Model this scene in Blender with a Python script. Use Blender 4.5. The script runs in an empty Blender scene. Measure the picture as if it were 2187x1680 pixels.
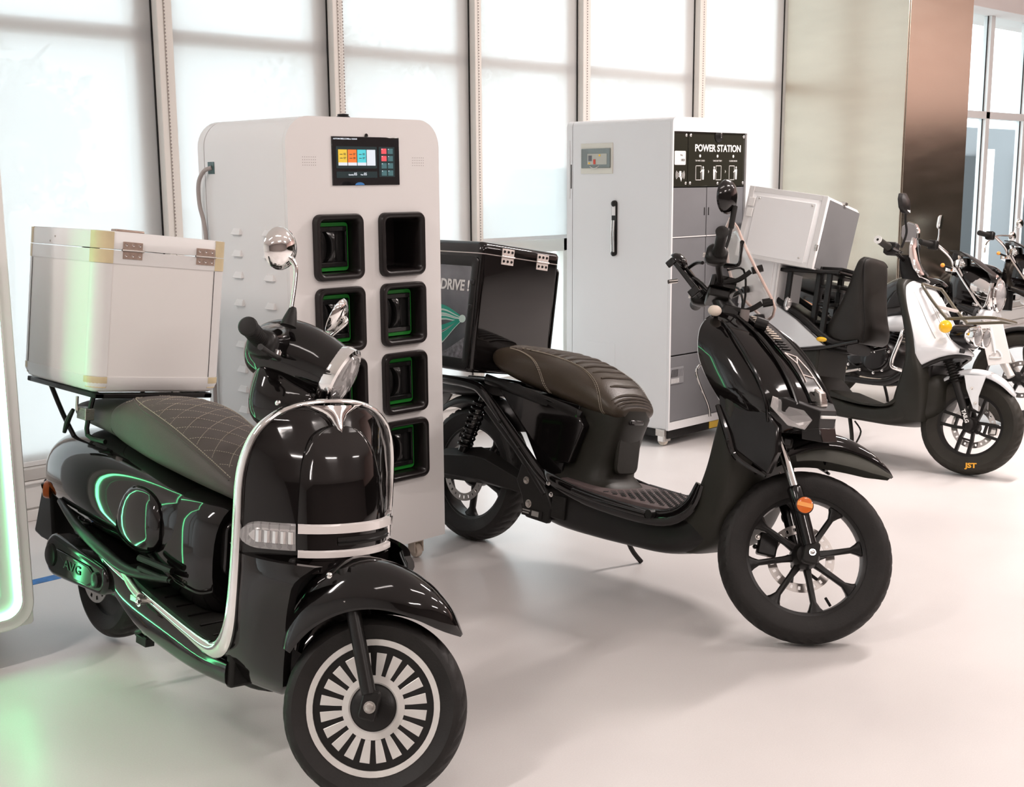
import bpy, bmesh, math, random
from math import sin, cos, pi, radians, sqrt, atan2
from mathutils import Vector, Matrix

random.seed(7)
scene = bpy.context.scene
COL = scene.collection

# ---------------------------------------------------------------- camera
CAM_H = 1.52
FPX = 2598.0
cam_d = bpy.data.cameras.new('camera')
cam_d.sensor_fit = 'HORIZONTAL'
cam_d.sensor_width = 36.0
cam_d.lens = FPX / 2187.0 * 36.0
cam_d.clip_start = 0.05
cam_d.clip_end = 300
cam = bpy.data.objects.new('camera', cam_d)
COL.objects.link(cam)
pit, yaw, rol = 0.17463, 0.76774, -0.00662
fwd = Vector((sin(yaw) * cos(pit), cos(yaw) * cos(pit), -sin(pit)))
rgt = Vector((cos(yaw), -sin(yaw), 0))
upv = rgt.cross(fwd)
r2 = rgt * cos(rol) + upv * sin(rol)
u2 = upv * cos(rol) - rgt * sin(rol)
cam.matrix_world = Matrix(((r2.x, u2.x, -fwd.x, 0), (r2.y, u2.y, -fwd.y, 0), (r2.z, u2.z, -fwd.z, CAM_H), (0, 0, 0, 1)))
scene.camera = cam

# ---------------------------------------------------------------- world, lights, exposure
w = bpy.data.worlds.new('sky')
scene.world = w
w.use_nodes = True
bg = w.node_tree.nodes['Background']
bg.inputs[0].default_value = (0.84, 0.94, 1.0, 1)
bg.inputs[1].default_value = 4.1
vs = scene.view_settings
vs.view_transform = 'Standard'
vs.look = 'None'
vs.gamma = 1.0
vs.use_curve_mapping = False
vs.exposure = 0.0


def area_light(name, loc, sx, sy, power, color, rot=(0, 0, 0)):
    d = bpy.data.lights.new(name, 'AREA')
    d.shape = 'RECTANGLE'
    d.size = sx
    d.size_y = sy
    d.energy = power
    d.color = color
    o = bpy.data.objects.new(name, d)
    o.location = loc
    o.rotation_euler = rot
    COL.objects.link(o)
    return o


WARM = (1.0, 0.90, 0.86)
CEIL = 3.9
for (lx, ly, lp) in ((0.6, 0.4, 6), (3.4, 0.2, 14), (6.4, 0.2, 34), (9.6, 1.0, 44), (1.0, -3.0, 46), (5.0, -3.0, 62), (9.0, -3.0, 40), (6.8, 2.4, 112), (-1.2, 2.6, 52), (12.4, 0.6, 40)):  # leftmost lamp added to brighten left-facing sides, rightmost to light the wall
    area_light('ceiling_panel_light', (lx, ly, CEIL - 0.06), 1.5, 0.16, lp * 1.6, WARM)

# ---------------------------------------------------------------- materials
MATS = {}


def mat(name, col=(0.5, 0.5, 0.5), rough=0.5, metal=0.0, coat=0.0, spec=0.5, emit=None, estr=0.0, trans=0.0, alpha=1.0, ior=1.45,
        vary=0.0, vscale=8.0, bump=0.0, bscale=60.0, stretch=None, col2=None, dark=0.0):
    m = bpy.data.materials.new(name)
    m.use_nodes = True
    nt = m.node_tree
    b = nt.nodes['Principled BSDF']
    b.inputs['Base Color'].default_value = (*col, 1)
    b.inputs['Roughness'].default_value = rough
    b.inputs['Metallic'].default_value = metal
    b.inputs['Coat Weight'].default_value = coat
    b.inputs['Coat Roughness'].default_value = 0.03
    b.inputs['Specular IOR Level'].default_value = spec
    b.inputs['IOR'].default_value = ior
    b.inputs['Transmission Weight'].default_value = trans
    b.inputs['Alpha'].default_value = alpha
    if emit:
        b.inputs['Emission Color'].default_value = (*emit, 1)
        b.inputs['Emission Strength'].default_value = estr
    if vary or bump:
        tc = nt.nodes.new('ShaderNodeTexCoord')
        src = tc.outputs['Object']
        if stretch:
            mp = nt.nodes.new('ShaderNodeMapping')
            mp.inputs['Scale'].default_value = stretch
            nt.links.new(src, mp.inputs[0])
            src = mp.outputs[0]
    if vary:
        n = nt.nodes.new('ShaderNodeTexNoise')
        n.inputs['Scale'].default_value = vscale
        n.inputs['Detail'].default_value = 5
        nt.links.new(src, n.inputs['Vector'])
        r = nt.nodes.new('ShaderNodeValToRGB')
        c2 = col2 if col2 else tuple(max(0, c * (1 - vary)) for c in col)
        r.color_ramp.elements[0].position = 0.3
        r.color_ramp.elements[1].position = 0.7
        r.color_ramp.elements[0].color = (*c2, 1)
        r.color_ramp.elements[1].color = (*col, 1)
        nt.links.new(n.outputs[0], r.inputs[0])
        nt.links.new(r.outputs[0], b.inputs['Base Color'])
        # slightly uneven gloss
        mr = nt.nodes.new('ShaderNodeMapRange')
        mr.inputs['To Min'].default_value = max(0.0, rough - 0.04)
        mr.inputs['To Max'].default_value = min(1.0, rough + 0.05)
        nt.links.new(n.outputs[0], mr.inputs[0])
        nt.links.new(mr.outputs[0], b.inputs['Roughness'])
    if bump:
        n2 = nt.nodes.new('ShaderNodeTexNoise')
        n2.inputs['Scale'].default_value = bscale
        n2.inputs['Detail'].default_value = 3
        nt.links.new(src, n2.inputs['Vector'])
        bp = nt.nodes.new('ShaderNodeBump')
        bp.inputs['Strength'].default_value = bump
        bp.inputs['Distance'].default_value = 0.002
        nt.links.new(n2.outputs[0], bp.inputs['Height'])
        nt.links.new(bp.outputs[0], b.inputs['Normal'])
    MATS[name] = m
    return m


GLOSS = mat('black_gloss_paint', (0.006, 0.005, 0.005), 0.06, coat=0.25, vary=0.3, vscale=5)
GLOSS2 = mat('black_gloss_plastic', (0.008, 0.007, 0.007), 0.13, coat=0.1, vary=0.3, vscale=9)
SATIN = mat('black_satin_plastic', (0.011, 0.010, 0.0095), 0.34, spec=0.4, vary=0.3, vscale=12, bump=0.1, bscale=300)
MATTE = mat('black_matte_plastic', (0.012, 0.011, 0.010), 0.5, spec=0.35, vary=0.25, vscale=12, bump=0.2, bscale=400)
OLIVE = mat('dark_grey_matte_plastic', (0.020, 0.019, 0.014), 0.45, spec=0.4, vary=0.25, vscale=7, bump=0.2, bscale=400)
RUB = mat('tyre_rubber', (0.016, 0.014, 0.013), 0.55, spec=0.4, vary=0.4, vscale=14, bump=0.3, bscale=160)
RUB3 = mat('dusty_tyre_rubber', (0.028, 0.025, 0.019), 0.6, spec=0.4, vary=0.35, vscale=14, bump=0.3, bscale=160)
CHROME = mat('chrome', (0.88, 0.87, 0.86), 0.06, metal=1.0)
BRUSH = mat('brushed_steel', (0.62, 0.59, 0.56), 0.28, metal=1.0, vary=0.15, vscale=30, stretch=(1, 1, 12))
SILVER = mat('silver_painted_alloy', (0.76, 0.74, 0.71), 0.32, metal=0.25, vary=0.12, vscale=20)
DISC = mat('brake_disc_steel', (0.45, 0.42, 0.40), 0.33, metal=1.0, vary=0.2, vscale=40)
CAST = mat('grey_cast_metal', (0.42, 0.41, 0.39), 0.42, metal=0.7, vary=0.25, vscale=25, bump=0.2, bscale=150)
LEATH = mat('brown_grey_leather', (0.080, 0.066, 0.060), 0.46, vary=0.25, vscale=6, bump=0.5, bscale=420)
LEATH2 = mat('black_smooth_leather', (0.062, 0.046, 0.031), 0.30, vary=0.3, vscale=5, bump=0.4, bscale=380)
FABR = mat('charcoal_backrest_vinyl', (0.020, 0.017, 0.014), 0.48, spec=0.4, vary=0.25, vscale=5, bump=0.3, bscale=300)
THREAD = mat('pale_thread', (0.42, 0.37, 0.30), 0.7)
WPANEL = mat('white_box_panel', (0.84, 0.82, 0.80), 0.45, vary=0.03, vscale=3)
ALU = mat('white_aluminium_edge', (0.80, 0.79, 0.78), 0.32, metal=0.05, vary=0.04, vscale=4)
TAPEC = mat('cream_corner_cap', (0.72, 0.60, 0.38), 0.35, vary=0.15, vscale=12)
HINGE = mat('worn_brass_hinge', (0.50, 0.38, 0.32), 0.35, metal=0.6, vary=0.25, vscale=60)
HINGE2 = mat('pale_zinc_hinge', (0.84, 0.76, 0.72), 0.35, metal=0.35)
CABW = mat('white_powder_coat', (0.84, 0.82, 0.81), 0.38, vary=0.02, vscale=2, bump=0.03, bscale=500)
CABG = mat('pale_grey_powder_coat', (0.80, 0.80, 0.805), 0.40, vary=0.02, vscale=2, bump=0.03, bscale=500)
DOORG = mat('mid_grey_locker_paint', (0.19, 0.19, 0.20), 0.42, vary=0.08, vscale=4)
PANELB = mat('dark_gloss_acrylic', (0.030, 0.029, 0.022), 0.06, coat=0.5)
SLOTB = mat('black_slot_plastic', (0.013, 0.010, 0.010), 0.30, vary=0.2, vscale=20)
BATB = mat('black_battery_plastic', (0.012, 0.012, 0.012), 0.16, coat=0.3)
GREENP = mat('green_battery_rim', (0.02, 0.24, 0.03), 0.3, emit=(0.02, 0.5, 0.05), estr=0.03)  # faint glow put into the rim's colour
SCRN = mat('screen_glass', (0.012, 0.012, 0.014), 0.06, coat=1.0)
AMBER = mat('amber_reflector', (0.75, 0.16, 0.02), 0.15, coat=0.8)
AMBER2 = mat('amber_reflector_band', (0.95, 0.36, 0.05), 0.15, coat=0.8)
YELL = mat('yellow_lens', (0.95, 0.55, 0.02), 0.2, coat=0.6)
LENS = mat('clear_lamp_lens', (0.92, 0.90, 0.90), 0.04, trans=0.75, ior=1.45, coat=1.0)
REFL = mat('lamp_reflector', (0.85, 0.84, 0.83), 0.14, metal=1.0, vary=0.15, vscale=40)
GLASSR = mat('clear_windscreen', (0.95, 0.93, 0.92), 0.03, trans=0.0, alpha=0.42, coat=0.5)
PINK = mat('pinkish_clear_edge', (0.82, 0.62, 0.55), 0.2)
RED = mat('red_print', (0.65, 0.07, 0.04), 0.4)
COPPER = mat('copper_stripe', (0.75, 0.38, 0.22), 0.28, metal=0.6)
WPAINT = mat('white_gloss_paint', (0.80, 0.82, 0.84), 0.18, coat=0.7, vary=0.03, vscale=3)
BOXW = mat('white_fibreglass', (0.86, 0.86, 0.86), 0.35, vary=0.02, vscale=3)
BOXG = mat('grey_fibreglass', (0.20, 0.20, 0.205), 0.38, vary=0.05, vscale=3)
PRINTW = mat('white_print', (0.85, 0.84, 0.82), 0.5)
PRINTD = mat('dark_print', (0.03, 0.03, 0.03), 0.5)
FROST = mat('frosted_white_strip', (0.80, 0.76, 0.74), 0.12, coat=1.0)
CABLE = mat('grey_cable', (0.42, 0.37, 0.35), 0.5)
LINER = mat('grey_green_fender_liner', (0.085, 0.085, 0.072), 0.5, vary=0.2, vscale=8)
MATP = mat('worn_floor_mat_rubber', (0.135, 0.100, 0.098), 0.5, vary=0.2, vscale=12, bump=0.2, bscale=200)
PLATEG = mat('grey_plate', (0.22, 0.19, 0.18), 0.5)
CREAM = mat('cream_plastic', (0.78, 0.68, 0.58), 0.5)
BLUET = mat('blue_floor_tape', (0.03, 0.22, 0.62), 0.6, vary=0.45, vscale=35)
ORNGP = mat('orange_tyre_print', (0.85, 0.42, 0.04), 0.6)
HAZ = mat('yellow_tape', (0.80, 0.52, 0.06), 0.45)


# ---------------------------------------------------------------- mesh builder
def catmull(pts, k):
    P = [tuple(p) for p in pts]
    n = len(P)
    out = []
    for i in range(n - 1):
        p0 = P[max(i - 1, 0)]
        p1 = P[i]
        p2 = P[i + 1]
        p3 = P[min(i + 2, n - 1)]
        for j in range(k):
            t = j / k
            out.append(tuple(0.5 * ((2 * b) + (-a + c) * t + (2 * a - 5 * b + 4 * c - d) * t * t + (-a + 3 * b - 3 * c + d) * t ** 3) for a, b, c, d in zip(p0, p1, p2, p3)))
    out.append(P[-1])
    return out


def rrect(w_, h, r, n=5, cx=0.0, cy=0.0):
    """rounded rectangle outline, counter-clockwise; r scalar or 4 radii (br, tr, tl, bl)"""
    rr = r if isinstance(r, (tuple, list)) else (r,) * 4
    out = []
    for q, (sx, sy, a0) in enumerate(((1, -1, -90), (1, 1, 0), (-1, 1, 90), (-1, -1, 180))):
        ra = rr[q]
        ox, oy = cx + sx * (w_ / 2 - ra), cy + sy * (h / 2 - ra)
        for i in range(n + 1):
            a = radians(a0 + 90 * i / n)
            out.append((ox + ra * cos(a), oy + ra * sin(a)))
    return out


def superell(hw, hh, p, n=24):
    out = []
    for i in range(n):
        a = 2 * pi * i / n
        c, s = cos(a), sin(a)
        out.append((hw * math.copysign(abs(c) ** (2 / p), c), hh * math.copysign(abs(s) ** (2 / p), s)))
    return out


class G:
    def __init__(s):
        s.v = []
        s.f = []

    def add(s, vs_, fs):
        o = len(s.v)
        s.v += [tuple(p) for p in vs_]
        s.f += [tuple(i + o for i in f) for f in fs]
        return s

    def box(s, x0, x1, y0, y1, z0, z1):
        vs_ = [(x, y, z) for x in (x0, x1) for y in (y0, y1) for z in (z0, z1)]
        return s.add(vs_, [(0, 1, 3, 2), (4, 6, 7, 5), (0, 4, 5, 1), (2, 3, 7, 6), (0, 2, 6, 4), (1, 5, 7, 3)])

    def loft(s, rings, caps=True, closed=True, loop=False):
        n = len(rings[0])
        vs_ = [p for r in rings for p in r]
        fs = []
        m = len(rings)
        for i in range(m if loop else m - 1):
            a, b = i * n, ((i + 1) % m) * n
            for j in range(n if closed else n - 1):
                k = (j + 1) % n
                fs.append((a + j, a + k, b + k, b + j))
        if caps and not loop:
            fs.append(tuple(range(n - 1, -1, -1)))
            fs.append(tuple((m - 1) * n + i for i in range(n)))
        return s.add(vs_, fs)

    def tube(s, pts, r, n=10, k=4, caps=True, flat=None):
        P = catmull(pts, k) if k > 1 and len(pts) > 2 else [tuple(p) for p in pts]
        m = len(P)
        rs = r if isinstance(r, (list, tuple)) else None
        rings = []
        up = None
        for i, p in enumerate(P):
            a = Vector(P[max(i - 1, 0)])
            b = Vector(P[min(i + 1, m - 1)])
            d = (b - a)
            if d.length < 1e-9:
                d = Vector((0, 0, 1))
            d.normalize()
            if up is None:
                up = Vector((0, 0, 1)) if abs(d.z) < 0.9 else Vector((1, 0, 0))
            x = up - d * up.dot(d)
            if x.length < 1e-6:
                x = d.orthogonal()
            x.normalize()
            up = x
            y = d.cross(x)
            if rs:
                t = i / (m - 1) * (len(rs) - 1)
                q = min(int(t), len(rs) - 2)
                ra = rs[q] + (rs[q + 1] - rs[q]) * (t - q)
            else:
                ra = r
            fx, fy = flat if flat else (1, 1)
            rings.append([tuple(Vector(p) + x * (ra * fx * cos(2 * pi * j / n)) + y * (ra * fy * sin(2 * pi * j / n))) for j in range(n)])
        return s.loft(rings, caps)

    def prism(s, poly, a, b, fn=None):
        """poly in (x,z), extruded along y from a to b"""
        f = fn or (lambda u, v, d: (u, d, v))
        return s.loft([[f(u, v, a) for u, v in poly], [f(u, v, b) for u, v in poly]])

    def lathe(s, prof, o=(0, 0, 0), ax=(0, 1, 0), n=32, loop=False):
        """prof: (radius, height along axis)"""
        ax = Vector(ax).normalized()
        x = ax.orthogonal().normalized()
        y = ax.cross(x)
        o = Vector(o)
        rings = []
        for r, h in prof:
            rings.append([tuple(o + ax * h + x * (r * cos(2 * pi * j / n)) + y * (r * sin(2 * pi * j / n))) for j in range(n)])
        return s.loft(rings, caps=not loop, loop=loop)

    def cyl(s, a, b, r, n=16, r2=None):
        a, b = Vector(a), Vector(b)
        d = b - a
        return s.lathe([(r, 0), (r2 if r2 is not None else r, d.length)], a, d, n)

    def secs(s, L, n=28, k=4):
        """body of cross-sections in x: (x, zb, zt, half_w, power)"""
        S = catmull(L, k)
        return s.loft([[(x, a, (zb + zt) / 2 + b) for a, b in superell(hw, (zt - zb) / 2, p, n)] for x, zb, zt, hw, p in S])

    def ball(s, c, rx, ry=None, rz=None, n=16, m=10):
        ry = ry or rx
        rz = rz or rx
        rings = []
        for i in range(1, m):
            a = pi * i / m
            rings.append([(c[0] + rx * sin(a) * cos(2 * pi * j / n), c[1] + ry * sin(a) * sin(2 * pi * j / n), c[2] - rz * cos(a)) for j in range(n)])
        return s.loft(rings)

    def tf(s, M):
        s.v = [tuple(M @ Vector(p)) for p in s.v]
        return s

    def mir(s):
        """add the mirror image in y"""
        o = len(s.v)
        s.v += [(x, -y, z) for x, y, z in s.v[:o]]
        s.f += [tuple(o + i for i in reversed(f)) for f in list(s.f)]
        return s


def ob(name, g, m, parent=None, bevel=0.0, bseg=2, sub=0, smooth=38, T=None, solid=0.0):
    if T is not None:
        g.tf(T)
    me = bpy.data.meshes.new(name)
    me.from_pydata(g.v, [], g.f)
    bm = bmesh.new()
    bm.from_mesh(me)
    bmesh.ops.recalc_face_normals(bm, faces=bm.faces)
    bm.to_mesh(me)
    bm.free()
    me.materials.append(m)
    if smooth:
        me.shade_smooth()
        me.set_sharp_from_angle(angle=radians(smooth))
    o = bpy.data.objects.new(name, me)
    COL.objects.link(o)
    if parent is not None:
        o.parent = parent
    if solid:
        md = o.modifiers.new('thickness', 'SOLIDIFY')
        md.thickness = solid
        md.offset = -1
    if bevel:
        md = o.modifiers.new('bevel', 'BEVEL')
        md.width = bevel
        md.segments = bseg
        md.limit_method = 'ANGLE'
        md.angle_limit = radians(35)
        md.harden_normals = False
    if sub:
        md = o.modifiers.new('subdivision', 'SUBSURF')
        md.levels = sub
        md.render_levels = sub
    return o


def tag(o, label=None, cat=None, group=None, kind=None):
    if label:
        o['label'] = label
    if cat:
        o['category'] = cat
    if group:
        o['group'] = group
    if kind:
        o['kind'] = kind
    return o


def thing(name, label, cat, loc=(0, 0, 0), group=None, M=None):
    o = bpy.data.objects.new(name, None)
    o.empty_display_size = 0.1
    COL.objects.link(o)
    if M is not None:
        o.matrix_world = M
    else:
        o.location = loc
    return tag(o, label, cat, group)


def struct(name, g, m, **k):
    return tag(ob(name, g, m, **k), kind='structure')


def text(name, s_, size, m, parent, M, ext=0.0006, bold=0.0, sx=1.0, align='CENTER'):
    c = bpy.data.curves.new(name, 'FONT')
    c.body = s_
    c.size = size
    c.extrude = ext
    c.offset = bold
    c.align_x = align
    c.align_y = 'CENTER'
    c.resolution_u = 3
    t = bpy.data.objects.new(name + '_tmp', c)
    COL.objects.link(t)
    dg = bpy.context.evaluated_depsgraph_get()
    me = bpy.data.meshes.new_from_object(t.evaluated_get(dg))
    bpy.data.objects.remove(t)
    me.transform(M @ Matrix.Diagonal((sx, 1, 1, 1)))
    me.materials.clear()
    me.materials.append(m)
    o = bpy.data.objects.new(name, me)
    COL.objects.link(o)
    if parent is not None:
        o.parent = parent
    return o


def front_M(x, y, z, tilt=0.0):
    """text matrix: reads along +x, faces -y"""
    return Matrix.Translation((x, y, z)) @ Matrix.Rotation(radians(90), 4, 'X') @ Matrix.Rotation(tilt, 4, 'Z')


def side_M(x, y, z, tilt=0.0):
    """text that faces -x in world, reads from +y towards -y"""
    return Matrix.Translation((x, y, z)) @ Matrix.Rotation(radians(-90), 4, 'Z') @ Matrix.Rotation(radians(90), 4, 'X') @ Matrix.Rotation(tilt, 4, 'Z')

# ================================================================ SETTING
def floor_mat():
    m = bpy.data.materials.new('polished_resin_floor')
    m.use_nodes = True
    nt = m.node_tree
    b = nt.nodes['Principled BSDF']
    tc = nt.nodes.new('ShaderNodeTexCoord')
    n = nt.nodes.new('ShaderNodeTexNoise')
    n.inputs['Scale'].default_value = 0.9
    n.inputs['Detail'].default_value = 6
    nt.links.new(tc.outputs['Object'], n.inputs['Vector'])
    r = nt.nodes.new('ShaderNodeValToRGB')
    r.color_ramp.elements[0].position = 0.35
    r.color_ramp.elements[1].position = 0.65
    r.color_ramp.elements[0].color = (0.68, 0.65, 0.64, 1)
    r.color_ramp.elements[1].color = (0.76, 0.73, 0.715, 1)
    nt.links.new(n.outputs[0], r.inputs[0])
    n3 = nt.nodes.new('ShaderNodeTexNoise')
    n3.inputs['Scale'].default_value = 220
    nt.links.new(tc.outputs['Object'], n3.inputs['Vector'])
    mx = nt.nodes.new('ShaderNodeMixRGB')
    mx.blend_type = 'MULTIPLY'
    mx.inputs[0].default_value = 0.12
    nt.links.new(r.outputs[0], mx.inputs[1])
    nt.links.new(n3.outputs[0], mx.inputs[2])
    nt.links.new(mx.outputs[0], b.inputs['Base Color'])
    n2 = nt.nodes.new('ShaderNodeTexNoise')
    n2.inputs['Scale'].default_value = 2.2
    n2.inputs['Detail'].default_value = 4
    nt.links.new(tc.outputs['Object'], n2.inputs['Vector'])
    mr = nt.nodes.new('ShaderNodeMapRange')
    mr.inputs['To Min'].default_value = 0.24
    mr.inputs['To Max'].default_value = 0.38
    nt.links.new(n2.outputs[0], mr.inputs[0])
    nt.links.new(mr.outputs[0], b.inputs['Roughness'])
    b.inputs['Specular IOR Level'].default_value = 0.4
    return m


def blind_mat():
    m = bpy.data.materials.new('white_screen_blind_fabric')
    m.use_nodes = True
    nt = m.node_tree
    nt.nodes.clear()
    out = nt.nodes.new('ShaderNodeOutputMaterial')
    tl = nt.nodes.new('ShaderNodeBsdfTranslucent')
    tl.inputs[0].default_value = (0.80, 0.80, 0.80, 1)
    df = nt.nodes.new('ShaderNodeBsdfDiffuse')
    df.inputs[0].default_value = (0.86, 0.85, 0.84, 1)
    tp = nt.nodes.new('ShaderNodeBsdfTransparent')
    a = nt.nodes.new('ShaderNodeMixShader')
    a.inputs[0].default_value = 0.45
    nt.links.new(tl.outputs[0], a.inputs[1])
    nt.links.new(df.outputs[0], a.inputs[2])
    b = nt.nodes.new('ShaderNodeMixShader')
    b.inputs[0].default_value = 0.19
    nt.links.new(a.outputs[0], b.inputs[1])
    nt.links.new(tp.outputs[0], b.inputs[2])
    nt.links.new(b.outputs[0], out.inputs[0])
    return m


def pane_mat():
    m = bpy.data.materials.new('window_glass')
    m.use_nodes = True
    nt = m.node_tree
    nt.nodes.clear()
    out = nt.nodes.new('ShaderNodeOutputMaterial')
    gl = nt.nodes.new('ShaderNodeBsdfGlossy')
    gl.inputs['Roughness'].default_value = 0.02
    tp = nt.nodes.new('ShaderNodeBsdfTransparent')
    tp.inputs[0].default_value = (0.95, 0.98, 0.98, 1)
    mx = nt.nodes.new('ShaderNodeMixShader')
    mx.inputs[0].default_value = 0.06
    nt.links.new(tp.outputs[0], mx.inputs[1])
    nt.links.new(gl.outputs[0], mx.inputs[2])
    nt.links.new(mx.outputs[0], out.inputs[0])
    return m


FLOOR = floor_mat()
BLIND = blind_mat()
PANE = pane_mat()
MULL = mat('cream_mullion_paint', (0.80, 0.76, 0.71), 0.4, vary=0.03, vscale=3)
FLATBLK = mat('flat_black', (0.01, 0.01, 0.01), 0.6)
SILL = mat('warm_grey_sill_stone', (0.56, 0.53, 0.50), 0.35, vary=0.12, vscale=4)
LOWW = mat('off_white_low_wall_paint', (0.78, 0.75, 0.72), 0.45, vary=0.03, vscale=3)
WALLL = mat('white_side_wall_paint', (0.80, 0.80, 0.79), 0.7, vary=0.04, vscale=1)
WALLU = mat('rose_beige_wall_paint', (0.85, 0.62, 0.57), 0.7, vary=0.06, vscale=1)
WALLD = mat('added_dark_reflection_panel', (0.010, 0.009, 0.005), 0.6, spec=0.2, vary=0.2, vscale=1)
WALLP = mat('taupe_wall_paint', (0.20, 0.165, 0.155), 0.7, vary=0.1, vscale=1.5)
CEILP = mat('warm_white_ceiling_paint', (0.78, 0.72, 0.70), 0.8, vary=0.03, vscale=1)
STEELP = mat('champagne_brushed_steel', (0.62, 0.56, 0.47), 0.24, metal=1.0, vary=0.08, vscale=2, stretch=(1, 1, 5), bump=0.05, bscale=60)
OUTG = mat('outdoor_paving', (0.62, 0.62, 0.60), 0.9, vary=0.1, vscale=1)
OUTD = mat('outdoor_dark_grey_cladding', (0.035, 0.035, 0.037), 0.7, vary=0.1, vscale=2)
OUTL = mat('outdoor_pale_grey_cladding', (0.17, 0.17, 0.175), 0.6, vary=0.08, vscale=2)
LEAF = mat('pale_grey_green_foliage', (0.42, 0.50, 0.40), 0.8, vary=0.3, vscale=3)
BARK = mat('grey_bark', (0.20, 0.17, 0.14), 0.9, vary=0.3, vscale=8)

WY = 5.37
struct('floor', G().box(-4, 14, -6, 5.45, -0.12, 0), FLOOR, smooth=0)
struct('ceiling', G().box(-4, 14, -6, 6.0, CEIL, CEIL + 0.15), CEILP, smooth=0)
struct('wall_left', G().box(-4.15, -4, -6, 6.0, 0, CEIL), WALLL, smooth=0)
struct('wall_front', G().box(-4.15, 14.15, -6.15, -6, 0, CEIL), WALLP, smooth=0)
struct('wall_right', G().box(14, 14.15, -6, 6.0, 0, CEIL), WALLU, smooth=0)
struct('trim_20', G().box(13.95, 13.999, -6, 5.3, 0, 2.15), WALLD, smooth=0)  # unseen panel added so the pillar's right face reflects dark
# low wall and sill under the windows
struct('baseboard_back', G().box(-4, 14, WY, 5.50, 0, 0.052), LOWW, bevel=0.003)
struct('wall_back', G().box(-4, 14, WY + 0.004, 5.60, 0.060, 0.172).box(-4, 14, WY + 0.012, 5.6, 0.052, 0.06), LOWW, bevel=0.004)
struct('trim_1', G().box(-4, 14, WY - 0.012, 5.62, 0.172, 0.184), LOWW, bevel=0.004)
struct('trim_2', G().box(-4, 14, WY + 0.010, 5.64, 0.186, 0.240), SILL, bevel=0.003)
struct('trim_3', G().box(9.06, 14, 5.25, 5.9, 3.02, CEIL), CEILP, bevel=0.005)
# mullions (cream post; black strip on its left stands in for the shaded gap)
posts = [(-3.1, -3.02), (-2.1, -2.02), (-1.1, -1.02), (-0.1, -0.02), (0.90, 0.98), (1.90, 1.98), (2.903, 2.985), (3.905, 3.975), (4.905, 4.962), (5.828, 5.904), (7.022, 7.10), (8.12, 8.20)]
for i, (a, b) in enumerate(posts):
    g = G().box(a, a + (b - a) * 0.42, WY, WY + 0.05, 0.24, CEIL).box(a + (b - a) * 0.48, b, WY + 0.006, WY + 0.05, 0.24, CEIL)
    g.box(a + 0.01, b - 0.01, WY + 0.02, WY + 0.24, 0.24, CEIL)
    t = struct('trim_%d' % (4 + i), g, MULL, bevel=0.004)
    ob('dark_strip', G().box(a - 0.006, a + 0.012, WY + 0.047, WY + 0.053, 0.24, CEIL), FLATBLK, t, smooth=0)
    gc = G()
    xc = a + (b - a) * 0.45
    for xo in ((xc,) if i != 7 else (xc, a + (b - a) * 0.86)):
        for k in range(150):
            z = 0.5 + k * 0.0165
            gc.box(xo - 0.0022, xo + 0.0022, WY - 0.006, WY - 0.002, z, z + 0.008)
    tag(ob('bead_chain', gc, mat('grey_bead_chain', (0.35, 0.30, 0.28), 0.5) if 'grey_bead_chain' not in MATS else MATS['grey_bead_chain'], t, smooth=0), kind='stuff')
edges = [p for p in posts]
for i in range(len(edges) - 1):
    x0, x1 = edges[i][1], edges[i + 1][0]
    # window frame and pane
    yb = 5.445
    fr = G()
    fr.box(x0 - 0.02, x1 + 0.02, yb, yb + 0.07, 2.165, 2.235)
    fr.box(x0 - 0.02, x1 + 0.02, yb, yb + 0.07, 0.24, 0.30)
    fr.box(x0 - 0.02, x0 + 0.03, yb, yb + 0.07, 0.30, CEIL)
    fr.box(x1 - 0.10, x1 + 0.02, yb, yb + 0.07, 0.30, CEIL)
    if i == 8:
        fr.box(x0 - 0.02, x1 + 0.02, yb, yb + 0.07, 1.06, 1.15)
    wn = struct('window_%d' % (i + 1), fr, MULL, bevel=0.004)
    ob('pane', G().box(x0 + 0.02, x1 - 0.09, yb + 0.03, yb + 0.036, 0.30, CEIL), PANE, wn, smooth=0)
BL = {5: 'second bay left of the battery cabinet, behind the green-lit cabinet', 6: 'tall white screen blind behind the white delivery case', 7: 'white screen blind directly behind the top of the battery cabinet',
      8: 'white screen blind just right of the battery cabinet', 9: 'white screen blind raised to half height behind the black delivery box',
      10: 'white screen blind above the left part of the power station', 11: 'white screen blind between the power station and the steel pillar'}
for i in range(len(edges) - 1):
    x0, x1 = edges[i][1], edges[i + 1][0]
    z0 = 1.165 if i == 8 else 0.265
    lab = {4: 'white screen blind at the far left edge behind the green-lit cabinet', 5: 'tall white screen blind behind the white delivery case', 6: 'white screen blind behind the left side of the battery cabinet',
           7: 'white screen blind just right of the battery cabinet top', 8: 'white screen blind ending at half height above the black delivery box', 9: 'white screen blind behind the power station top',
           10: 'white screen blind between the power station and the steel pillar'}.get(i, 'white screen blind left outside the picture, bay %s from the left wall' % ('one', 'two', 'three', 'four')[min(i, 3)])
    b = thing('roller_blind', lab, 'blind', group='roller blinds in the window bays', loc=(x0, WY + 0.055, z0))
    g = G().box(0.001, x1 - x0 - 0.006, 0, 0.0012, 0, CEIL - z0)
    ob('fabric', g, BLIND, b, smooth=0)
    ob('bottom_rail', G().box(0.004, x1 - x0 - 0.012, -0.006, 0.008, -0.024, 0.0), ALU, b, bevel=0.003)

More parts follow.
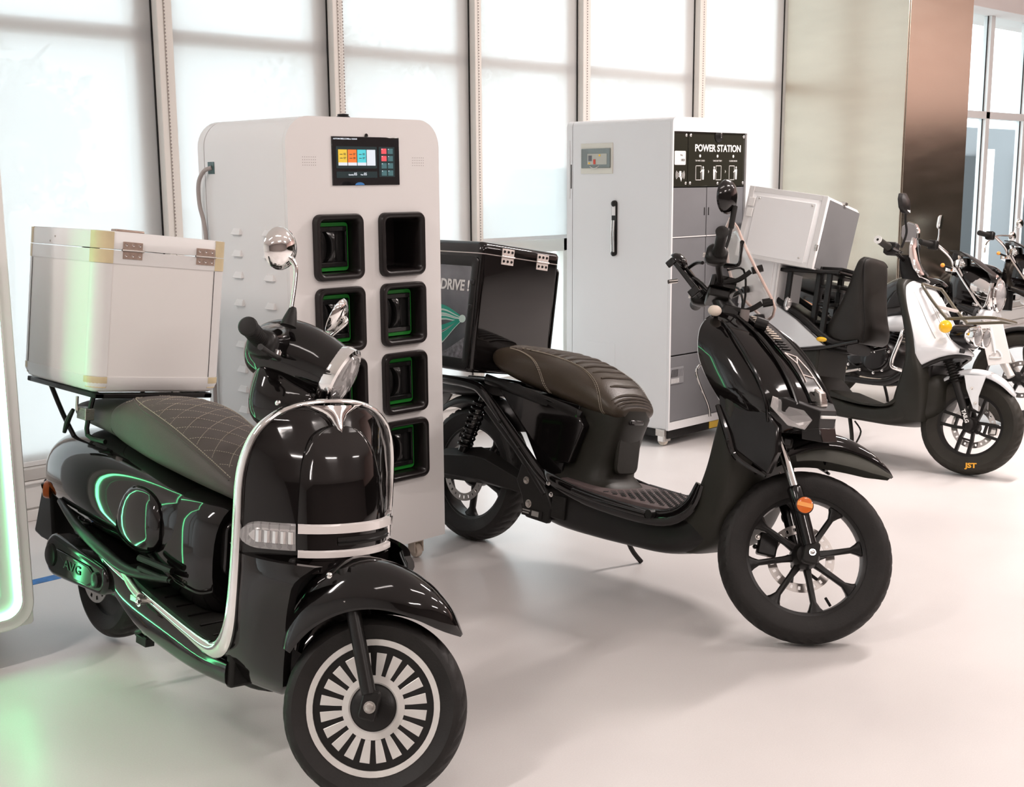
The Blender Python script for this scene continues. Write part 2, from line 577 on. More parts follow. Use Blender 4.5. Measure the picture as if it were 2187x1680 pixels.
# right-hand glass screen beyond the pillar
fr = G()
for a, b in ((9.3, 9.38), (11.05, 11.10), (11.66, 11.74), (12.50, 12.58), (13.5, 13.58)):
    fr.box(a, b, 5.46, 5.54, 0.24, 3.02)
fr.box(9.1, 14, 5.46, 5.54, 2.06, 2.13).box(9.1, 14, 5.46, 5.54, 0.24, 0.30)
wn = struct('window_12', fr, ALU, bevel=0.004)
ob('pane', G().box(9.1, 14, 5.495, 5.503, 0.3, 3.02), PANE, wn, smooth=0)
gk = G()
for a in (11.655, 12.495):
    gk.box(a - 0.012, a + 0.004, 5.492, 5.496, 0.24, 3.02)
ob('dark_strip', gk, FLATBLK, wn, smooth=0)

# steel pillar
pl = thing('pillar', 'square champagne brushed-steel pillar behind the grey-sided case', 'pillar', (8.1, 4.39, 0))
pl['kind'] = 'structure'
pl.name = 'wall_pillar'
ob('cladding_panel', G().box(0.0, 0.012, 0.0, 0.99, 0, CEIL), STEELP, pl, bevel=0.003)
ob('cladding_panel', G().box(0.016, 0.955, -0.004, 0.010, 0, CEIL), STEELP, pl, bevel=0.003)
ob('core', G().box(0.014, 0.95, 0.012, 0.985, 0, CEIL), FLATBLK, pl, smooth=0)

# outside
struct('ground', G().box(-30, 60, 5.66, 70, -0.6, -0.25), OUTG, smooth=0)
gx = thing('outdoor_kiosk', 'grey outdoor block with darker bays seen through the glass right of the pillar', 'building', (13.5, 8.2, -0.25))
ob('wall', G().box(0, 8, 0, 2.4, 0, 2.45), OUTL, gx, bevel=0.01)
ob('dark_bay', G().box(2.9, 3.80, -0.06, 0, 0, 2.05), OUTD, gx, bevel=0.01)
ob('door_frame', G().box(3.85, 4.15, -0.10, 0, 0, 2.15), ALU, gx, bevel=0.01)
ob('dark_bay', G().box(5.25, 5.9, -0.06, 0, 0, 1.95), OUTD, gx, bevel=0.01)
ob('door_frame', G().box(5.12, 5.23, -0.10, 0, 0, 2.1), ALU, gx, bevel=0.01)


def tree(loc, h, r, label, seed):
    rnd = random.Random(seed)
    t = thing('tree', label, 'tree', loc, group='trees outside behind the blinds')
    g = G().tube([(0, 0, 0), (0.1, 0, h * 0.3), (0, 0.1, h * 0.6), (0.1, 0, h * 0.85)], [0.16, 0.12, 0.07, 0.03], 8)
    for k in range(5):
        a = k * 1.3
        g.tube([(0, 0, h * (0.35 + 0.08 * k)), (cos(a) * r * 0.3, sin(a) * r * 0.3, h * (0.5 + 0.07 * k)), (cos(a) * r * 0.6, sin(a) * r * 0.6, h * (0.6 + 0.07 * k))], [0.06, 0.04, 0.02], 6)
    ob('trunk', g, BARK, t)
    g = G()
    for k in range(1500):
        while True:
            x, y, z = (rnd.uniform(-1, 1) for _ in range(3))
            q = x * x + y * y + z * z
            if q < 1 and q > rnd.random() * 0.5:
                break
        k2 = 0.75 + 0.35 * sin(5 * x + 3 * z + seed) * cos(4 * y + seed)
        c = Vector((x * r * k2, y * r * k2, h * 0.64 + z * h * 0.34 * k2))
        n = Vector((rnd.uniform(-1, 1), rnd.uniform(-1, 1), rnd.uniform(-1, 1))).normalized()
        u = n.orthogonal().normalized() * rnd.uniform(0.06, 0.13)
        v = n.cross(u) * 0.6
        g.add([c - u, c + v, c + u, c - v], [(0, 1, 2, 3)])
    tag(ob('foliage', g, LEAF, t, smooth=0), kind='stuff')


tree((5.2, 13.5, -0.25), 3.6, 1.5, 'rounded tree dimly seen through the leftmost tall blind', 1)
tree((11.8, 16.0, -0.25), 4.6, 1.4, 'tree crown dimly seen through the blind right of the leftmost mullion', 2)
tree((16.0, 18.0, -0.25), 6.2, 2.0, 'wide tree crown dimly seen above the battery cabinet', 3)
tree((20.6, 17.0, -0.25), 6.0, 1.8, 'tree crown dimly seen left of the power station', 4)

tag(ob('floor_tape', G().box(1.45, 2.05, 4.49, 4.55, 0.0, 0.0012), BLUET, smooth=0), 'short strip of bright blue tape on the floor behind the black retro scooter', 'tape')

# ceiling lights (geometry of the lamps that carry the area lights)
for (lx, ly, lw) in ((0.6, 0.4, 'front-left floor area'), (3.4, 0.2, 'floor in front of the middle scooter'), (6.4, 0.2, 'front-right floor area'), (9.6, 1.0, 'floor in front of the steel pillar'), (1.0, -3.0, 'left floor area behind the camera'), (5.0, -3.0, 'middle floor area behind the camera'), (9.0, -3.0, 'right floor area behind the camera'), (6.8, 2.4, 'white cargo scooter'), (-1.2, 2.6, 'green-lit cabinet, to its left, added to brighten left-facing sides'), (12.4, 0.6, 'floor by the right-hand wall, added to light it for the pillar reflection')):
    t = thing('ceiling_lamp', 'white linear ceiling lamp above the ' + lw, 'lamp', (lx, ly, CEIL - 0.055), group='linear ceiling lamps')
    ob('housing', G().box(-0.78, 0.78, -0.1, 0.1, 0.0, 0.055), ALU, t, bevel=0.005)

# ================================================================ BATTERY CABINETS
CY = 3.635


def caster(name, x, y, parent, m, h=0.10):
    g = G().box(x - 0.03, x + 0.03, y - 0.03, y + 0.03, h - 0.008, h).cyl((x, y, h - 0.03), (x, y, h - 0.006), 0.016, 14)
    g.box(x - 0.024, x - 0.019, y - 0.022, y + 0.022, 0.024, h - 0.025).box(x + 0.019, x + 0.024, y - 0.022, y + 0.022, 0.024, h - 0.025)
    g.box(x - 0.024, x + 0.024, y - 0.022, y + 0.022, h - 0.032, h - 0.026)
    c = ob(name, g, m, parent, bevel=0.002)
    ob('wheel', G().lathe([(0.006, -0.014), (0.026, -0.014), (0.03, -0.008), (0.03, 0.008), (0.026, 0.014), (0.006, 0.014)], (x, y, 0.03), (1, 0, 0), 24), CREAM, c)
    return c


def cabinet_shell(W, z0, z1, D, R, root, m, seam=True):
    """W width along x from 0; depth along y from 0.02 to D; rounded top corners"""
    def prof(i):
        return [(x + W / 2, z + (z0 + z1) / 2) for x, z in rrect(W - 2 * i, z1 - z0 - 2 * i, (0.012, R - i, R - i, 0.012), 8)]
    ys = [0.016, D - 0.05]
    g = G().loft([[(x, y, z) for x, z in prof(0)] for y in ys] + [[(x, y, z) for x, z in prof(0.02)] for y in reversed(ys)], loop=True)
    b = ob('cabinet_body', g, m, root, bevel=0.003)
    g = G().loft([[(x, D - 0.047, z) for x, z in prof(0)], [(x, D - 0.004, z) for x, z in prof(0)], [(x, D, z) for x, z in prof(0.004)]])
    ob('back_cover', g, m, root)
    return b


# ---- tall white battery swap cabinet
cab = thing('battery_cabinet', 'tall white battery swap cabinet with rounded top, touch screen and two columns of slots', 'cabinet', (2.424, CY, 0))
W = 0.70
cabinet_shell(W, 0.095, 1.742, 0.595, 0.10, cab, CABW)
cols = [(0.105, 0.315), (0.400, 0.608)]
rows = [(1.162, 1.396), (0.897, 1.131), (0.630, 0.864), (0.364, 0.598)]
SX = (0.195, 0.502)
SZ = (1.500, 1.674)
g = G()
top = [(x + W / 2, z) for x, z in rrect(W, 0.07, (0.0005, 0.0001, 0.0001, 0.0005), 1)]
R = 0.10
poly = [(W, SZ[1]), ]
poly = [(0, 1.642), (0, SZ[1] - 0.034 + 0.0)]
# top part above the screen with rounded corners
outl = [(W - R + R * sin(radians(a)), 1.742 - R + R * cos(radians(a))) for a in range(90, -1, -10)] + [(R - R * sin(radians(a)), 1.742 - R + R * cos(radians(a))) for a in range(0, 91, 10)]
g.prism([(0, 1.642 - 0.001), (W, 1.642 - 0.001)] + [(x, z) for x, z in outl if z > 1.6421], 0, 0.016)
zt = 1.6415
g = G()
# face pieces (a plate with cut-outs)
full = [(0, 0.097), (W, 0.097)] + outl


def plate_with_holes(W, z0, outline_top, holes, y0, y1, zsplit):
    """rectangular plate with rectangular cut-outs below zsplit, plus rounded cap above"""
    g = G()
    xs = sorted({0, W, *[h[0] for h in holes], *[h[1] for h in holes]})
    zs = sorted({z0, zsplit, *[h[2] for h in holes], *[h[3] for h in holes]})
    vid = {}

    def V(i, j, k):
        key = (i, j, k)
        if key not in vid:
            vid[key] = len(g.v)
            g.v.append((xs[i], (y0, y1)[k], zs[j]))
        return vid[key]
    solid = {}
    for i in range(len(xs) - 1):
        for j in range(len(zs) - 1):
            cx, cz = (xs[i] + xs[i + 1]) / 2, (zs[j] + zs[j + 1]) / 2
            solid[i, j] = not any(h[0] < cx < h[1] and h[2] < cz < h[3] for h in holes)
    for (i, j), s in solid.items():
        if not s:
            continue
        g.f.append((V(i, j, 0), V(i + 1, j, 0), V(i + 1, j + 1, 0), V(i, j + 1, 0)))
        g.f.append((V(i, j, 1), V(i, j + 1, 1), V(i + 1, j + 1, 1), V(i + 1, j, 1)))
        for di, dj, e in ((-1, 0, ((i, j), (i, j + 1))), (1, 0, ((i + 1, j), (i + 1, j + 1))), (0, -1, ((i, j), (i + 1, j))), (0, 1, ((i, j + 1), (i + 1, j + 1)))):
            if not solid.get((i + di, j + dj), False) and not (dj == 1 and j == len(zs) - 2):
                (a, b), (c, d) = e
                g.f.append((V(a, b, 0), V(c, d, 0), V(c, d, 1), V(a, b, 1)))
    g.prism([(0, zsplit), (W, zsplit)] + outline_top, y0, y1)
    return g


holes = [(SX[0], SX[1], SZ[0], 1.64)] + [(a + 0.008, b - 0.008, c + 0.008, d - 0.008) for a, b in cols for c, d in rows]
cap = [(x, z) for x, z in outl if z >= 1.6419]
ob('front_panel', plate_with_holes(W, 0.097, cap, [h for h in holes], 0, 0.0155, 1.641), CABW, cab, bevel=0.0)
# screen unit: sits on the face, its top overlaps the cap
scr = ob('touch_screen', G().box(SX[0], SX[1], -0.004, 0.03, SZ[0], SZ[1]), SCRN, cab, bevel=0.0015)
sw, sh = SX[1] - SX[0], SZ[1] - SZ[0]


def glow(n, c, k=1.0):
    return mat(n, tuple(v * 0.2 for v in c), 0.3, emit=c, estr=k)


SC_BG = glow('screen_panel_grey', (0.018, 0.030, 0.032))
SC_Y = glow('screen_yellow', (0.80, 0.52, 0.06))
SC_O = glow('screen_orange', (0.85, 0.20, 0.04))
SC_C = glow('screen_cyan', (0.10, 0.60, 0.66))
SC_W = glow('screen_white', (0.72, 0.76, 0.82))
SC_R = glow('screen_red', (0.80, 0.10, 0.12))
SC_T = glow('screen_teal', (0.07, 0.15, 0.16))
SC_B = glow('screen_blue', (0.05, 0.16, 0.36))
SC_K = glow('screen_dark_text', (0.05, 0.06, 0.04))


def sq(name, u0, u1, v0, v1, m, lay=1, rad=0.002):
    """u left-right, v top-down, fractions of the screen"""
    x0, x1 = SX[0] + u0 * sw, SX[0] + u1 * sw
    z1, z0 = SZ[1] - v0 * sh, SZ[1] - v1 * sh
    y = -0.004 - 0.0005 * lay
    P = [(x + (x0 + x1) / 2, z + (z0 + z1) / 2) for x, z in rrect(x1 - x0, z1 - z0, rad, 3)]
    return ob(name, G().prism(P, y, y + 0.0004), m, scr, smooth=0)


def stx(s_, u, v, size, m, sx=1.0, al='CENTER'):
    return text('screen_text', s_, size, m, scr, front_M(SX[0] + u * sw, -0.0068, SZ[1] - v * sh), 0.0002, sx=sx, align=al, bold=0.0002)


sq('menu_panel', 0.055, 0.655, 0.20, 0.65, SC_BG)
sq('status_panel', 0.055, 0.655, 0.715, 0.845, SC_BG)
sq('button_panel', 0.685, 0.925, 0.20, 0.83, SC_BG)
for k, m in enumerate((SC_Y, SC_O, SC_C, SC_W)):
    u = 0.085 + 0.139 * k
    sq('menu_tile', u, u + 0.128, 0.265, 0.592, m, 2, 0.0005)
    if k < 3:
        sq('tile_footer', u, u + 0.128, 0.53, 0.592, SC_W, 3, 0.0003)
        for v, n in ((0.36, ('02', '07', '05')[k]), (0.44, ('07', '00', '07')[k])):
            stx(n, u + 0.09, v, 0.0105, SC_K)
            sq('tile_line', u + 0.022, u + 0.062, v - 0.004, v + 0.010, SC_K, 3, 0.0001)
for r_ in range(4):
    for c_ in range(2):
        u, v = 0.722 + 0.098 * c_, 0.235 + 0.152 * r_
        sq('menu_button', u, u + 0.078, v, v + 0.112, SC_R if (c_ == 0 and r_ < 2) else SC_T, 2, 0.001)
        sq('button_light', u + 0.004, u + 0.016, v + 0.006, v + 0.022, SC_W, 3, 0.0004)
stx('Quantity', 0.26, 0.782, 0.0065, SC_W)
stx('05', 0.325, 0.77, 0.014, SC_W)
stx('Free', 0.42, 0.782, 0.0065, SC_W)
stx('05', 0.47, 0.77, 0.014, SC_W)
stx('AUTOMATIC', 0.015, 0.05, 0.0062, SC_W, 1.2, 'LEFT')
stx('WELCOME', 0.125, 0.05, 0.0062, SC_W, 1.2, 'LEFT')
stx('Time 10:00:00', 0.22, 0.05, 0.0062, SC_W, 1.2, 'LEFT')
x0 = SX[0] + 0.39 * sw
ob('home_button', G().prism([(x0 + 0.021 * cos(radians(a)), SZ[0] + 0.001 + 0.010 * sin(radians(a))) for a in range(0, 181, 15)], -0.005, -0.0045), SC_B, scr, smooth=0)
ob('camera_hood', G().prism([(x0 - 0.0 + 0.036 + 0.006 * cos(radians(a)), SZ[1] + 0.001 + 0.011 * sin(radians(a))) for a in range(0, 181, 15)], -0.006, 0.001), SATIN, cab, smooth=0)
for xc in (0.098, 0.595):
    g = G()
    for i in range(7):
        for j in range(4):
            x, z = xc - 0.027 + 0.009 * i, 1.572 + 0.0095 * j
            g.cyl((x, -0.0006, z), (x, 0.001, z), 0.0013, 6)
    tag(ob('speaker_grille', g, mat('grille_hole_grey', (0.25, 0.2, 0.2), 0.7) if 'grille_hole_grey' not in MATS else MATS['grille_hole_grey'], cab), kind='stuff')
ob('roof_knob', G().lathe([(0.026, 0), (0.026, 0.006), (0.021, 0.010), (0.021, 0.016), (0.005, 0.018)], (0.31, 0.08, 1.741), (0, 0, 1), 20), SATIN, cab)

BATS = {}
for ci, (a, b) in enumerate(cols):
    for ri, (c, d) in enumerate(rows):
        w_, h_ = b - a, d - c
        cx, cz = (a + b) / 2, (c + d) / 2

        def rr(i, r):
            return [(x + cx, z + cz) for x, z in rrect(w_ - 2 * i, h_ - 2 * i, r, 5)]
        # frame ring: outer edge on the face -> raised lip -> funnel inwards
        rings = [[(x, y, z) for x, z in rr(i, r)] for i, y, r in ((-0.003, 0.0, 0.030), (-0.003, -0.014, 0.030), (0.001, -0.022, 0.028), (0.012, -0.024, 0.022), (0.019, -0.018, 0.018), (0.024, 0.02, 0.016), (0.026, 0.14, 0.014))]
        fr_ = ob('slot_frame', G().loft(rings, caps=False), SLOTB, cab, smooth=50)
        ob('slot_back', G().prism(rr(0.024, 0.014), 0.14, 0.145), SLOTB, fr_, smooth=0)
        if ci == 0 and ri == 3:
            continue
        if (ci, ri) == (1, 0):
            continue
        BATS[ci, ri] = (cx, cz, w_, h_)


def battery(cx, cz, w_, h_, label):
    """battery pack lying deep in its slot: dark body, green rim, twin recesses and a waisted grip between them"""
    bt = thing('battery_pack', label, 'battery', (2.424 + cx, CY + 0.046, cz), group='battery packs in the cabinet slots')
    bw, bh = w_ - 0.060, h_ - 0.058
    P = rrect(bw, bh, 0.014, 4)
    ob('battery_body', G().prism(P, 0.004, 0.088), BATB, bt)
    Po = rrect(bw, bh, 0.014, 4)
    Pi = rrect(bw - 0.012, bh - 0.026, 0.008, 4)
    ob('battery_rim', G().loft([[(x, 0.003, z) for x, z in Po], [(x, -0.006, z) for x, z in Po], [(x, -0.006, z) for x, z in Pi], [(x, 0.003, z) for x, z in Pi]], loop=True), GREENP, bt)
    # face plate with two window-like recesses
    hx, hz = bw / 2 - 0.007, bh / 2 - 0.014
    g = G()
    n = 12
    ws = [0.012 + 0.018 * abs(2 * i / n - 1) ** 2.6 for i in range(n + 1)]
    zs = [-hz + 0.018 + (2 * hz - 0.036) * i / n for i in range(n + 1)]
    # curved central grip
    rings = []
    for i in range(n + 1):
        yb_ = -0.020 + 0.012 * abs(2 * i / n - 1) ** 3
        rings.append([(-ws[i], 0.0, zs[i]), (-ws[i] * 0.8, yb_, zs[i]), (-ws[i] * 0.3, yb_ - 0.004, zs[i]), (ws[i] * 0.3, yb_ - 0.004, zs[i]), (ws[i] * 0.8, yb_, zs[i]), (ws[i], 0.0, zs[i])])
    ob('grip', G().loft(rings), BATB, bt, smooth=60)
    fr = G()
    fr.box(-hx, hx, -0.012, 0.002, hz - 0.018, hz).box(-hx, hx, -0.012, 0.002, -hz, -hz + 0.018)
    fr.box(-hx, -hx + 0.008, -0.012, 0.002, -hz + 0.018, hz - 0.018).box(hx - 0.008, hx, -0.012, 0.002, -hz + 0.018, hz - 0.018)
    ob('face_frame', fr, BATB, bt, bevel=0.002)
    return bt


BL_ = {(0, 0): 'green-rimmed black battery pack in the top left slot, facing the empty slot', (0, 1): 'black battery pack in the second left slot, behind the small chrome mirror', (0, 2): 'black battery pack in the third left slot behind the scooter headlamp',
       (1, 1): 'bright green-rimmed battery pack directly under the empty slot', (1, 2): 'green-rimmed battery pack third from top in the right column', (1, 3): 'black battery pack in the lowest right slot'}
for k, v in BATS.items():
    battery(*v, BL_[k])

# louvers, cable inlet on the side
for k, z in enumerate((1.325, 1.245, 1.165, 1.062, 0.905, 0.81, 0.735, 0.655, 0.58)):
    for y in (0.335, 0.125):
        yy, hw = y, 0.034
        g = G().loft([[(0.001, yy - hw, z - 0.002), (0.001, yy + hw, z - 0.002), (0.001, yy + hw * 0.72, z + 0.022), (0.001, yy - hw * 0.72, z + 0.022)],
                      [(-0.013, yy - hw * 0.9, z - 0.002), (-0.013, yy + hw * 0.9, z - 0.002), (-0.004, yy + hw * 0.65, z + 0.019), (-0.004, yy - hw * 0.65, z + 0.019)]])
        ob('louvre', g, CABW, cab, bevel=0.002)
ob('cable_inlet', G().box(-0.002, 0.0, 0.474, 0.520, 1.545, 1.590), mat('dark_teal_socket', (0.08, 0.14, 0.14), 0.3), cab, bevel=0.001)
for x, y in ((0.615, 0.085), (0.615, 0.50), (0.085, 0.085), (0.085, 0.50)):
    caster('caster', x, y, cab, CREAM)
cb = ob('power_cable', G().tube([(2.424 - 0.004, CY + 0.488, 1.568), (2.402, CY + 0.515, 1.555), (2.396, CY + 0.548, 1.51), (2.40, CY + 0.555, 1.43), (2.405, CY + 0.535, 1.35), (2.41, CY + 0.53, 1.2), (2.41, CY + 0.525, 0.9), (2.412, CY + 0.53, 0.5), (2.41, CY + 0.50, 0.2), (2.36, CY + 0.52, 0.012), (2.33, CY + 0.75, 0.008), (2.28, CY + 1.2, 0.008)], 0.008, 10, 6), CABLE)
tag(cb, 'grey power cable hanging down the side of the battery cabinet', 'cable')

# ---- left cabinet with the green light strip (its right end is in the picture)
cab2 = thing('lit_cabinet', 'white cabinet with a glowing green-white light strip at the left picture edge', 'cabinet', (0.773, 3.72, 0))
W2 = 0.70
cabinet_shell(W2, 0.13, 1.78, 0.56, 0.10, cab2, CABW)


def rr2(i, r):
    return [(x + W2 / 2, z + 0.955) for x, z in rrect(W2 - 2 * i, 1.65 - 2 * i, r, 8)]


ob('front_panel', G().loft([[(x, 0.0, z) for x, z in rr2(0.004, 0.076)], [(x, 0.004, z) for x, z in rr2(0, 0.08)], [(x, 0.016, z) for x, z in rr2(0, 0.08)]]), CABW, cab2)
NEON = mat('green_white_light_strip', (0.6, 1.0, 0.75), 0.4, emit=(0.17, 1.0, 0.40), estr=17.0)
rg = lambda i, r, y: [(x, y, z) for x, z in rr2(i, r)]
ob('light_strip', G().loft([rg(0.042, 0.055, -0.0005), rg(0.042, 0.055, -0.006), rg(0.058, 0.045, -0.006), rg(0.058, 0.045, -0.0005)], loop=True), NEON, cab2)
ob('glow_guard', G().loft([rg(0.034, 0.060, 0.001), rg(0.034, 0.060, -0.0055), rg(0.041, 0.056, -0.0062), rg(0.041, 0.056, 0.001)], loop=True), CABW, cab2)  # lip added to keep the strip's side glow off the delivery case
ob('inner_door', G().prism([(x, z) for x, z in rr2(0.105, 0.02)], -0.006, 0.001), CABW, cab2, bevel=0.002)
for x, y in ((0.48, 0.10), (0.48, 0.44), (0.1, 0.10), (0.1, 0.44)):
    c = caster('caster', x, y, cab2, CREAM, 0.132)

# ---- grey power station with lockers
PX, PY = 5.362, 4.274
ps = thing('power_station', 'pale grey power station locker cabinet with dark control panel behind the second scooter', 'cabinet', (PX, PY, 0))
W3, D3 = 0.745, 0.80
cabinet_shell(W3, 0.095, 1.850, D3, 0.035, ps, CABG)
g = G().box(0, W3, 0, 0.02, 1.775, 1.80)
outl3 = [(W3 - 0.035 + 0.035 * sin(radians(a)), 1.815 + 0.035 * cos(radians(a))) for a in range(90, -1, -15)] + [(0.035 - 0.035 * sin(radians(a)), 1.815 + 0.035 * cos(radians(a))) for a in range(0, 91, 15)]
fx0, fx1 = 0.0, 0.700
g = plate_with_holes(W3, 0.097, [p for p in outl3 if p[1] > 1.8151], [(0.012, 0.692, 0.14, 1.772)], 0, 0.0155, 1.815)
ob('front_frame', g, CABG, ps)
ob('recess_back', G().box(0.012, 0.692, 0.032, 0.04, 0.14, 1.772), FLATBLK, ps, smooth=0)
# control panel: two acrylic plates
pa = ob('control_panel', G().box(0.014, 0.150, 0.012, 0.022, 1.470, 1.770), PANELB, ps, bevel=0.001)
pb = ob('control_panel', G().box(0.156, 0.690, 0.012, 0.022, 1.470, 1.770), PANELB, ps, bevel=0.001)
for x, z, par in ((0.134, 1.752, pa), (0.134, 1.489, pa), (0.174, 1.752, pb), (0.174, 1.489, pb), (0.43, 1.487, pb), (0.676, 1.487, pb), (0.676, 1.752, pb)):
    ob('screw', G().ball((x, 0.011, z), 0.009, 0.005, 0.009, 12, 6), CHROME, par)
text('panel_text', 'POWER STATION', 0.054, PRINTW, pb, front_M(0.432, 0.0116, 1.682), 0.0004, bold=0.0014, sx=1.02)
for k, x in enumerate((0.262, 0.425, 0.577)):
    ob('indicator_light', G().prism([(x + 0.0075 * cos(2 * pi * i / 16), 1.640 + 0.0085 * sin(2 * pi * i / 16)) for i in range(16)], 0.0108, 0.0122), PRINTW, pb, smooth=0)
    text('panel_text', ('TAP NFC CARD', 'TAKE BATTERY', 'CLOSE DOOR')[k], 0.0125, PRINTW, pb, front_M(x, 0.0116, 1.613), 0.0003)
    # pictogram: a door outline and a figure beside it
    s_ = (1, -1, 1)[k]
    dx = x - 0.012 * s_
    g = G()
    for (a, b, c, d) in ((dx - 0.026, dx + 0.026, 1.584, 1.587), (dx - 0.026, dx + 0.026, 1.505, 1.508), (dx - 0.026, dx - 0.0235, 1.505, 1.587), (dx + 0.0235, dx + 0.026, 1.505, 1.587)):
        g.box(a, b, 0.0110, 0.0122, c, d)
    ob('pictogram_door', g, PRINTW, pb, smooth=0)
    fxc = x + 0.030 * s_
    g = G().prism([(fxc + 0.0055 * cos(2 * pi * i / 12), 1.576 + 0.007 * sin(2 * pi * i / 12)) for i in range(12)], 0.0106, 0.0118)
    g.prism([(fxc - 0.009, 1.567), (fxc + 0.009, 1.567), (fxc + 0.008, 1.538), (fxc + 0.006, 1.508), (fxc - 0.006, 1.508), (fxc - 0.008, 1.538)], 0.0106, 0.0118)
    g.prism([(fxc - 0.008 * s_, 1.565), (fxc - 0.026 * s_, 1.552), (fxc - 0.025 * s_, 1.547), (fxc - 0.007 * s_, 1.556)][::s_], 0.0106, 0.0118)
    ob('pictogram_figure', g, PRINTW, pb, smooth=0)
    if k < 2:
        xa = (0.343, 0.503)[k]
        ob('arrow_mark', G().prism([(xa - 0.004, 1.562), (xa + 0.004, 1.553), (xa - 0.004, 1.544), (xa - 0.0015, 1.553)], 0.0106, 0.0118), PRINTW, pb, smooth=0)
ob('key_lock', G().lathe([(0.036, 0), (0.036, 0.006), (0.028, 0.010), (0.012, 0.014)], (0.43, 0.013, 1.752), (0, -1, 0), 24), SATIN, pb)
ob('key', G().box(0.426, 0.434, -0.012, 0.0, 1.742, 1.772), CHROME, pb, bevel=0.001)
lb = ob('number_label', G().prism([(x + 0.081, z + 1.628) for x, z in rrect(0.098, 0.076, 0.006, 3)], 0.0100, 0.0116), PRINTW, pa, smooth=0)
text('label_text', 'No.', 0.016, PRINTD, pa, front_M(0.094, 0.0096, 1.643), 0.0003)
text('label_text', '1003', 0.019, PRINTD, pa, front_M(0.104, 0.0096, 1.616), 0.0003, bold=0.0004)
g = G()
for s_ in (-1, 1):
    for q, rr_ in enumerate((0.020, 0.030, 0.040)):
        arc = [(0.085 + s_ * (rr_) * cos(radians(a)), rr_ * 1.0 * sin(radians(a)) + 1.535) for a in range(-35, 36, 10)]
        arc2 = [(0.085 + s_ * (rr_ - 0.003) * cos(radians(a)), (rr_ - 0.003) * sin(radians(a)) + 1.535) for a in range(35, -36, -10)]
        g.prism((arc + arc2)[::-s_], 0.0106, 0.0118)
g.prism([(x + 0.085, z + 1.539) for x, z in rrect(0.018, 0.034, 0.003, 3)], 0.0106, 0.0118)
g.prism([(0.082, 1.520), (0.094, 1.530), (0.100, 1.518), (0.094, 1.498)], 0.0106, 0.0118)
ob('tap_symbol', g, PRINTW, pa, smooth=0)
# locker doors
for (a, b) in ((0.014, 0.331), (0.337, 0.690)):
    for q, (c, d) in enumerate(((1.196, 1.464), (0.525, 1.188))):
        dr = ob('locker_door', G().box(a, b, 0.014, 0.030, c, d), DOORG, ps, bevel=0.002)
        hx = b - 0.016 if a < 0.1 else a + 0.016
        ob('finger_slot', G().box(hx - 0.004, hx + 0.004, 0.0125, 0.0145, (c + d) / 2 - 0.022, (c + d) / 2 + 0.022), FLATBLK, dr, smooth=0)
    ob('door_rail', G().box(a, b, 0.010, 0.016, 1.1885, 1.1945), ALU, ps, smooth=0)
lp = ob('lower_panel', G().box(0.014, 0.690, 0.014, 0.030, 0.142, 0.517), DOORG, ps, bevel=0.002)
vg = ob('vent_grille', G().box(0.02, 0.145, 0.009, 0.0145, 0.36, 0.455), mat('vent_grey', (0.26, 0.26, 0.27), 0.35), lp, bevel=0.001)
for i in range(9):
    x = 0.030 + i * 0.0125
    ob('vent_slot', G().prism([(x, 0.40), (x + 0.006, 0.40), (x + 0.013, 0.444), (x + 0.007, 0.444)], 0.0080, 0.0092), FLATBLK if i < 5 else DOORG, lp, smooth=0)
    if i < 6:
        ob('vent_slot', G().prism([(x + 0.003, 0.365), (x + 0.009, 0.365), (x + 0.009, 0.392), (x + 0.003, 0.392)], 0.0080, 0.0092), ALU, lp, smooth=0)
ob('plinth', G().box(0.012, W3 - 0.012, 0.012, D3 - 0.06, 0.045, 0.094), SATIN, ps, bevel=0.004)
ob('plinth_tape', G().box(0.40, 0.52, 0.008, 0.0125, 0.052, 0.092), HAZ, ps, smooth=0)
for x, y in ((0.03, 0.06), (0.03, 0.70), (0.70, 0.06), (0.70, 0.70)):
    c = caster('caster', x, y, ps, CHROME, 0.094)
ob('corner_bracket', G().box(-0.008, 0.05, 0.02, 0.032, 0.03, 0.10).box(-0.010, 0.0, 0.02, 0.085, 0.06, 0.10), BRUSH, ps, bevel=0.002)
# side: breaker box, lever handle, hatch outline, hinge line   (side face at x=0, y = depth)
bb = ob('breaker_box', G().box(-0.006, 0.002, 0.432, 0.680, 1.545, 1.720), mat('ivory_plastic', (0.72, 0.70, 0.62), 0.4), ps, bevel=0.003)
ob('breaker_window', G().box(-0.012, -0.005, 0.445, 0.672, 1.578, 1.690), mat('smoky_window', (0.16, 0.19, 0.18), 0.08, coat=0.8), bb, bevel=0.004)
ob('breaker_face', G().box(-0.0135, -0.0118, 0.470, 0.620, 1.598, 1.660), mat('breaker_ivory', (0.50, 0.50, 0.44), 0.4), bb, smooth=0)
ob('breaker_switch', G().box(-0.0165, -0.013, 0.556, 0.572, 1.600, 1.628), RED, bb, bevel=0.001)
ob('breaker_display', G().box(-0.015, -0.013, 0.585, 0.612, 1.618, 1.650), mat('display_grey', (0.14, 0.14, 0.15), 0.3), bb, smooth=0)
for y_, z_ in ((0.524, 1.650), (0.605, 1.606)):
    ob('breaker_button', G().box(-0.0155, -0.013, y_ - 0.006, y_ + 0.006, z_ - 0.005, z_ + 0.005), YELL, bb, smooth=0)
ob('breaker_pull', G().tube([(-0.012, 0.60, 1.590), (-0.020, 0.575, 1.578), (-0.020, 0.55, 1.578), (-0.012, 0.53, 1.590)], 0.003, 8), BRUSH, bb)
hd = ob('lever_handle', G().prism([(y + 0.414, z + 1.235) for y, z in rrect(0.038, 0.318, 0.018, 5)], -0.010, 0.0, fn=lambda u, v, d: (d, u, v)), SATIN, ps, bevel=0.002)
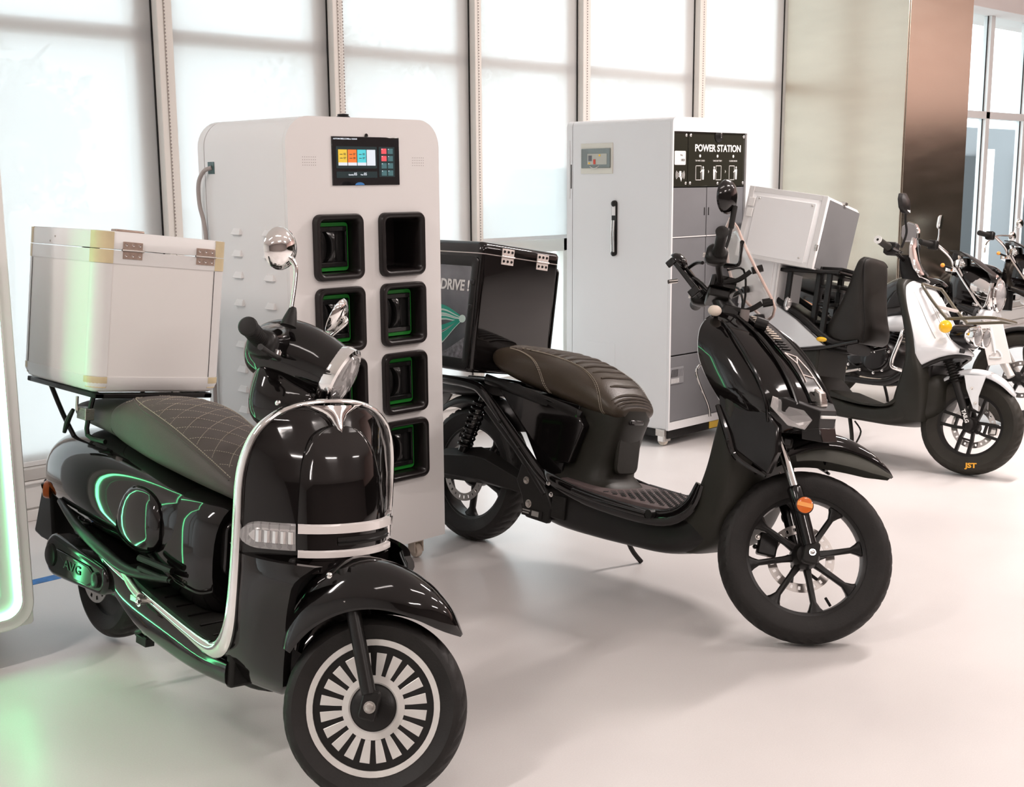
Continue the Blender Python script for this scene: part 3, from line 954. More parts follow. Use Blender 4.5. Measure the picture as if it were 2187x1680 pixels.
ob('handle_bar', G().tube([(-0.016, 0.408, 1.09), (-0.020, 0.408, 1.20), (-0.016, 0.408, 1.28)], 0.006, 10), CHROME, hd)
ob('handle_bar', G().tube([(-0.016, 0.424, 1.09), (-0.020, 0.424, 1.20), (-0.016, 0.424, 1.28)], 0.005, 10), CHROME, hd)
ob('handle_plate', G().box(-0.016, -0.009, 0.403, 0.426, 1.308, 1.362), ALU, hd, bevel=0.001)
for z_, r_ in ((1.375, 0.018), (1.090, 0.017)):
    ob('handle_knob', G().ball((-0.014, 0.414, z_), 0.011, r_, r_), SATIN, hd)
ob('hatch', G().box(-0.0015, 0.001, 0.405, 0.640, 0.12, 0.562), CABG, ps, bevel=0.001)
ob('hinge_strip', G().box(-0.003, 0.0, 0.770, 0.776, 1.40, 1.74), CABG, ps, bevel=0.001)
ob('latch_slot', G().box(-0.002, 0.0, 0.758, 0.764, 1.46, 1.60), FLATBLK, ps, smooth=0)

# ================================================================ SCOOTER TOOLS
def frame(x, y, lean):
    return Matrix.Translation((x, y, 0)) @ Matrix.Rotation(radians(-90), 4, 'Z') @ Matrix.Rotation(radians(-lean), 4, 'X')


def steer_T(R, ang, rake=26):
    ax = Vector((-sin(radians(rake)), 0, cos(radians(rake))))
    c = Vector((0, 0, R))
    return Matrix.Translation(c) @ Matrix.Rotation(radians(ang), 4, ax) @ Matrix.Translation(-c)


def tyre(parent, c, R, Rr, hw, m, T, name='tyre', grooves=26, gdepth=0.0040):
    """tyre with real tread grooves; c centre, axis = y"""
    prof = []
    H = R - Rr
    for i in range(17):
        a = -pi / 2 + pi * i / 16
        k = abs(sin(a))
        prof.append((Rr + H * (0.30 + 0.70 * cos(a) ** 0.62) if i not in (0, 16) else Rr, hw * math.copysign(k ** 0.9, a) * (1.0 if i not in (0, 16) else 0.72)))
    prof = [(Rr - 0.004, -hw * 0.66)] + prof + [(Rr - 0.004, hw * 0.66)]
    g = G()
    n = grooves * 4
    rings = []
    for j in range(n):
        a = 2 * pi * j / n
        ring = []
        for q, (r, h) in enumerate(prof):
            # slanted grooves: depressed where the phase of the tread matches
            if 5 <= q <= 13:
                ph = (j + abs(q - 9) * 0.8) % 4
                if ph < 1.0 and abs(q - 9) >= 1:
                    r = r - gdepth * 1.6
            ring.append((c[0] + r * cos(a), c[1] + h, c[2] + r * sin(a)))
        rings.append(ring)
    g.loft(rings, closed=True, loop=True)
    return ob(name, g, m, parent, T=T, smooth=30)


def disc_plate(parent, c, Ro, Ri, y, m, T, holes=20, name='brake_disc', th=0.004):
    """drilled disc: two concentric strips around a row of holes"""
    g = G()
    n = holes * 6
    rm = (Ro + Ri) / 2
    hr = (Ro - Ri) * 0.20
    # build a grid in polar space, skipping cells at the holes
    radii = [Ri, rm - hr, rm + hr, Ro]
    for k in range(3):
        for j in range(n):
            if k == 1 and j % 6 in (2, 3):
                continue
            a0, a1 = 2 * pi * j / n, 2 * pi * (j + 1) / n
            P = [(radii[k], a0), (radii[k + 1], a0), (radii[k + 1], a1), (radii[k], a1)]
            vs_ = [(c[0] + r * cos(a), yy, c[2] + r * sin(a)) for yy in (y - th / 2, y + th / 2) for r, a in P]
            g.add(vs_, [(3, 2, 1, 0), (4, 5, 6, 7), (0, 1, 5, 4), (1, 2, 6, 5), (2, 3, 7, 6), (3, 0, 4, 7)])
    return ob(name, g, m, parent, T=T, smooth=0)


def coil(parent, a, b, r, turns, wr, m, T=None, name='spring'):
    a, b = Vector(a), Vector(b)
    d = (b - a).normalized()
    x = d.orthogonal().normalized()
    y = d.cross(x)
    L = (b - a).length
    n = turns * 12
    pts = [tuple(a + d * (L * i / n) + x * (r * cos(2 * pi * i / 12)) + y * (r * sin(2 * pi * i / 12))) for i in range(n + 1)]
    return ob(name, G().tube(pts, wr, 6, k=1), m, parent, T=T)


def hexbolt(parent, c, r, ax, m=CHROME, T=None, name='bolt', h=0.008):
    ax = Vector(ax).normalized()
    g = G().lathe([(r * 1.35, 0), (r * 1.35, h * 0.3)], c, ax, 18).lathe([(r, h * 0.3), (r, h), (r * 0.6, h * 1.15)], c, ax, 6)
    return ob(name, g, m, parent, T=T, smooth=25)


def stitch(name, pts, parent, m=THREAD, r=0.0014, T=None, gap=0.006, k=6):
    """line of separate thread stitches along a path"""
    P = [Vector(p) for p in catmull(pts, k)]
    g = G()
    acc = 0.0
    on = True
    for a, b in zip(P[:-1], P[1:]):
        L = (b - a).length
        n = max(1, int(L / gap))
        for i in range(n):
            p, q = a.lerp(b, i / n), a.lerp(b, (i + 0.68) / n)
            g.tube([p, q], r, 5, k=1)
    return tag(ob(name, g, m, parent, T=T), kind='stuff')


def delivery_latch(parent, c, m=CHROME):
    pass


# ================================================================ BLACK RETRO SCOOTER (front left)
F1 = frame(1.711, 2.30, 7)
T1 = Matrix.Translation((0, 0, -0.008)) @ steer_T(0.230, 45)
s1 = thing('scooter', 'black retro scooter with chrome trim and round headlamp in the left foreground', 'scooter', M=F1)

# ---- shield surface
SROW = [  # z, half width, s_edge, s_nose
    (0.535, 0.234, -0.300, -0.142), (0.60, 0.236, -0.302, -0.150), (0.68, 0.237, -0.304, -0.163), (0.76, 0.235, -0.306, -0.184), (0.83, 0.222, -0.302, -0.211),
    (0.88, 0.198, -0.294, -0.236), (0.915, 0.165, -0.284, -0.250), (0.938, 0.120, -0.276, -0.259), (0.951, 0.060, -0.270, -0.264)]


def srow(z):
    for a, b in zip(SROW[:-1], SROW[1:]):
        if z <= b[0]:
            t = max(0.0, (z - a[0]) / (b[0] - a[0]))
            return [p + (q - p) * t for p, q in zip(a, b)]
    return list(SROW[-1])


def S1(z, y, off=0.0):
    _, w_, se, sn = srow(z)
    u = min(1.0, abs(y) / max(w_, 1e-4))
    s = se + (sn - se) * (1 - u ** 2.3)
    # normal leans outwards with u
    nx, ny = 1.0, math.copysign(min(1.2, 2.3 * u ** 1.3 * (sn - se) / max(w_, 0.02)), y)
    L = sqrt(nx * nx + ny * ny)
    return (s + off * nx / L, y + off * ny / L, z)


zz = [r[0] for r in catmull([(z,) for z, *_ in SROW], 4)]
nU = 28
g = G()
rings = []
for z in zz:
    _, w_, se, sn = srow(z)
    ys = [w_ * sin(pi / 2 * (2 * i / nU - 1)) for i in range(nU + 1)]
    ring = [S1(z, y) for y in ys]
    ring += [(se - 0.028 + (sn - se) * 0.25 * (1 - (abs(y) / w_) ** 2), y * 0.94, z) for y in reversed(ys)]
    rings.append(ring)
ob('leg_shield', G().loft(rings), GLOSS, s1, smooth=50)
# lower cheeks beside the wheel
CH = [(0.205, -0.50, -0.235, 0.150, 0.120), (0.245, -0.46, -0.190, 0.185, 0.150), (0.30, -0.41, -0.178, 0.212, 0.160), (0.36, -0.345, -0.168, 0.226, 0.166), (0.42, -0.315, -0.158, 0.232, 0.176), (0.48, -0.302, -0.140, 0.234, 0.184), (0.535, -0.300, -0.112, 0.234, 0.190), (0.575, -0.301, -0.085, 0.235, 0.150)]
for sy in (-1, 1):
    rings = []
    for z, a, b, ta, tb in catmull(CH, 3):
        n = 8
        P = []
        for i in range(n + 1):
            u = i / n
            P.append((a + (b - a) * u, sy * (ta + (tb - ta) * u ** 2.2), z))
        for i in range(n, -1, -1):
            u = i / n
            P.append((a + (b - a) * u, sy * (ta + (tb - ta) * u ** 2.2 - 0.022), z))
        rings.append(P)
    ob('shield_cheek', G().loft(rings), GLOSS, s1, smooth=50)
ob('wheel_well', G().box(-0.375, -0.345, -0.205, 0.205, 0.20, 0.62).box(-0.35, -0.18, -0.15, 0.15, 0.555, 0.575), MATTE, s1, bevel=0.01)
# raised centre panel of the shield
g = G()
hwz = [(0.572, 0.132), (0.60, 0.134), (0.65, 0.133), (0.70, 0.130), (0.76, 0.124), (0.81, 0.114), (0.85, 0.098), (0.875, 0.080), (0.892, 0.052), (0.900, 0.022)]
rings = []
for z, hw in catmull(hwz, 4):
    ys = [hw * (2 * i / 18 - 1) for i in range(19)]
    rings.append([S1(z, ys[0], -0.002)] + [S1(z, y, 0.017 if 0 < i < 18 else 0.011) for i, y in enumerate(ys)] + [S1(z, ys[-1], -0.002)])
ob('centre_panel', G().loft(rings), GLOSS, s1, smooth=50)


def sband(name, pts, m, off0, off1, parent, nw=14, **k):
    """band wrapped over the shield: pts = (z0,z1) limits as functions of y"""
    y0, y1, fz = pts
    rings = []
    for i in range(nw + 1):
        y = y0 + (y1 - y0) * i / nw
        z0, z1 = fz(y, i / nw)
        rings.append([S1(z0, y, off0), S1(z0 + 0.003, y, off1), S1(z1 - 0.003, y, off1), S1(z1, y, off0)])
    return ob(name, G().loft(rings), m, parent, smooth=50, **k)


sband('light_strip', (-0.132, 0.132, lambda y, t: (0.638, 0.663)), FROST, 0.016, 0.028, s1)
sband('light_strip', (-0.132, 0.132, lambda y, t: (0.578, 0.598)), FROST, 0.016, 0.026, s1)
sband('grille_insert', (-0.045, 0.132, lambda y, t: (0.606, 0.632)), MATTE, 0.012, 0.0195, s1)
sband('grille_blade', (-0.045, 0.132, lambda y, t: (0.614, 0.620)), GLOSS2, 0.018, 0.023, s1)
sband('lower_lip', (-0.136, 0.136, lambda y, t: (0.538, 0.574)), GLOSS, 0.0, 0.020, s1)
for sy in (-1, 1):
    f = lambda y, t, sy=sy: (0.626 - 0.034 * sqrt(max(0.0, 1 - max(0.0, (abs(y) - 0.200) / 0.034) ** 2)), 0.626 + 0.034 * sqrt(max(0.0, 1 - max(0.0, (abs(y) - 0.200) / 0.034) ** 2)))
    ts = sband('turn_signal', (sy * 0.136, sy * 0.2335, f), LENS, 0.0, 0.013, s1, 16)
    f2 = lambda y, t, sy=sy: (0.626 - 0.019 * sqrt(max(0.0, 1 - max(0.0, (abs(y) - 0.200) / 0.019) ** 2)), 0.626 + 0.019 * sqrt(max(0.0, 1 - max(0.0, (abs(y) - 0.200) / 0.019) ** 2)))
    sband('lamp_reflector', (sy * 0.138, sy * 0.2185, f2), REFL, 0.0, 0.006, ts, 12)
    for k in range(5):
        yk = sy * (0.150 + 0.014 * k)
        g = G().loft([[S1(z, yk - 0.002, 0.012), S1(z, yk + 0.005, 0.0165), S1(z, yk + 0.010, 0.012)] for z in (0.611, 0.641)])
        ob('reflector_rib', g, REFL, ts)
# chrome crest at the top of the nose
rings = []
for i in range(13):
    t = i / 12
    z = 0.9515 - 0.066 * t
    hw = 0.090 * (1 - t) ** 3.2 + 0.015 * sqrt(max(0, 1 - t ** 5)) + 0.001
    ys = [hw * (2 * j / 8 - 1) for j in range(9)]
    rings.append([S1(z, ys[0], -0.002)] + [S1(z, y, 0.010 + 0.012 * sqrt(max(0, 1 - (2 * j / 8 - 1) ** 2))) for j, y in enumerate(ys)] + [S1(z, ys[-1], -0.002)])
ob('chrome_crest', G().loft(rings), CHROME, s1, smooth=60)
# chrome trim all round the shield and along the floor edge
near = [(-1.36, 0.178, 0.458), (-1.20, 0.196, 0.412), (-1.05, 0.203, 0.375), (-0.87, 0.208, 0.344), (-0.70, 0.212, 0.318), (-0.55, 0.217, 0.298), (-0.46, 0.221, 0.290), (-0.395, 0.226, 0.297), (-0.345, 0.232, 0.330), (-0.318, 0.236, 0.385), (-0.308, 0.238, 0.46), (-0.305, 0.239, 0.56),
        (-0.306, 0.240, 0.66), (-0.308, 0.239, 0.76), (-0.304, 0.228, 0.83), (-0.296, 0.204, 0.885), (-0.286, 0.165, 0.924), (-0.277, 0.118, 0.946), (-0.270, 0.06, 0.958)]
P = [(x, -y, z) for x, y, z in near] + [(-0.267, 0, 0.961)] + [(x, y, z) for x, y, z in reversed(near)]
nP = len(near)
rad = [0.008] * 4 + [0.010, 0.013, 0.018, 0.024, 0.026, 0.023, 0.020, 0.0185, 0.0175, 0.017, 0.0165, 0.015, 0.013, 0.011, 0.010]
ob('chrome_trim', G().tube(P, rad + [0.009] + rad[::-1], 12, 4, flat=(1.0, 0.62)), CHROME, s1)
# floor pan / skirt
ob('floor_pan', G().secs([(-1.30, 0.405, 0.436, 0.165, 5), (-1.12, 0.315, 0.388, 0.190, 5), (-1.0, 0.255, 0.360, 0.198, 5), (-0.85, 0.205, 0.334, 0.204, 5), (-0.65, 0.188, 0.304, 0.210, 5), (-0.50, 0.188, 0.284, 0.214, 5), (-0.36, 0.196, 0.282, 0.214, 5)], 32), GLOSS, s1, smooth=50)
fm = ob('floor_mat', G().secs([(-1.02, 0.35, 0.374, 0.176, 8), (-0.85, 0.32, 0.343, 0.182, 8), (-0.65, 0.29, 0.313, 0.186, 8), (-0.50, 0.27, 0.294, 0.190, 8), (-0.385, 0.27, 0.291, 0.190, 8)], 28), MATTE, s1, smooth=50)
for i in range(7):
    x = -0.44 - 0.068 * i
    z = 0.294 + (0.0 if x > -0.5 else (-x - 0.5) * 0.140)
    for (y0, y1) in ((-0.165, -0.03), (0.02, 0.155)):
        ob('mat_rib', G().tube([(x, y0, z), (x - 0.012, y1, z)], 0.0035, 6, k=1), SATIN, fm)
for x, y in ((-0.42, -0.05), (-0.80, -0.02)):
    ob('mat_plug', G().lathe([(0.018, 0), (0.018, 0.003), (0.012, 0.0045)], (x, y, 0.292 + (0.044 if x < -0.6 else 0)), (0, 0, 1), 18), FLATBLK, fm)
# body under the seat
ob('seat_base', G().secs([(-1.02, 0.36, 0.64, 0.150, 3), (-0.85, 0.33, 0.655, 0.165, 3), (-0.74, 0.31, 0.650, 0.160, 3.2), (-0.66, 0.30, 0.640, 0.145, 3), (-0.615, 0.31, 0.63, 0.115, 2.6)], 32), GLOSS, s1, smooth=50)
ob('storage_lid', G().prism([(y, z) for y, z in rrect(0.17, 0.16, 0.03, 5, 0, 0.50)], -0.625, -0.600, fn=lambda u, v, d: (d, u, v)), GLOSS2, s1, bevel=0.006)
ob('lid_badge', G().prism([(0, 0.545), (0.022, 0.520), (-0.022, 0.520)], -0.602, -0.596, fn=lambda u, v, d: (d, u - 0.05, v)), CREAM, s1)
# rear cowl
ob('rear_cowl', G().secs([(-1.80, 0.545, 0.560, 0.015, 2), (-1.78, 0.50, 0.60, 0.055, 2.1), (-1.72, 0.455, 0.648, 0.110, 2.2), (-1.62, 0.430, 0.694, 0.155, 2.3), (-1.48, 0.418, 0.722, 0.186, 2.4), (-1.32, 0.408, 0.732, 0.203, 2.4), (-1.15, 0.398, 0.722, 0.207, 2.4), (-0.98, 0.392, 0.700, 0.200, 2.4),
                          (-0.84, 0.395, 0.672, 0.182, 2.4), (-0.73, 0.415, 0.645, 0.150, 2.3), (-0.66, 0.45, 0.60, 0.100, 2.2), (-0.635, 0.50, 0.55, 0.04, 2)], 40, 5), GLOSS, s1, smooth=60)
for sy in (-1, 1):
    ob('cowl_bulge', G().secs([(-1.06, 0.505, 0.515, 0.01, 2), (-1.04, 0.462, 0.572, 0.022, 2), (-0.98, 0.440, 0.622, 0.034, 2.1), (-0.90, 0.435, 0.628, 0.036, 2.1), (-0.83, 0.455, 0.600, 0.028, 2), (-0.80, 0.50, 0.55, 0.012, 2)], 24, 4).tf(Matrix.Translation((0, sy * 0.174, 0))), GLOSS, s1, smooth=60)
    ob('cowl_rail', G().tube([(-1.45, sy * 0.180, 0.490), (-1.25, sy * 0.205, 0.442), (-1.05, sy * 0.212, 0.405), (-0.90, sy * 0.208, 0.385), (-0.72, sy * 0.185, 0.40)], [0.010, 0.016, 0.018, 0.016, 0.010], 10), SATIN, s1)
ob('side_vent', G().tube([(-0.86, -0.206, 0.435), (-0.72, -0.178, 0.425)], 0.010, 8, k=1).tube([(-0.85, -0.212, 0.408), (-0.71, -0.184, 0.398)], 0.007, 8, k=1), SATIN, s1)
# passenger foot peg
pg = ob('foot_peg', G().tube([(-0.95, -0.205, 0.375), (-0.86, -0.222, 0.352), (-0.80, -0.228, 0.338)], [0.012, 0.013, 0.012], 10).box(-0.845, -0.785, -0.236, -0.196, 0.318, 0.335), BRUSH, s1, bevel=0.002)
hexbolt(pg, (-0.79, -0.236, 0.327), 0.010, (0, -1, 0))
# tail light, number-plate flap, rear indicators
ob('tail_lamp', G().ball((-1.80, 0, 0.575), 0.03, 0.05, 0.035, 18, 10), mat('dark_red_lens', (0.25, 0.01, 0.01), 0.12, coat=1.0), s1)
ob('plate_flap', G().prism([(-1.74, 0.47), (-1.70, 0.30), (-1.71, 0.285), (-1.80, 0.288), (-1.86, 0.30), (-1.85, 0.33), (-1.80, 0.50)], -0.085, 0.085), MATTE, s1, bevel=0.01)
for sy in (-1, 1):
    st = ob('indicator_stalk', G().tube([(-1.60, sy * 0.13, 0.52), (-1.625, sy * 0.16, 0.500)], 0.016, 10, k=1), SATIN, s1)
    ob('indicator_lens', G().lathe([(0.031, 0), (0.031, 0.012), (0.026, 0.020), (0.012, 0.025)], (-1.615, sy * 0.140, 0.495), (-0.55, sy * 0.85, 0), 22), AMBER, st)
# seat
sadL = [(-1.56, 0.772, 0.790, 0.05, 2.2), (-1.53, 0.748, 0.806, 0.105, 2.4), (-1.45, 0.735, 0.822, 0.132, 2.6), (-1.34, 0.728, 0.832, 0.142, 2.7), (-1.24, 0.722, 0.840, 0.150, 2.7), (-1.19, 0.715, 0.842, 0.150, 2.7)]
ob('rear_seat', G().secs(sadL, 36, 4), LEATH, s1, smooth=60)
FS = [(-1.235, 0.745, 0.790, 0.10, 2.2), (-1.21, 0.722, 0.842, 0.142, 2.5), (-1.15, 0.705, 0.866, 0.160, 2.6), (-1.05, 0.690, 0.872, 0.169, 2.6), (-0.95, 0.677, 0.862, 0.171, 2.6), (-0.85, 0.665, 0.838, 0.163, 2.5), (-0.75, 0.652, 0.802, 0.145, 2.4), (-0.66, 0.640, 0.758, 0.119, 2.3), (-0.585, 0.632, 0.712, 0.090, 2.2), (-0.545, 0.640, 0.675, 0.050, 2)]
seat = ob('seat', G().secs(FS, 44, 5), LEATH, s1, smooth=60)


def fsurf(x, yk):
    """top surface of the front seat: yk = -1..1 across"""
    for a, b in zip(FS[:-1], FS[1:]):
        if a[0] <= x <= b[0]:
            t = (x - a[0]) / (b[0] - a[0])
            zb, zt, hw, p = [u + (v - u) * t for u, v in zip(a[1:], b[1:])]
            y = hw * yk
            return (x, y, (zb + zt) / 2 + (zt - zb) / 2 * max(0.0, 1 - abs(yk) ** p) ** (1 / p) + 0.0008)
    return (x, 0, FS[-1][2])


for sy in (-1, 1):
    edge = [(-1.17, 0.0), (-1.175, 0.35 * sy), (-1.15, 0.62 * sy), (-1.05, 0.80 * sy), (-0.95, 0.85 * sy), (-0.85, 0.86 * sy), (-0.75, 0.88 * sy), (-0.66, 0.90 * sy), (-0.60, 0.92 * sy)]
    ob('seat_piping', G().tube([fsurf(a, b) for a, b in catmull(edge, 4)], 0.0030, 7, k=1), LEATH, seat)
    stitch('seat_stitching', [Vector(fsurf(a, b * 0.93)) + Vector((0, 0, 0.001)) for a, b in edge], seat)
g = G()
for d in (-1, 1):
    for i in range(-3, 13):
        pts = []
        for j in range(15):
            yk = -0.78 + 1.56 * j / 14
            x = -1.16 + i * 0.062 + d * yk * 0.10 + 0.03
            if -1.15 < x < -0.62:
                q = fsurf(x, yk)
                pts.append((q[0], q[1], q[2] + 0.0003))
        if len(pts) > 2:
            for a, b in zip(pts[:-1], pts[1:]):
                a, b = Vector(a), Vector(b)
                m_ = 3
                for k in range(m_):
                    g.tube([a.lerp(b, k / m_), a.lerp(b, (k + 0.6) / m_)], 0.0010, 4, k=1)
tag(ob('diamond_stitching', g, THREAD, seat), kind='stuff')
# rear rack under the case
rk = ob('rear_rack', G().box(-1.70, -1.20, -0.20, -0.17, 0.852, 0.868).box(-1.70, -1.20, 0.17, 0.20, 0.852, 0.868).box(-1.70, -1.67, -0.20, 0.20, 0.852, 0.868).box(-1.23, -1.20, -0.20, 0.20, 0.852, 0.868).box(-1.47, -1.44, -0.2, 0.2, 0.852, 0.868), SATIN, s1, bevel=0.003)
for sy in (-1, 1):
    ob('rack_leg', G().tube([(-1.28, sy * 0.165, 0.855), (-1.29, sy * 0.172, 0.80), (-1.30, sy * 0.170, 0.725), (-1.22, sy * 0.15, 0.715)], 0.008, 8, 3), SATIN, rk)
    ob('rack_leg', G().tube([(-1.60, sy * 0.165, 0.855), (-1.55, sy * 0.14, 0.76), (-1.50, sy * 0.12, 0.69)], 0.008, 8, 3), SATIN, rk)
ob('rack_clamp', G().box(-1.33, -1.27, -0.195, -0.165, 0.775, 0.812).cyl((-1.32, -0.20, 0.80), (-1.32, -0.20, 0.845), 0.005, 8), BRUSH, rk, bevel=0.002)
ob('rack_lever', G().tube([(-1.345, -0.20, 0.80), (-1.37, -0.205, 0.76), (-1.385, -0.207, 0.722)], [0.006, 0.009, 0.006], 8), SATIN, rk)
# power unit, rear wheel, stand
C1 = (-1.43, 0.02, 0.240)
rw = ob('rear_wheel', G().lathe([(0.02, -0.05), (0.06, -0.045), (0.10, -0.025), (0.14, -0.028), (0.148, -0.036), (0.148, 0.036), (0.14, 0.028), (0.10, 0.025), (0.02, 0.05)], C1, (0, 1, 0), 40), SATIN, s1)
tyre(rw, C1, 0.218, 0.145, 0.056, RUB, None)
disc_plate(rw, C1, 0.095, 0.062, -0.055, DISC, None, 12)
pu = ob('drive_cover', G().prism([(-1.405 + 0.068 * cos(radians(a)), 0.325 + 0.068 * sin(radians(a))) for a in range(80, 281, 12)] + [(-1.09 + 0.045 * cos(radians(a)), 0.315 + 0.045 * sin(radians(a))) for a in range(-80, 81, 12)], -0.215, -0.150), GLOSS2, s1, bevel=0.014, bseg=3)
ob('cover_ridge', G().prism([(-1.38, 0.352), (-1.15, 0.345), (-1.09, 0.318), (-1.15, 0.284), (-1.24, 0.285)], -0.221, -0.214), GLOSS2, pu, bevel=0.004)
ob('cover_cap', G().lathe([(0.036, 0), (0.036, 0.006), (0.028, 0.010)], (-1.42, -0.214, 0.322), (0, -1, 0), 24).lathe([(0.024, 0), (0.024, 0.008), (0.018, 0.012)], (-1.10, -0.214, 0.314), (0, -1, 0), 24), SATIN, pu)
text('cover_letters', 'AVG', 0.040, SATIN, pu, Matrix.Translation((-1.25, -0.2215, 0.318)) @ Matrix.Rotation(radians(90), 4, 'X'), 0.002, sx=1.5)
ob('swingarm', G().box(-1.40, -0.95, -0.15, -0.09, 0.25, 0.33).tube([(-1.05, -0.13, 0.30), (-0.98, -0.12, 0.24), (-0.90, -0.11, 0.215)], 0.018, 8), SATIN, s1, bevel=0.008)
ob('rear_shock', G().tube([(-1.42, -0.115, 0.36), (-1.33, -0.12, 0.52)], 0.012, 10, k=1), SATIN, s1)
coil(s1, (-1.42, -0.115, 0.38), (-1.34, -0.12, 0.51), 0.024, 6, 0.005, SATIN)
ob('centre_stand', G().tube([(-0.93, -0.12, 0.215), (-0.95, -0.13, 0.185), (-0.985, -0.13, 0.17)], 0.013, 8).box(-0.96, -0.90, -0.150, -0.120, 0.150, 0.175).tube([(-0.985, -0.13, 0.17), (-0.985, 0.13, 0.17)], 0.009, 8, k=1), SATIN, s1, bevel=0.002)
ob('side_stand', G().tube([(-0.95, 0.13, 0.21), (-0.93, 0.20, 0.10), (-0.92, 0.245, -0.022)], 0.011, 8), SATIN, s1)
hexbolt(s1, (-0.93, -0.135, 0.195), 0.013, (0, -1, 0), BRUSH)
ob('frame_underside', G().secs([(-1.05, 0.20, 0.28, 0.09, 4), (-0.8, 0.165, 0.24, 0.11, 4), (-0.45, 0.16, 0.23, 0.12, 4), (-0.34, 0.17, 0.22, 0.10, 4)], 20), MATTE, s1)

# ---- steered group
cw = (0, 0, 0.230)
fw = ob('front_wheel', G().lathe([(0.150, -0.036), (0.168, -0.040), (0.170, -0.030), (0.158, -0.024), (0.146, -0.020), (0.138, 0.0), (0.138, 0.02), (0.158, 0.026), (0.168, 0.040), (0.150, 0.036), (0.14, 0.03)][:], cw, (0, 1, 0), 56), SATIN, s1, T=T1)
ob('rim_ring', G().lathe([(0.1505, -0.030), (0.1510, -0.041), (0.1660, -0.043), (0.1670, -0.038), (0.160, -0.030)], cw, (0, 1, 0), 64), SILVER, fw, T=T1)
tyre(fw, cw, 0.230, 0.164, 0.056, RUB, T1, grooves=28)
# spoked cover: ring plus eighteen flared blades
ob('hub_ring', G().lathe([(0.058, -0.030), (0.058, -0.036), (0.062, -0.039), (0.078, -0.037), (0.079, -0.030)], cw, (0, 1, 0), 48, loop=True), SILVER, fw, T=T1)
blade = None
for k in range(20):
    a = 2 * pi * k / 20 + 0.08
    g = G()
    r0, r1 = 0.076, 0.133
    w0, w1 = 0.0078, 0.0128
    P = [(r0, -w0), (r1, -w1), (r1, w1), (r0, w0)]
    rings = []
    for yy in (-0.026, -0.036):
        rings.append([(cw[0] + r * cos(a) - w_ * sin(a), yy - (0.001 if r > 0.1 else 0), cw[2] + r * sin(a) + w_ * cos(a)) for r, w_ in P])
    ob('wheel_blade', G().loft(rings), SILVER, fw, T=T1, smooth=0, bevel=0.0012)
ob('hub', G().lathe([(0.01, -0.040), (0.050, -0.040), (0.058, -0.034), (0.058, 0.03), (0.02, 0.045)], cw, (0, 1, 0), 40), SATIN, fw, T=T1)
ob('wheel_web', G().lathe([(0.056, 0.012), (0.105, 0.012), (0.105, 0.018), (0.056, 0.018)], cw, (0, 1, 0), 40, loop=True), SATIN, fw, T=T1)
disc_plate(fw, cw, 0.108, 0.078, 0.034, DISC, T1, 18)
for sy in (-1, 1):
    fk = ob('fork_leg', G().tube([(-0.150, sy * 0.082, 0.54), (-0.10, sy * 0.086, 0.45), (-0.012, sy * 0.088, 0.262)], 0.0185, 16, k=2), SATIN, s1, T=T1)
    ob('fork_foot', G().prism([(x - 0.003, z + 0.237) for x, z in rrect(0.042, 0.072, 0.008, 3)], sy * 0.068, sy * 0.100), SATIN, fk, T=T1, bevel=0.004)
    hexbolt(fk, (0, sy * 0.100, 0.232), 0.011, (0, sy, 0), BRUSH, T=T1)
# fender
FE = [  # angle, crown radius, lower-edge radius, half width
    (52, 0.282, 0.276, 0.012), (57, 0.292, 0.262, 0.045), (64, 0.308, 0.249, 0.070), (74, 0.326, 0.242, 0.093), (86, 0.347, 0.239, 0.108), (98, 0.366, 0.239, 0.117), (112, 0.380, 0.240, 0.119), (126, 0.368, 0.241, 0.114), (140, 0.338, 0.243, 0.104), (152, 0.303, 0.245, 0.090), (160, 0.277, 0.247, 0.078)]
rings = []
for th, rc, re, hw in catmull(FE, 4):
    a = radians(th)
    P = []
    n = 14
    for q, off in ((0, 0.0), (1, -0.004)):
        idx = range(n + 1) if q == 0 else range(n, -1, -1)
        for i in idx:
            u = pi * i / n
            y = -hw * math.copysign(abs(cos(u)) ** 0.72, cos(u)) * (1 + off * 6)
            r = re + (rc - re) * sin(u) ** 0.85 + off
            P.append((cw[0] + r * cos(a), y, cw[2] + r * sin(a)))
    rings.append(P)
fe = ob('front_fender', G().loft(rings), GLOSS, s1, T=T1, smooth=60)
for th, r in ((121, 0.335), (117, 0.262)):
    a = radians(th)
    ob('fender_screw', G().ball((r * cos(a), -0.117 if th == 121 else -0.112, 0.23 + r * sin(a)), 0.0085, 0.005, 0.0085, 12, 6), CHROME, fe, T=T1)
# headset
hs = ob('headset', G().secs([(-0.565, 1.035, 1.080, 0.03, 2), (-0.545, 1.005, 1.118, 0.075, 2.1), (-0.50, 0.985, 1.150, 0.100, 2.2), (-0.45, 0.975, 1.162, 0.100, 2.2), (-0.39, 0.965, 1.155, 0.092, 2.1), (-0.34, 0.958, 1.138, 0.086, 2.0), (-0.300, 0.950, 1.120, 0.086, 2.0)], 36, 4), GLOSS, s1, T=T1, smooth=60)
hx_ = Vector((1, 0, -0.30)).normalized()
hc = Vector((-0.305, 0, 1.036))
ob('headlamp_rim', G().lathe([(0.083, -0.02), (0.089, -0.004), (0.088, 0.016), (0.080, 0.021), (0.075, 0.016)], hc, hx_, 44), CHROME, hs, T=T1)
ob('headlamp_reflector', G().lathe([(0.010, -0.002), (0.045, 0.002), (0.074, 0.014)], hc, hx_, 40), REFL, hs, T=T1)
ob('headlamp_lens', G().lathe([(0.076, 0.012), (0.070, 0.024), (0.050, 0.033), (0.022, 0.037), (0.002, 0.038)], hc, hx_, 44), LENS, hs, T=T1)
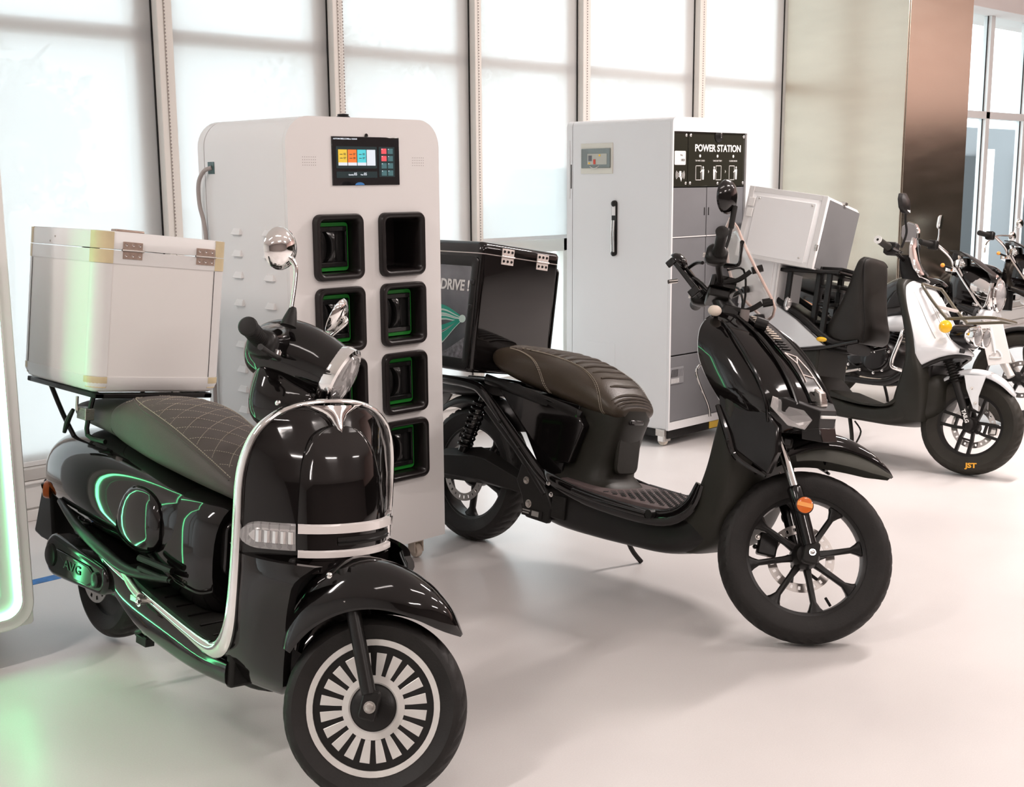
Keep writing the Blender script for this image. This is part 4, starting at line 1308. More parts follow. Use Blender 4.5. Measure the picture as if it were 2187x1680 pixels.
ob('neck_cover', G().secs([(-0.520, 0.93, 1.02, 0.035, 2.4), (-0.500, 0.88, 1.04, 0.075, 2.6), (-0.46, 0.86, 1.03, 0.088, 2.8), (-0.40, 0.868, 1.00, 0.086, 2.8), (-0.35, 0.885, 0.985, 0.072, 2.6), (-0.325, 0.905, 0.97, 0.040, 2.4)], 30, 4), GLOSS, s1, T=T1, smooth=60)
ob('column_cover', G().secs([(-0.40, 0.72, 0.93, 0.10, 3), (-0.36, 0.70, 0.95, 0.135, 3), (-0.325, 0.70, 0.955, 0.150, 3), (-0.30, 0.72, 0.94, 0.12, 3)], 28), GLOSS, s1, smooth=60)
ob('cover_screw', G().ball((-0.42, -0.088, 0.918), 0.008, 0.004, 0.008, 12, 6), CHROME, hs, T=T1)
for sy in (-1, 1):
    hb = ob('handlebar_arm', G().tube([(-0.475, sy * 0.08, 1.075), (-0.474, sy * 0.14, 1.062), (-0.472, sy * 0.195, 1.050)], [0.050, 0.040, 0.026], 16), GLOSS2, s1, T=T1)
    gp = ob('grip', G().lathe([(0.0185, 0), (0.0215, 0.006), (0.0215, 0.10), (0.0235, 0.125), (0.0245, 0.135), (0.021, 0.139), (0.010, 0.140)], (-0.472, sy * 0.205, 1.045), (0.02, sy, -0.02), 26), MATTE, s1, T=T1)
    g = G()
    for i in range(7):
        g.lathe([(0.0222, i * 0.014 + 0.01), (0.0222, i * 0.014 + 0.0135)], (-0.472, sy * 0.205, 1.045), (0.02, sy, -0.02), 22)
    ob('grip_ribs', g, MATTE, gp, T=T1)
    ob('switch_pod', G().secs([(-0.505, 1.020, 1.062, 0.022, 3), (-0.49, 1.005, 1.076, 0.032, 3), (-0.45, 1.005, 1.076, 0.032, 3), (-0.435, 1.02, 1.062, 0.022, 3)], 18, 2).tf(Matrix.Translation((0, sy * 0.185, 0))), SATIN, s1, T=T1, smooth=60)
    lv = ob('brake_lever', G().tube([(-0.440, sy * 0.160, 1.020), (-0.415, sy * 0.20, 1.010), (-0.418, sy * 0.28, 1.002), (-0.425, sy * 0.345, 0.998)], [0.010, 0.007, 0.006, 0.008], 10), SATIN, s1, T=T1)
    ob('lever_pivot', G().lathe([(0.012, 0), (0.012, 0.010), (0.008, 0.014)], (-0.436, sy * 0.158, 1.026), (0, 0, 1), 16), CHROME, lv, T=T1)
    mi = ob('mirror', G().tube([(-0.435, sy * 0.130, 1.118), (-0.440, sy * 0.134, 1.18), (-0.448, sy * 0.138, 1.245), (-0.456, sy * 0.142, 1.272), (-0.470, sy * 0.150, 1.285), (-0.486, sy * 0.160, 1.292)] if sy < 0 else [(-0.435, sy * 0.130, 1.118), (-0.400, sy * 0.120, 1.150), (-0.365, sy * 0.112, 1.190), (-0.350, sy * 0.110, 1.212), (-0.355, sy * 0.114, 1.224), (-0.370, sy * 0.120, 1.226)], [0.0055, 0.0055, 0.0055, 0.007, 0.009, 0.007], 12, 4), CHROME, s1, T=T1)
    ob('mirror_boot', G().lathe([(0.022, -0.012), (0.018, 0.008), (0.012, 0.030), (0.008, 0.040)], (-0.435, sy * 0.130, 1.125), (0, 0, 1), 18), MATTE, mi, T=T1)
    mc = Vector((-0.496, -0.166, 1.304)) if sy < 0 else Vector((-0.378, 0.122, 1.226))
    ma = Vector((0.92, -0.56, -0.01)) if sy < 0 else Vector((0.966, 0.033, -0.256))
    ma.normalize()
    ob('mirror_shell', G().lathe([(0.001, 0.020), (0.022, 0.018), (0.042, 0.011), (0.054, 0.001), (0.0565, -0.006), (0.053, -0.009)], mc, ma, 40), CHROME, mi, T=T1)
    ob('mirror_glass', G().lathe([(0.052, -0.0085), (0.001, -0.0100)], mc, ma, 40), REFL, mi, T=T1)
ob('ignition_panel', G().box(-0.56, -0.51, -0.05, 0.05, 1.06, 1.115), SATIN, s1, T=T1, bevel=0.01)


# ---- white aluminium delivery case on the rack
def case_thing(M, label, s0, s1_, hw, z0, z1):
    c = thing('delivery_case', label, 'box', M=M)
    L = s1_ - s0
    P = rrect(L, 2 * hw, 0.045, 7, (s0 + s1_) / 2, 0)

    def lay(z, i):
        return [(x, y, z) for x, y in rrect(L - 2 * i, 2 * hw - 2 * i, max(0.004, 0.045 - i), 7, (s0 + s1_) / 2, 0)]
    zl = z1 - 0.055
    body = ob('case_body', G().loft([lay(z0, 0.022), lay(z0 + 0.006, 0.010), lay(z0 + 0.022, 0.002), lay(z0 + 0.032, 0), lay(zl - 0.0015, 0)]), WPANEL, c, smooth=50)
    lid = ob('lid', G().loft([lay(zl + 0.0015, 0), lay(z1 - 0.006, 0), lay(z1, 0.006)]), ALU, c, smooth=50)
    # extruded frame bands
    ob('top_band', G().loft([lay(zl - 0.042, -0.0015), lay(zl - 0.0015, -0.0015), lay(zl - 0.0015, 0.01), lay(zl - 0.042, 0.01)], loop=True), ALU, body, smooth=50)
    ob('bottom_band', G().loft([lay(z0 + 0.008, 0.0085), lay(z0 + 0.026, -0.0012), lay(z0 + 0.048, -0.0015), lay(z0 + 0.048, 0.01), lay(z0 + 0.008, 0.02)], loop=True), ALU, body, smooth=50)
    # corner posts and cream caps
    for sx in (0, 1):
        for sy in (-1, 1):
            cx = (s1_ - 0.045) if sx else (s0 + 0.045)
            cy = sy * (hw - 0.045)
            a0 = {(1, -1): -90, (1, 1): 0, (0, 1): 90, (0, -1): 180}[(sx, sy)]

            def arc(r, ext):
                A = [(cx + r * cos(radians(a0 + 90 * i / 6)), cy + r * sin(radians(a0 + 90 * i / 6))) for i in range(7)]
                d0 = (-(sin(radians(a0))), cos(radians(a0)))
                d1 = (-(sin(radians(a0 + 90))), cos(radians(a0 + 90)))
                return [(A[0][0] - d0[0] * ext, A[0][1] - d0[1] * ext)] + A + [(A[-1][0] + d1[0] * ext, A[-1][1] + d1[1] * ext)]
            for nm, za, zb, r, m_, ex in (('corner_post', z0 + 0.05, zl - 0.043, 0.0462, ALU, 0.003), ('corner_cap', zl - 0.042, zl - 0.001, 0.0475, TAPEC, 0.004), ('corner_cap', zl + 0.001, z1 - 0.002, 0.0470, TAPEC, 0.004), ('corner_cap', z0 + 0.014, z0 + 0.048, 0.0475, TAPEC, 0.004)):
                o_, i_ = arc(r, ex), arc(r - 0.006, ex)
                low = arc(r - (0.008 if nm == 'corner_cap' and za < z0 + 0.02 else 0), ex)
                ob(nm, G().loft([[(x, y, za) for x, y in low] + [(x, y, za) for x, y in reversed(i_)], [(x, y, (za + zb) / 2) for x, y in o_] + [(x, y, (za + zb) / 2) for x, y in reversed(i_)], [(x, y, zb) for x, y in o_] + [(x, y, zb) for x, y in reversed(i_)]]), m_, body if zb < zl else lid, smooth=50)
    # recessed side panel outline (dark gap lines)
    for nm, x0, x1 in (('panel_gap', s0 + 0.052, s0 + 0.055),):
        ob(nm, G().box(x0, x1, -hw - 0.0008, -hw + 0.002, z0 + 0.05, zl - 0.044), FLATBLK, body, smooth=0)
    ob('panel_gap', G().box(s1_ - 0.001, s1_ + 0.0008, hw - 0.050, hw - 0.0475, z0 + 0.05, zl - 0.044), FLATBLK, body, smooth=0)
    for yy in (-hw * 0.50, hw * 0.62):
        h = ob('hinge', G().box(s1_, s1_ + 0.003, yy - 0.032, yy + 0.032, zl + 0.003, zl + 0.026).box(s1_, s1_ + 0.003, yy - 0.032, yy + 0.032, zl - 0.026, zl - 0.003), HINGE, c, bevel=0.0008)
        ob('hinge_pin', G().cyl((s1_ + 0.004, yy - 0.036, zl), (s1_ + 0.004, yy + 0.036, zl), 0.0035, 10), BRUSH, h)
        for dy in (-0.022, 0, 0.022):
            for dz in (-0.016, 0.016):
                ob('rivet', G().lathe([(0.0042, 0), (0.0032, 0.0022), (0.001, 0.0025)], (s1_ + 0.003, yy + dy, zl + dz), (1, 0, 0), 10), CHROME, h)
    ob('latch', G().box(s0 - 0.010, s0 + 0.002, -0.03, 0.03, zl - 0.03, z1 + 0.004), HINGE, c, bevel=0.002)
    ob('top_handle', G().box((s0 + s1_) / 2 - 0.02, (s0 + s1_) / 2 + 0.02, -0.05, 0.05, z1, z1 + 0.012), HINGE, c, bevel=0.004)
    for dx, dz in ((-0.30, 0.028), (-0.335, 0.012)):
        ob('side_rivet', G().ball((s1_ + dx, -hw - 0.0008, zl + dz), 0.0035, 0.002, 0.004, 8, 5), BRUSH, lid)
    return c


case_thing(F1, 'white aluminium delivery case with cream corner caps mounted behind the black retro scooter seat', -1.70, -1.185, 0.222, 0.872, 1.362)

# ================================================================ BLACK ELECTRIC SCOOTER (middle)
F2 = frame(3.369, 2.134, 9)
T2 = steer_T(0.288, 45)
TW = Matrix.Translation((0, 0, -0.013)) @ T2
s2 = thing('scooter', 'glossy black electric scooter with ribbed brown-black seat and spoked black wheels, in the middle', 'scooter', M=F2)


def spoked_wheel(parent, c, Rr, Ri, hub, n, m, T, hw=0.03, off=0.37, sw_=0.010, fork=True, name='front_wheel'):
    w_ = ob(name, G().lathe([(Ri, -hw * 0.8), (Rr - 0.006, -hw), (Rr, -hw * 1.05), (Rr, -hw * 0.8), (Rr - 0.012, -hw * 0.5), (Rr - 0.012, hw * 0.5), (Rr, hw * 0.8), (Rr, hw * 1.05), (Rr - 0.006, hw), (Ri, hw * 0.8), (Ri - 0.004, 0)], c, (0, 1, 0), 64, loop=True), m, parent, T=T)
    ob('hub', G().lathe([(0.012, -0.055), (hub * 0.75, -0.05), (hub, -0.03), (hub, 0.03), (hub * 0.75, 0.05), (0.012, 0.055)], c, (0, 1, 0), 40), m, w_, T=T)
    for k in range(n):
        a = 2 * pi * k / n + off
        d = Vector((cos(a), 0, sin(a)))
        t = Vector((-sin(a), 0, cos(a)))
        C = Vector(c)
        rings = []
        for r, wd, th in ((hub * 0.8, sw_ * 1.3, 0.016), (hub + 0.03, sw_, 0.012), (Ri - 0.034, sw_ * 0.95, 0.012), (Ri - 0.014, sw_ * 1.9, 0.014), (Ri + 0.003, sw_ * 3.2, 0.016)):
            rings.append([tuple(C + d * r + t * (wd * sx) + Vector((0, th * sy, 0))) for sx, sy in ((-1, -0.6), (-0.6, -1), (0.6, -1), (1, -0.6), (1, 0.6), (0.6, 1), (-0.6, 1), (-1, 0.6))])
        ob('spoke', G().loft(rings), m, w_, T=T, smooth=50)
    return w_


c2 = (0, 0, 0.288)
fw2 = spoked_wheel(s2, c2, 0.206, 0.188, 0.046, 8, SATIN, TW)
tyre(fw2, c2, 0.288, 0.203, 0.050, RUB, TW, grooves=40)
disc_plate(fw2, c2, 0.114, 0.084, 0.062, DISC, TW, 24)
g = G()
for k in range(6):
    a = 2 * pi * k / 6
    g.tube([(cos(a) * 0.04, 0.060, 0.288 + sin(a) * 0.04), (cos(a + 0.35) * 0.088, 0.062, 0.288 + sin(a + 0.35) * 0.088)], 0.006, 6, k=1)
ob('disc_carrier', g, SATIN, fw2, T=TW)
ob('valve_stem', G().cyl((0.112, 0, 0.148), (0.090, -0.012, 0.168), 0.005, 8), RUB, fw2, T=TW)
cal = ob('brake_caliper', G().box(-0.150, -0.085, 0.045, 0.085, 0.270, 0.345).box(-0.165, -0.15, 0.05, 0.075, 0.285, 0.30), SATIN, s2, T=TW, bevel=0.006)
hexbolt(cal, (-0.155, 0.05, 0.325), 0.007, (0, -1, 0), BRUSH, T=TW)
for sy in (-1, 1):
    fk = ob('fork_leg', G().tube([(-0.205, sy * 0.092, 0.706), (-0.075, sy * 0.092, 0.462)], 0.0155, 18, k=1), CHROME, s2, T=TW)
    ob('fork_slider', G().tube([(-0.092, sy * 0.092, 0.494), (-0.088, sy * 0.092, 0.486), (-0.06, sy * 0.092, 0.43), (-0.008, sy * 0.092, 0.315)], [0.020, 0.026, 0.024, 0.024], 18, k=1), GLOSS2, fk, T=TW)
    ob('fork_foot', G().prism([(x + 0.002, z + 0.290) for x, z in rrect(0.050, 0.075, 0.012, 3)], sy * 0.070, sy * 0.108), MATTE, fk, T=TW, bevel=0.006)
    hexbolt(fk, (0.004, sy * 0.108, 0.290), 0.008, (0, sy, 0), CHROME, T=TW)
    rf = ob('fork_reflector', G().lathe([(0.030, 0), (0.030, 0.010), (0.026, 0.013)], (-0.052, sy * 0.116, 0.432), (0, sy, 0), 26), SATIN, fk, T=TW)
    ob('reflector_lens', G().lathe([(0.0265, 0.012), (0.0265, 0.016), (0.022, 0.018)], (-0.052, sy * 0.116, 0.432), (0, sy, 0), 26), AMBER, rf, T=TW)
    ob('reflector_band', G().box(-0.077, -0.027, min(sy * 0.134, sy * 0.1355), max(sy * 0.134, sy * 0.1355), 0.426, 0.440), AMBER2, rf, T=TW, smooth=0)
ob('fork_bridge', G().box(-0.215, -0.165, -0.115, 0.115, 0.655, 0.70).box(-0.16, -0.12, -0.1, 0.1, 0.60, 0.64), SATIN, s2, T=T2, bevel=0.01)


def fender(name, parent, m, T, cz, FE, th=0.004, p=0.72):
    rings = []
    for a_, rc, re, hw in catmull(FE, 4):
        a = radians(a_)
        P = []
        n = 12
        for q, off in ((0, 0.0), (1, -th)):
            idx = range(n + 1) if q == 0 else range(n, -1, -1)
            for i in idx:
                u = pi * i / n
                y = -hw * math.copysign(abs(cos(u)) ** p, cos(u)) * (1 + off * 6)
                r = re + (rc - re) * sin(u) ** 0.8 + off
                P.append((r * cos(a), y, cz + r * sin(a)))
        rings.append(P)
    return ob(name, G().loft(rings), m, parent, T=T, smooth=60)


fender('front_fender', s2, GLOSS, T2, 0.288, [(53, 0.402, 0.400, 0.006), (57, 0.405, 0.394, 0.030), (63, 0.409, 0.386, 0.046), (72, 0.415, 0.376, 0.057), (82, 0.419, 0.366, 0.064), (92, 0.417, 0.354, 0.068), (102, 0.409, 0.338, 0.069), (112, 0.396, 0.320, 0.066), (124, 0.370, 0.305, 0.062), (136, 0.345, 0.303, 0.056)])
fender('fender_liner', s2, LINER, T2, 0.288, [(53.5, 0.399, 0.390, 0.018), (57, 0.398, 0.374, 0.032), (63, 0.396, 0.350, 0.045), (72, 0.390, 0.330, 0.053), (82, 0.380, 0.316, 0.058), (95, 0.368, 0.308, 0.062), (108, 0.350, 0.303, 0.062)], p=0.5)

# ---- front fairing: rows over z
UP = [(0.682, -0.235, -0.030, 0.150, 0.150, 0.080), (0.72, -0.262, 0.000, 0.176, 0.165, 0.090), (0.78, -0.310, -0.014, 0.196, 0.185, 0.095), (0.84, -0.358, -0.052, 0.203, 0.190, 0.088), (0.90, -0.392, -0.105, 0.206, 0.190, 0.080), (0.955, -0.405, -0.172, 0.203, 0.182, 0.074), (1.00, -0.410, -0.232, 0.190, 0.165, 0.068), (1.035, -0.405, -0.290, 0.160, 0.130, 0.060), (1.058, -0.395, -0.330, 0.110, 0.09, 0.050)]


def fair_ring(z, xb, xf, wb, wm, wf, inset=0.0):
    xm = xb + (xf - xb) * 0.55
    half = [(xb, 0.0), (xb, wb * 0.9), (xb + 0.018, wb), (xb + (xf - xb) * 0.28, (wb + wm) / 2 + 0.006), (xm, wm), (xb + (xf - xb) * 0.80, (wm + wf) / 2 + 0.004), (xf - 0.022, wf), (xf - 0.004, wf * 0.62), (xf, 0.0)]
    P = [(x, y, z) for x, y in half] + [(x, -y, z) for x, y in reversed(half[1:-1])]
    return P


ob('front_fairing', G().loft([fair_ring(*r) for r in catmull(UP, 4)]), GLOSS, s2, smooth=40)
# ribs / layered edges of the fairing
for off, m_ in ((0.010, GLOSS2),):
    for sy in (-1, 1):
        ob('fairing_edge', G().tube([(-0.330, sy * 0.075, 1.050), (-0.240, sy * 0.080, 1.000), (-0.150, sy * 0.088, 0.930), (-0.075, sy * 0.098, 0.850), (-0.028, sy * 0.108, 0.780)], [0.006, 0.008, 0.008, 0.006], 8), m_, s2)
        ob('fairing_crease', G().tube([(-0.335, sy * 0.150, 1.030), (-0.250, sy * 0.180, 0.975), (-0.160, sy * 0.192, 0.885), (-0.105, sy * 0.186, 0.790), (-0.095, sy * 0.170, 0.715)], [0.004, 0.006, 0.006, 0.004], 8), m_, s2)


def cen(x, y=0.0, lift=0.006):
    """point on the sloping centre strip of the fairing"""
    for a, b in zip(UP[:-1], UP[1:]):
        if b[2] <= x <= a[2] and a[0] >= 0.72:
            t = (x - a[2]) / (b[2] - a[2])
            return (x + lift * 0.8, y, a[0] + (b[0] - a[0]) * t + lift * 0.6)
    return (x, y, 1.06)


g = G()
rings = []
for x in (-0.32, -0.28, -0.24, -0.20, -0.16, -0.12, -0.08, -0.045, -0.02):
    hw = 0.050
    rings.append([cen(x, -hw, 0.0), cen(x, -hw, 0.008), cen(x, hw, 0.008), cen(x, hw, 0.0)])
cs = ob('centre_strip', G().loft(rings), GLOSS2, s2, smooth=40)
for i in range(15):
    x = -0.312 + 0.0105 * i
    hw = 0.016 + 0.0007 * i
    ob('vent_bar', G().tube([cen(x, -hw - 0.014, 0.011), cen(x, hw - 0.014, 0.011)], 0.0024, 6, k=1), CREAM if i < 11 else SATIN, cs)
vlines = [[(-0.150, -0.045), (-0.138, 0.012)], [(-0.150, -0.045), (-0.112, -0.020)], [(-0.138, 0.012), (-0.112, -0.020)], [(-0.112, -0.020), (-0.060, -0.034)], [(-0.080, -0.030), (-0.072, 0.028)], [(-0.138, 0.012), (-0.045, 0.040)]]
for (a, b) in vlines:
    ob('badge_line', G().tube([cen(*a, 0.0095), cen((a[0] + b[0]) / 2, (a[1] + b[1]) / 2, 0.0100), cen(*b, 0.0095)], 0.0022, 6, k=1), HINGE2, cs)
# headlamp group
hl = ob('headlamp', G().loft([[(-0.105, sy * y, z) for y, z in ((0.17, 0.765), (0.17, 0.742), (0.10, 0.700), (0.06, 0.700), (0.06, 0.800))] if False else [(x, y, z) for x, y, z in P] for sy in (1,) for P in
                          ([(-0.12, -0.165, 0.790), (-0.12, 0.165, 0.790), (-0.12, 0.165, 0.745), (-0.06, 0.10, 0.695), (-0.06, -0.10, 0.695), (-0.12, -0.165, 0.745)],
                           [(-0.06, -0.150, 0.800), (-0.06, 0.150, 0.800), (-0.06, 0.150, 0.755), (-0.01, 0.085, 0.698), (-0.01, -0.085, 0.698), (-0.06, -0.150, 0.755)],
                           [(0.022, -0.050, 0.770), (0.022, 0.050, 0.770), (0.026, 0.050, 0.745), (0.024, 0.045, 0.705), (0.024, -0.045, 0.705), (0.026, -0.050, 0.745)])]), SATIN, s2, smooth=20, bevel=0.004)
for sy in (-1, 1):
    ob('lamp_lens', G().loft([[(-0.088, sy * 0.168, 0.800), (-0.092, sy * 0.168, 0.765), (-0.045, sy * 0.128, 0.712), (-0.005, sy * 0.092, 0.705), (0.006, sy * 0.070, 0.735), (-0.028, sy * 0.098, 0.776)],
                              [(-0.080, sy * 0.150, 0.793), (-0.085, sy * 0.150, 0.765), (-0.045, sy * 0.110, 0.715), (-0.010, sy * 0.080, 0.708), (-0.002, sy * 0.060, 0.735), (-0.035, sy * 0.085, 0.774)]]), FROST, hl, smooth=20)  # frosted white stands in for the reflector's bright reflection
    ob('lamp_cover', G().loft([[(-0.083, sy * 0.172, 0.796), (-0.088, sy * 0.172, 0.764), (-0.042, sy * 0.132, 0.710), (0.000, sy * 0.096, 0.702), (0.010, sy * 0.074, 0.735), (-0.024, sy * 0.102, 0.779)],
                               [(-0.083, sy * 0.169, 0.796), (-0.088, sy * 0.169, 0.764), (-0.042, sy * 0.129, 0.710), (0.000, sy * 0.093, 0.702), (0.010, sy * 0.071, 0.735), (-0.024, sy * 0.099, 0.779)]]), LENS, hl, smooth=20)
ob('running_light', G().box(0.018, 0.030, -0.045, 0.045, 0.742, 0.752), PRINTW, hl, bevel=0.002)
ob('nose_light', G().prism([(-0.030, 0.838), (-0.005, 0.826), (0.008, 0.785), (0.000, 0.768), (-0.025, 0.772)], -0.020, 0.020), BRUSH, hl, bevel=0.005)
ob('lower_beak', G().loft([[(-0.02, -0.085, 0.705), (0.026, -0.050, 0.712), (0.026, 0.050, 0.712), (-0.02, 0.085, 0.705)], [(-0.02, -0.075, 0.668), (0.044, -0.045, 0.665), (0.044, 0.045, 0.665), (-0.02, 0.075, 0.668)]]), GLOSS2, hl, smooth=20, bevel=0.003)
# cheeks
for sy in (-1, 1):
    ob('side_cheek', G().loft([[(x, sy * y, z) for x, y, z in ((-0.285, 0.196, 0.790), (-0.262, 0.200, 0.700), (-0.180, 0.206, 0.605), (-0.060, 0.190, 0.545), (-0.045, 0.170, 0.62), (-0.060, 0.160, 0.700), (-0.10, 0.170, 0.745))],
                               [(x, sy * y, z) for x, y, z in ((-0.285, 0.160, 0.790), (-0.262, 0.160, 0.700), (-0.180, 0.165, 0.605), (-0.060, 0.160, 0.545), (-0.045, 0.140, 0.62), (-0.060, 0.130, 0.700), (-0.10, 0.130, 0.745))]]), GLOSS2, s2, smooth=20, bevel=0.006)
    ob('cheek_fin', G().tube([(-0.275, sy * 0.204, 0.745), (-0.215, sy * 0.214, 0.655), (-0.170, sy * 0.214, 0.585), (-0.060, sy * 0.196, 0.540)], [0.008, 0.012, 0.010, 0.005], 8), GLOSS, s2)
# inner leg shield and wheel housing (matte)
IN = [(0.215, -0.46, -0.345, 0.140), (0.26, -0.44, -0.255, 0.160), (0.32, -0.42, -0.215, 0.175), (0.37, -0.395, -0.200, 0.188), (0.43, -0.358, -0.188, 0.198), (0.52, -0.325, -0.175, 0.203), (0.62, -0.303, -0.185, 0.203), (0.72, -0.288, -0.20, 0.198), (0.81, -0.300, -0.20, 0.190)]
ob('inner_leg_shield', G().loft([[(x + (a + b) / 2, y, z) for x, y in superell((b - a) / 2, w_, 4, 28)] for z, a, b, w_ in catmull(IN, 4)]), OLIVE, s2, smooth=50)
# belly, floor, rail
ob('belly', G().secs([(-1.20, 0.215, 0.330, 0.10, 4), (-1.13, 0.198, 0.365, 0.140, 4), (-1.0, 0.178, 0.362, 0.168, 4), (-0.80, 0.178, 0.348, 0.178, 5), (-0.62, 0.182, 0.342, 0.182, 5), (-0.48, 0.188, 0.346, 0.184, 5), (-0.38, 0.208, 0.36, 0.180, 4), (-0.29, 0.25, 0.38, 0.165, 4)], 32), SATIN, s2, smooth=50)
for sy in (-1, 1):
    ob('side_rail', G().tube([(-1.06, sy * 0.175, 0.385), (-0.98, sy * 0.200, 0.362), (-0.80, sy * 0.205, 0.330), (-0.55, sy * 0.208, 0.318), (-0.42, sy * 0.205, 0.335), (-0.345, sy * 0.200, 0.39), (-0.312, sy * 0.200, 0.47)], [0.014, 0.022, 0.026, 0.026, 0.026, 0.022, 0.014], 12, flat=(1.15, 0.55)), GLOSS, s2)
    fp = ob('foot_peg', G().tube([(-0.86, sy * 0.222, 0.352), (-0.70, sy * 0.232, 0.338), (-0.50, sy * 0.230, 0.330)], [0.016, 0.019, 0.016], 12, flat=(0.8, 1)), GLOSS2, s2)
    ob('peg_pivot', G().cyl((-0.485, sy * 0.19, 0.335), (-0.485, sy * 0.242, 0.335), 0.016, 14), SATIN, fp)
ob('lower_bracket', G().box(-1.00, -0.93, -0.185, -0.165, 0.22, 0.31), MATTE, s2, bevel=0.006)
mt = ob('floor_mat', G().secs([(-0.98, 0.345, 0.378, 0.176, 8), (-0.70, 0.335, 0.362, 0.180, 8), (-0.46, 0.335, 0.362, 0.182, 8), (-0.365, 0.36, 0.392, 0.178, 8)], 28), MATP, s2, smooth=50)
g = G()
for i in range(17):
    for j in range(-4, 5):
        x, y = -0.44 - 0.022 * i, j * 0.040 + (0.020 if i % 2 else 0)
        if abs(y) < 0.17 and x > -0.76:
            g.tube([(x - 0.008, y - 0.014, 0.3640), (x, y, 0.3640), (x - 0.008, y + 0.014, 0.3640)], 0.0022, 4, k=1)
tag(ob('mat_ridges', g, MATTE, mt, smooth=0), kind='stuff')
# battery pod under the seat
pod = ob('battery_pod', G().loft([[(x + cx, y, z) for x, y in superell(hx, hy, 3.6, 36)] for z, cx, hx, hy in ((0.350, -0.95, 0.220, 0.150), (0.365, -0.955, 0.180, 0.135), (0.40, -0.965, 0.145, 0.120), (0.47, -0.96, 0.145, 0.118), (0.56, -0.945, 0.150, 0.120), (0.625, -0.93, 0.156, 0.122), (0.66, -0.93, 0.15, 0.118))]), OLIVE, s2, smooth=60)
ob('pod_hatch', G().prism([(y, z) for y, z in rrect(0.13, 0.15, 0.03, 5, 0.0, 0.49)], -0.817, -0.800, fn=lambda u, v, d: (d, u, v)), OLIVE, pod, bevel=0.006)
ob('pod_latch', G().box(-0.790, -0.770, -0.045, 0.035, 0.608, 0.628), GLOSS2, pod, bevel=0.006)
for sy in (-1, 1):
    sp = ob('side_panel', G().loft([[(x, sy * y, z) for x, z, y in ((-1.42, 0.675, 0.128), (-1.10, 0.665, 0.166), (-0.935, 0.622, 0.158), (-0.905, 0.585, 0.158), (-0.960, 0.435, 0.156), (-1.04, 0.425, 0.150), (-1.20, 0.50, 0.144))],
                                    [(x, sy * y, z) for x, z, y in ((-1.42, 0.675, 0.09), (-1.10, 0.665, 0.11), (-0.935, 0.622, 0.12), (-0.905, 0.585, 0.12), (-0.960, 0.435, 0.12), (-1.04, 0.425, 0.11), (-1.20, 0.50, 0.10))]]), GLOSS, s2, smooth=20, bevel=0.006)
    ob('panel_trim', G().box(-0.948, -0.940, sy * 0.158 - 0.004, sy * 0.158 + 0.004, 0.615, 0.640), CHROME, sp, smooth=0)
    ob('inner_panel', G().loft([[(x, sy * 0.125, z) for x, z in ((-1.40, 0.69), (-0.96, 0.66), (-1.02, 0.38), (-1.12, 0.36), (-1.30, 0.60))], [(x, sy * 0.05, z) for x, z in ((-1.40, 0.69), (-0.96, 0.66), (-1.02, 0.38), (-1.12, 0.36), (-1.30, 0.60))]]), GLOSS2, s2, bevel=0.004)
    tb = ob('frame_tube', G().tube([(-1.86, sy * 0.120, 0.665), (-1.70, sy * 0.150, 0.672), (-1.54, sy * 0.158, 0.668), (-1.46, sy * 0.160, 0.640), (-1.27, sy * 0.165, 0.505), (-1.10, sy * 0.172, 0.385), (-1.03, sy * 0.175, 0.345)], 0.0195, 16, 5), GLOSS, s2)
    ob('frame_tube', G().tube([(-1.44, sy * 0.150, 0.585), (-1.25, sy * 0.155, 0.455), (-1.12, sy * 0.165, 0.36), (-1.05, sy * 0.165, 0.30)], 0.017, 12, 4), SATIN, s2)
    for x, z in ((-1.33, 0.545), (-1.205, 0.457)):
        hexbolt(tb, (x, sy * 0.178, z), 0.008, (0, sy, 0), SATIN)
    ob('seat_rail', G().tube([(-1.50, sy * 0.12, 0.70), (-1.25, sy * 0.150, 0.672), (-1.0, sy * 0.155, 0.635), (-0.93, sy * 0.150, 0.618)], 0.013, 8, flat=(1.6, 0.6)), SATIN, s2)
# pivot plate, bolts, data plate
pp = ob('pivot_plate', G().prism([(-1.19, 0.40), (-1.06, 0.35), (-1.00, 0.26), (-1.02, 0.19), (-1.14, 0.195), (-1.17, 0.27), (-1.21, 0.33)], -0.178, -0.150), MATTE, s2, bevel=0.008)
hexbolt(pp, (-1.150, -0.178, 0.338), 0.011, (0, -1, 0), BRUSH)
hexbolt(pp, (-1.125, -0.178, 0.250), 0.012, (0, -1, 0), BRUSH)
dp = ob('data_plate', G().box(-1.155, -1.045, -0.182, -0.178, 0.203, 0.232), MATTE, pp, smooth=0)
ob('plate_print', G().box(-1.100, -1.062, -0.1832, -0.182, 0.208, 0.228).box(-1.150, -1.108, -0.1832, -0.182, 0.222, 0.227).box(-1.150, -1.115, -0.1832, -0.182, 0.212, 0.217), CAST, dp, smooth=0)
for x, z in ((-1.005, 0.352), (-0.985, 0.312)):
    hexbolt(s2, (x, -0.205, z), 0.007, (0, -1, 0), CHROME)
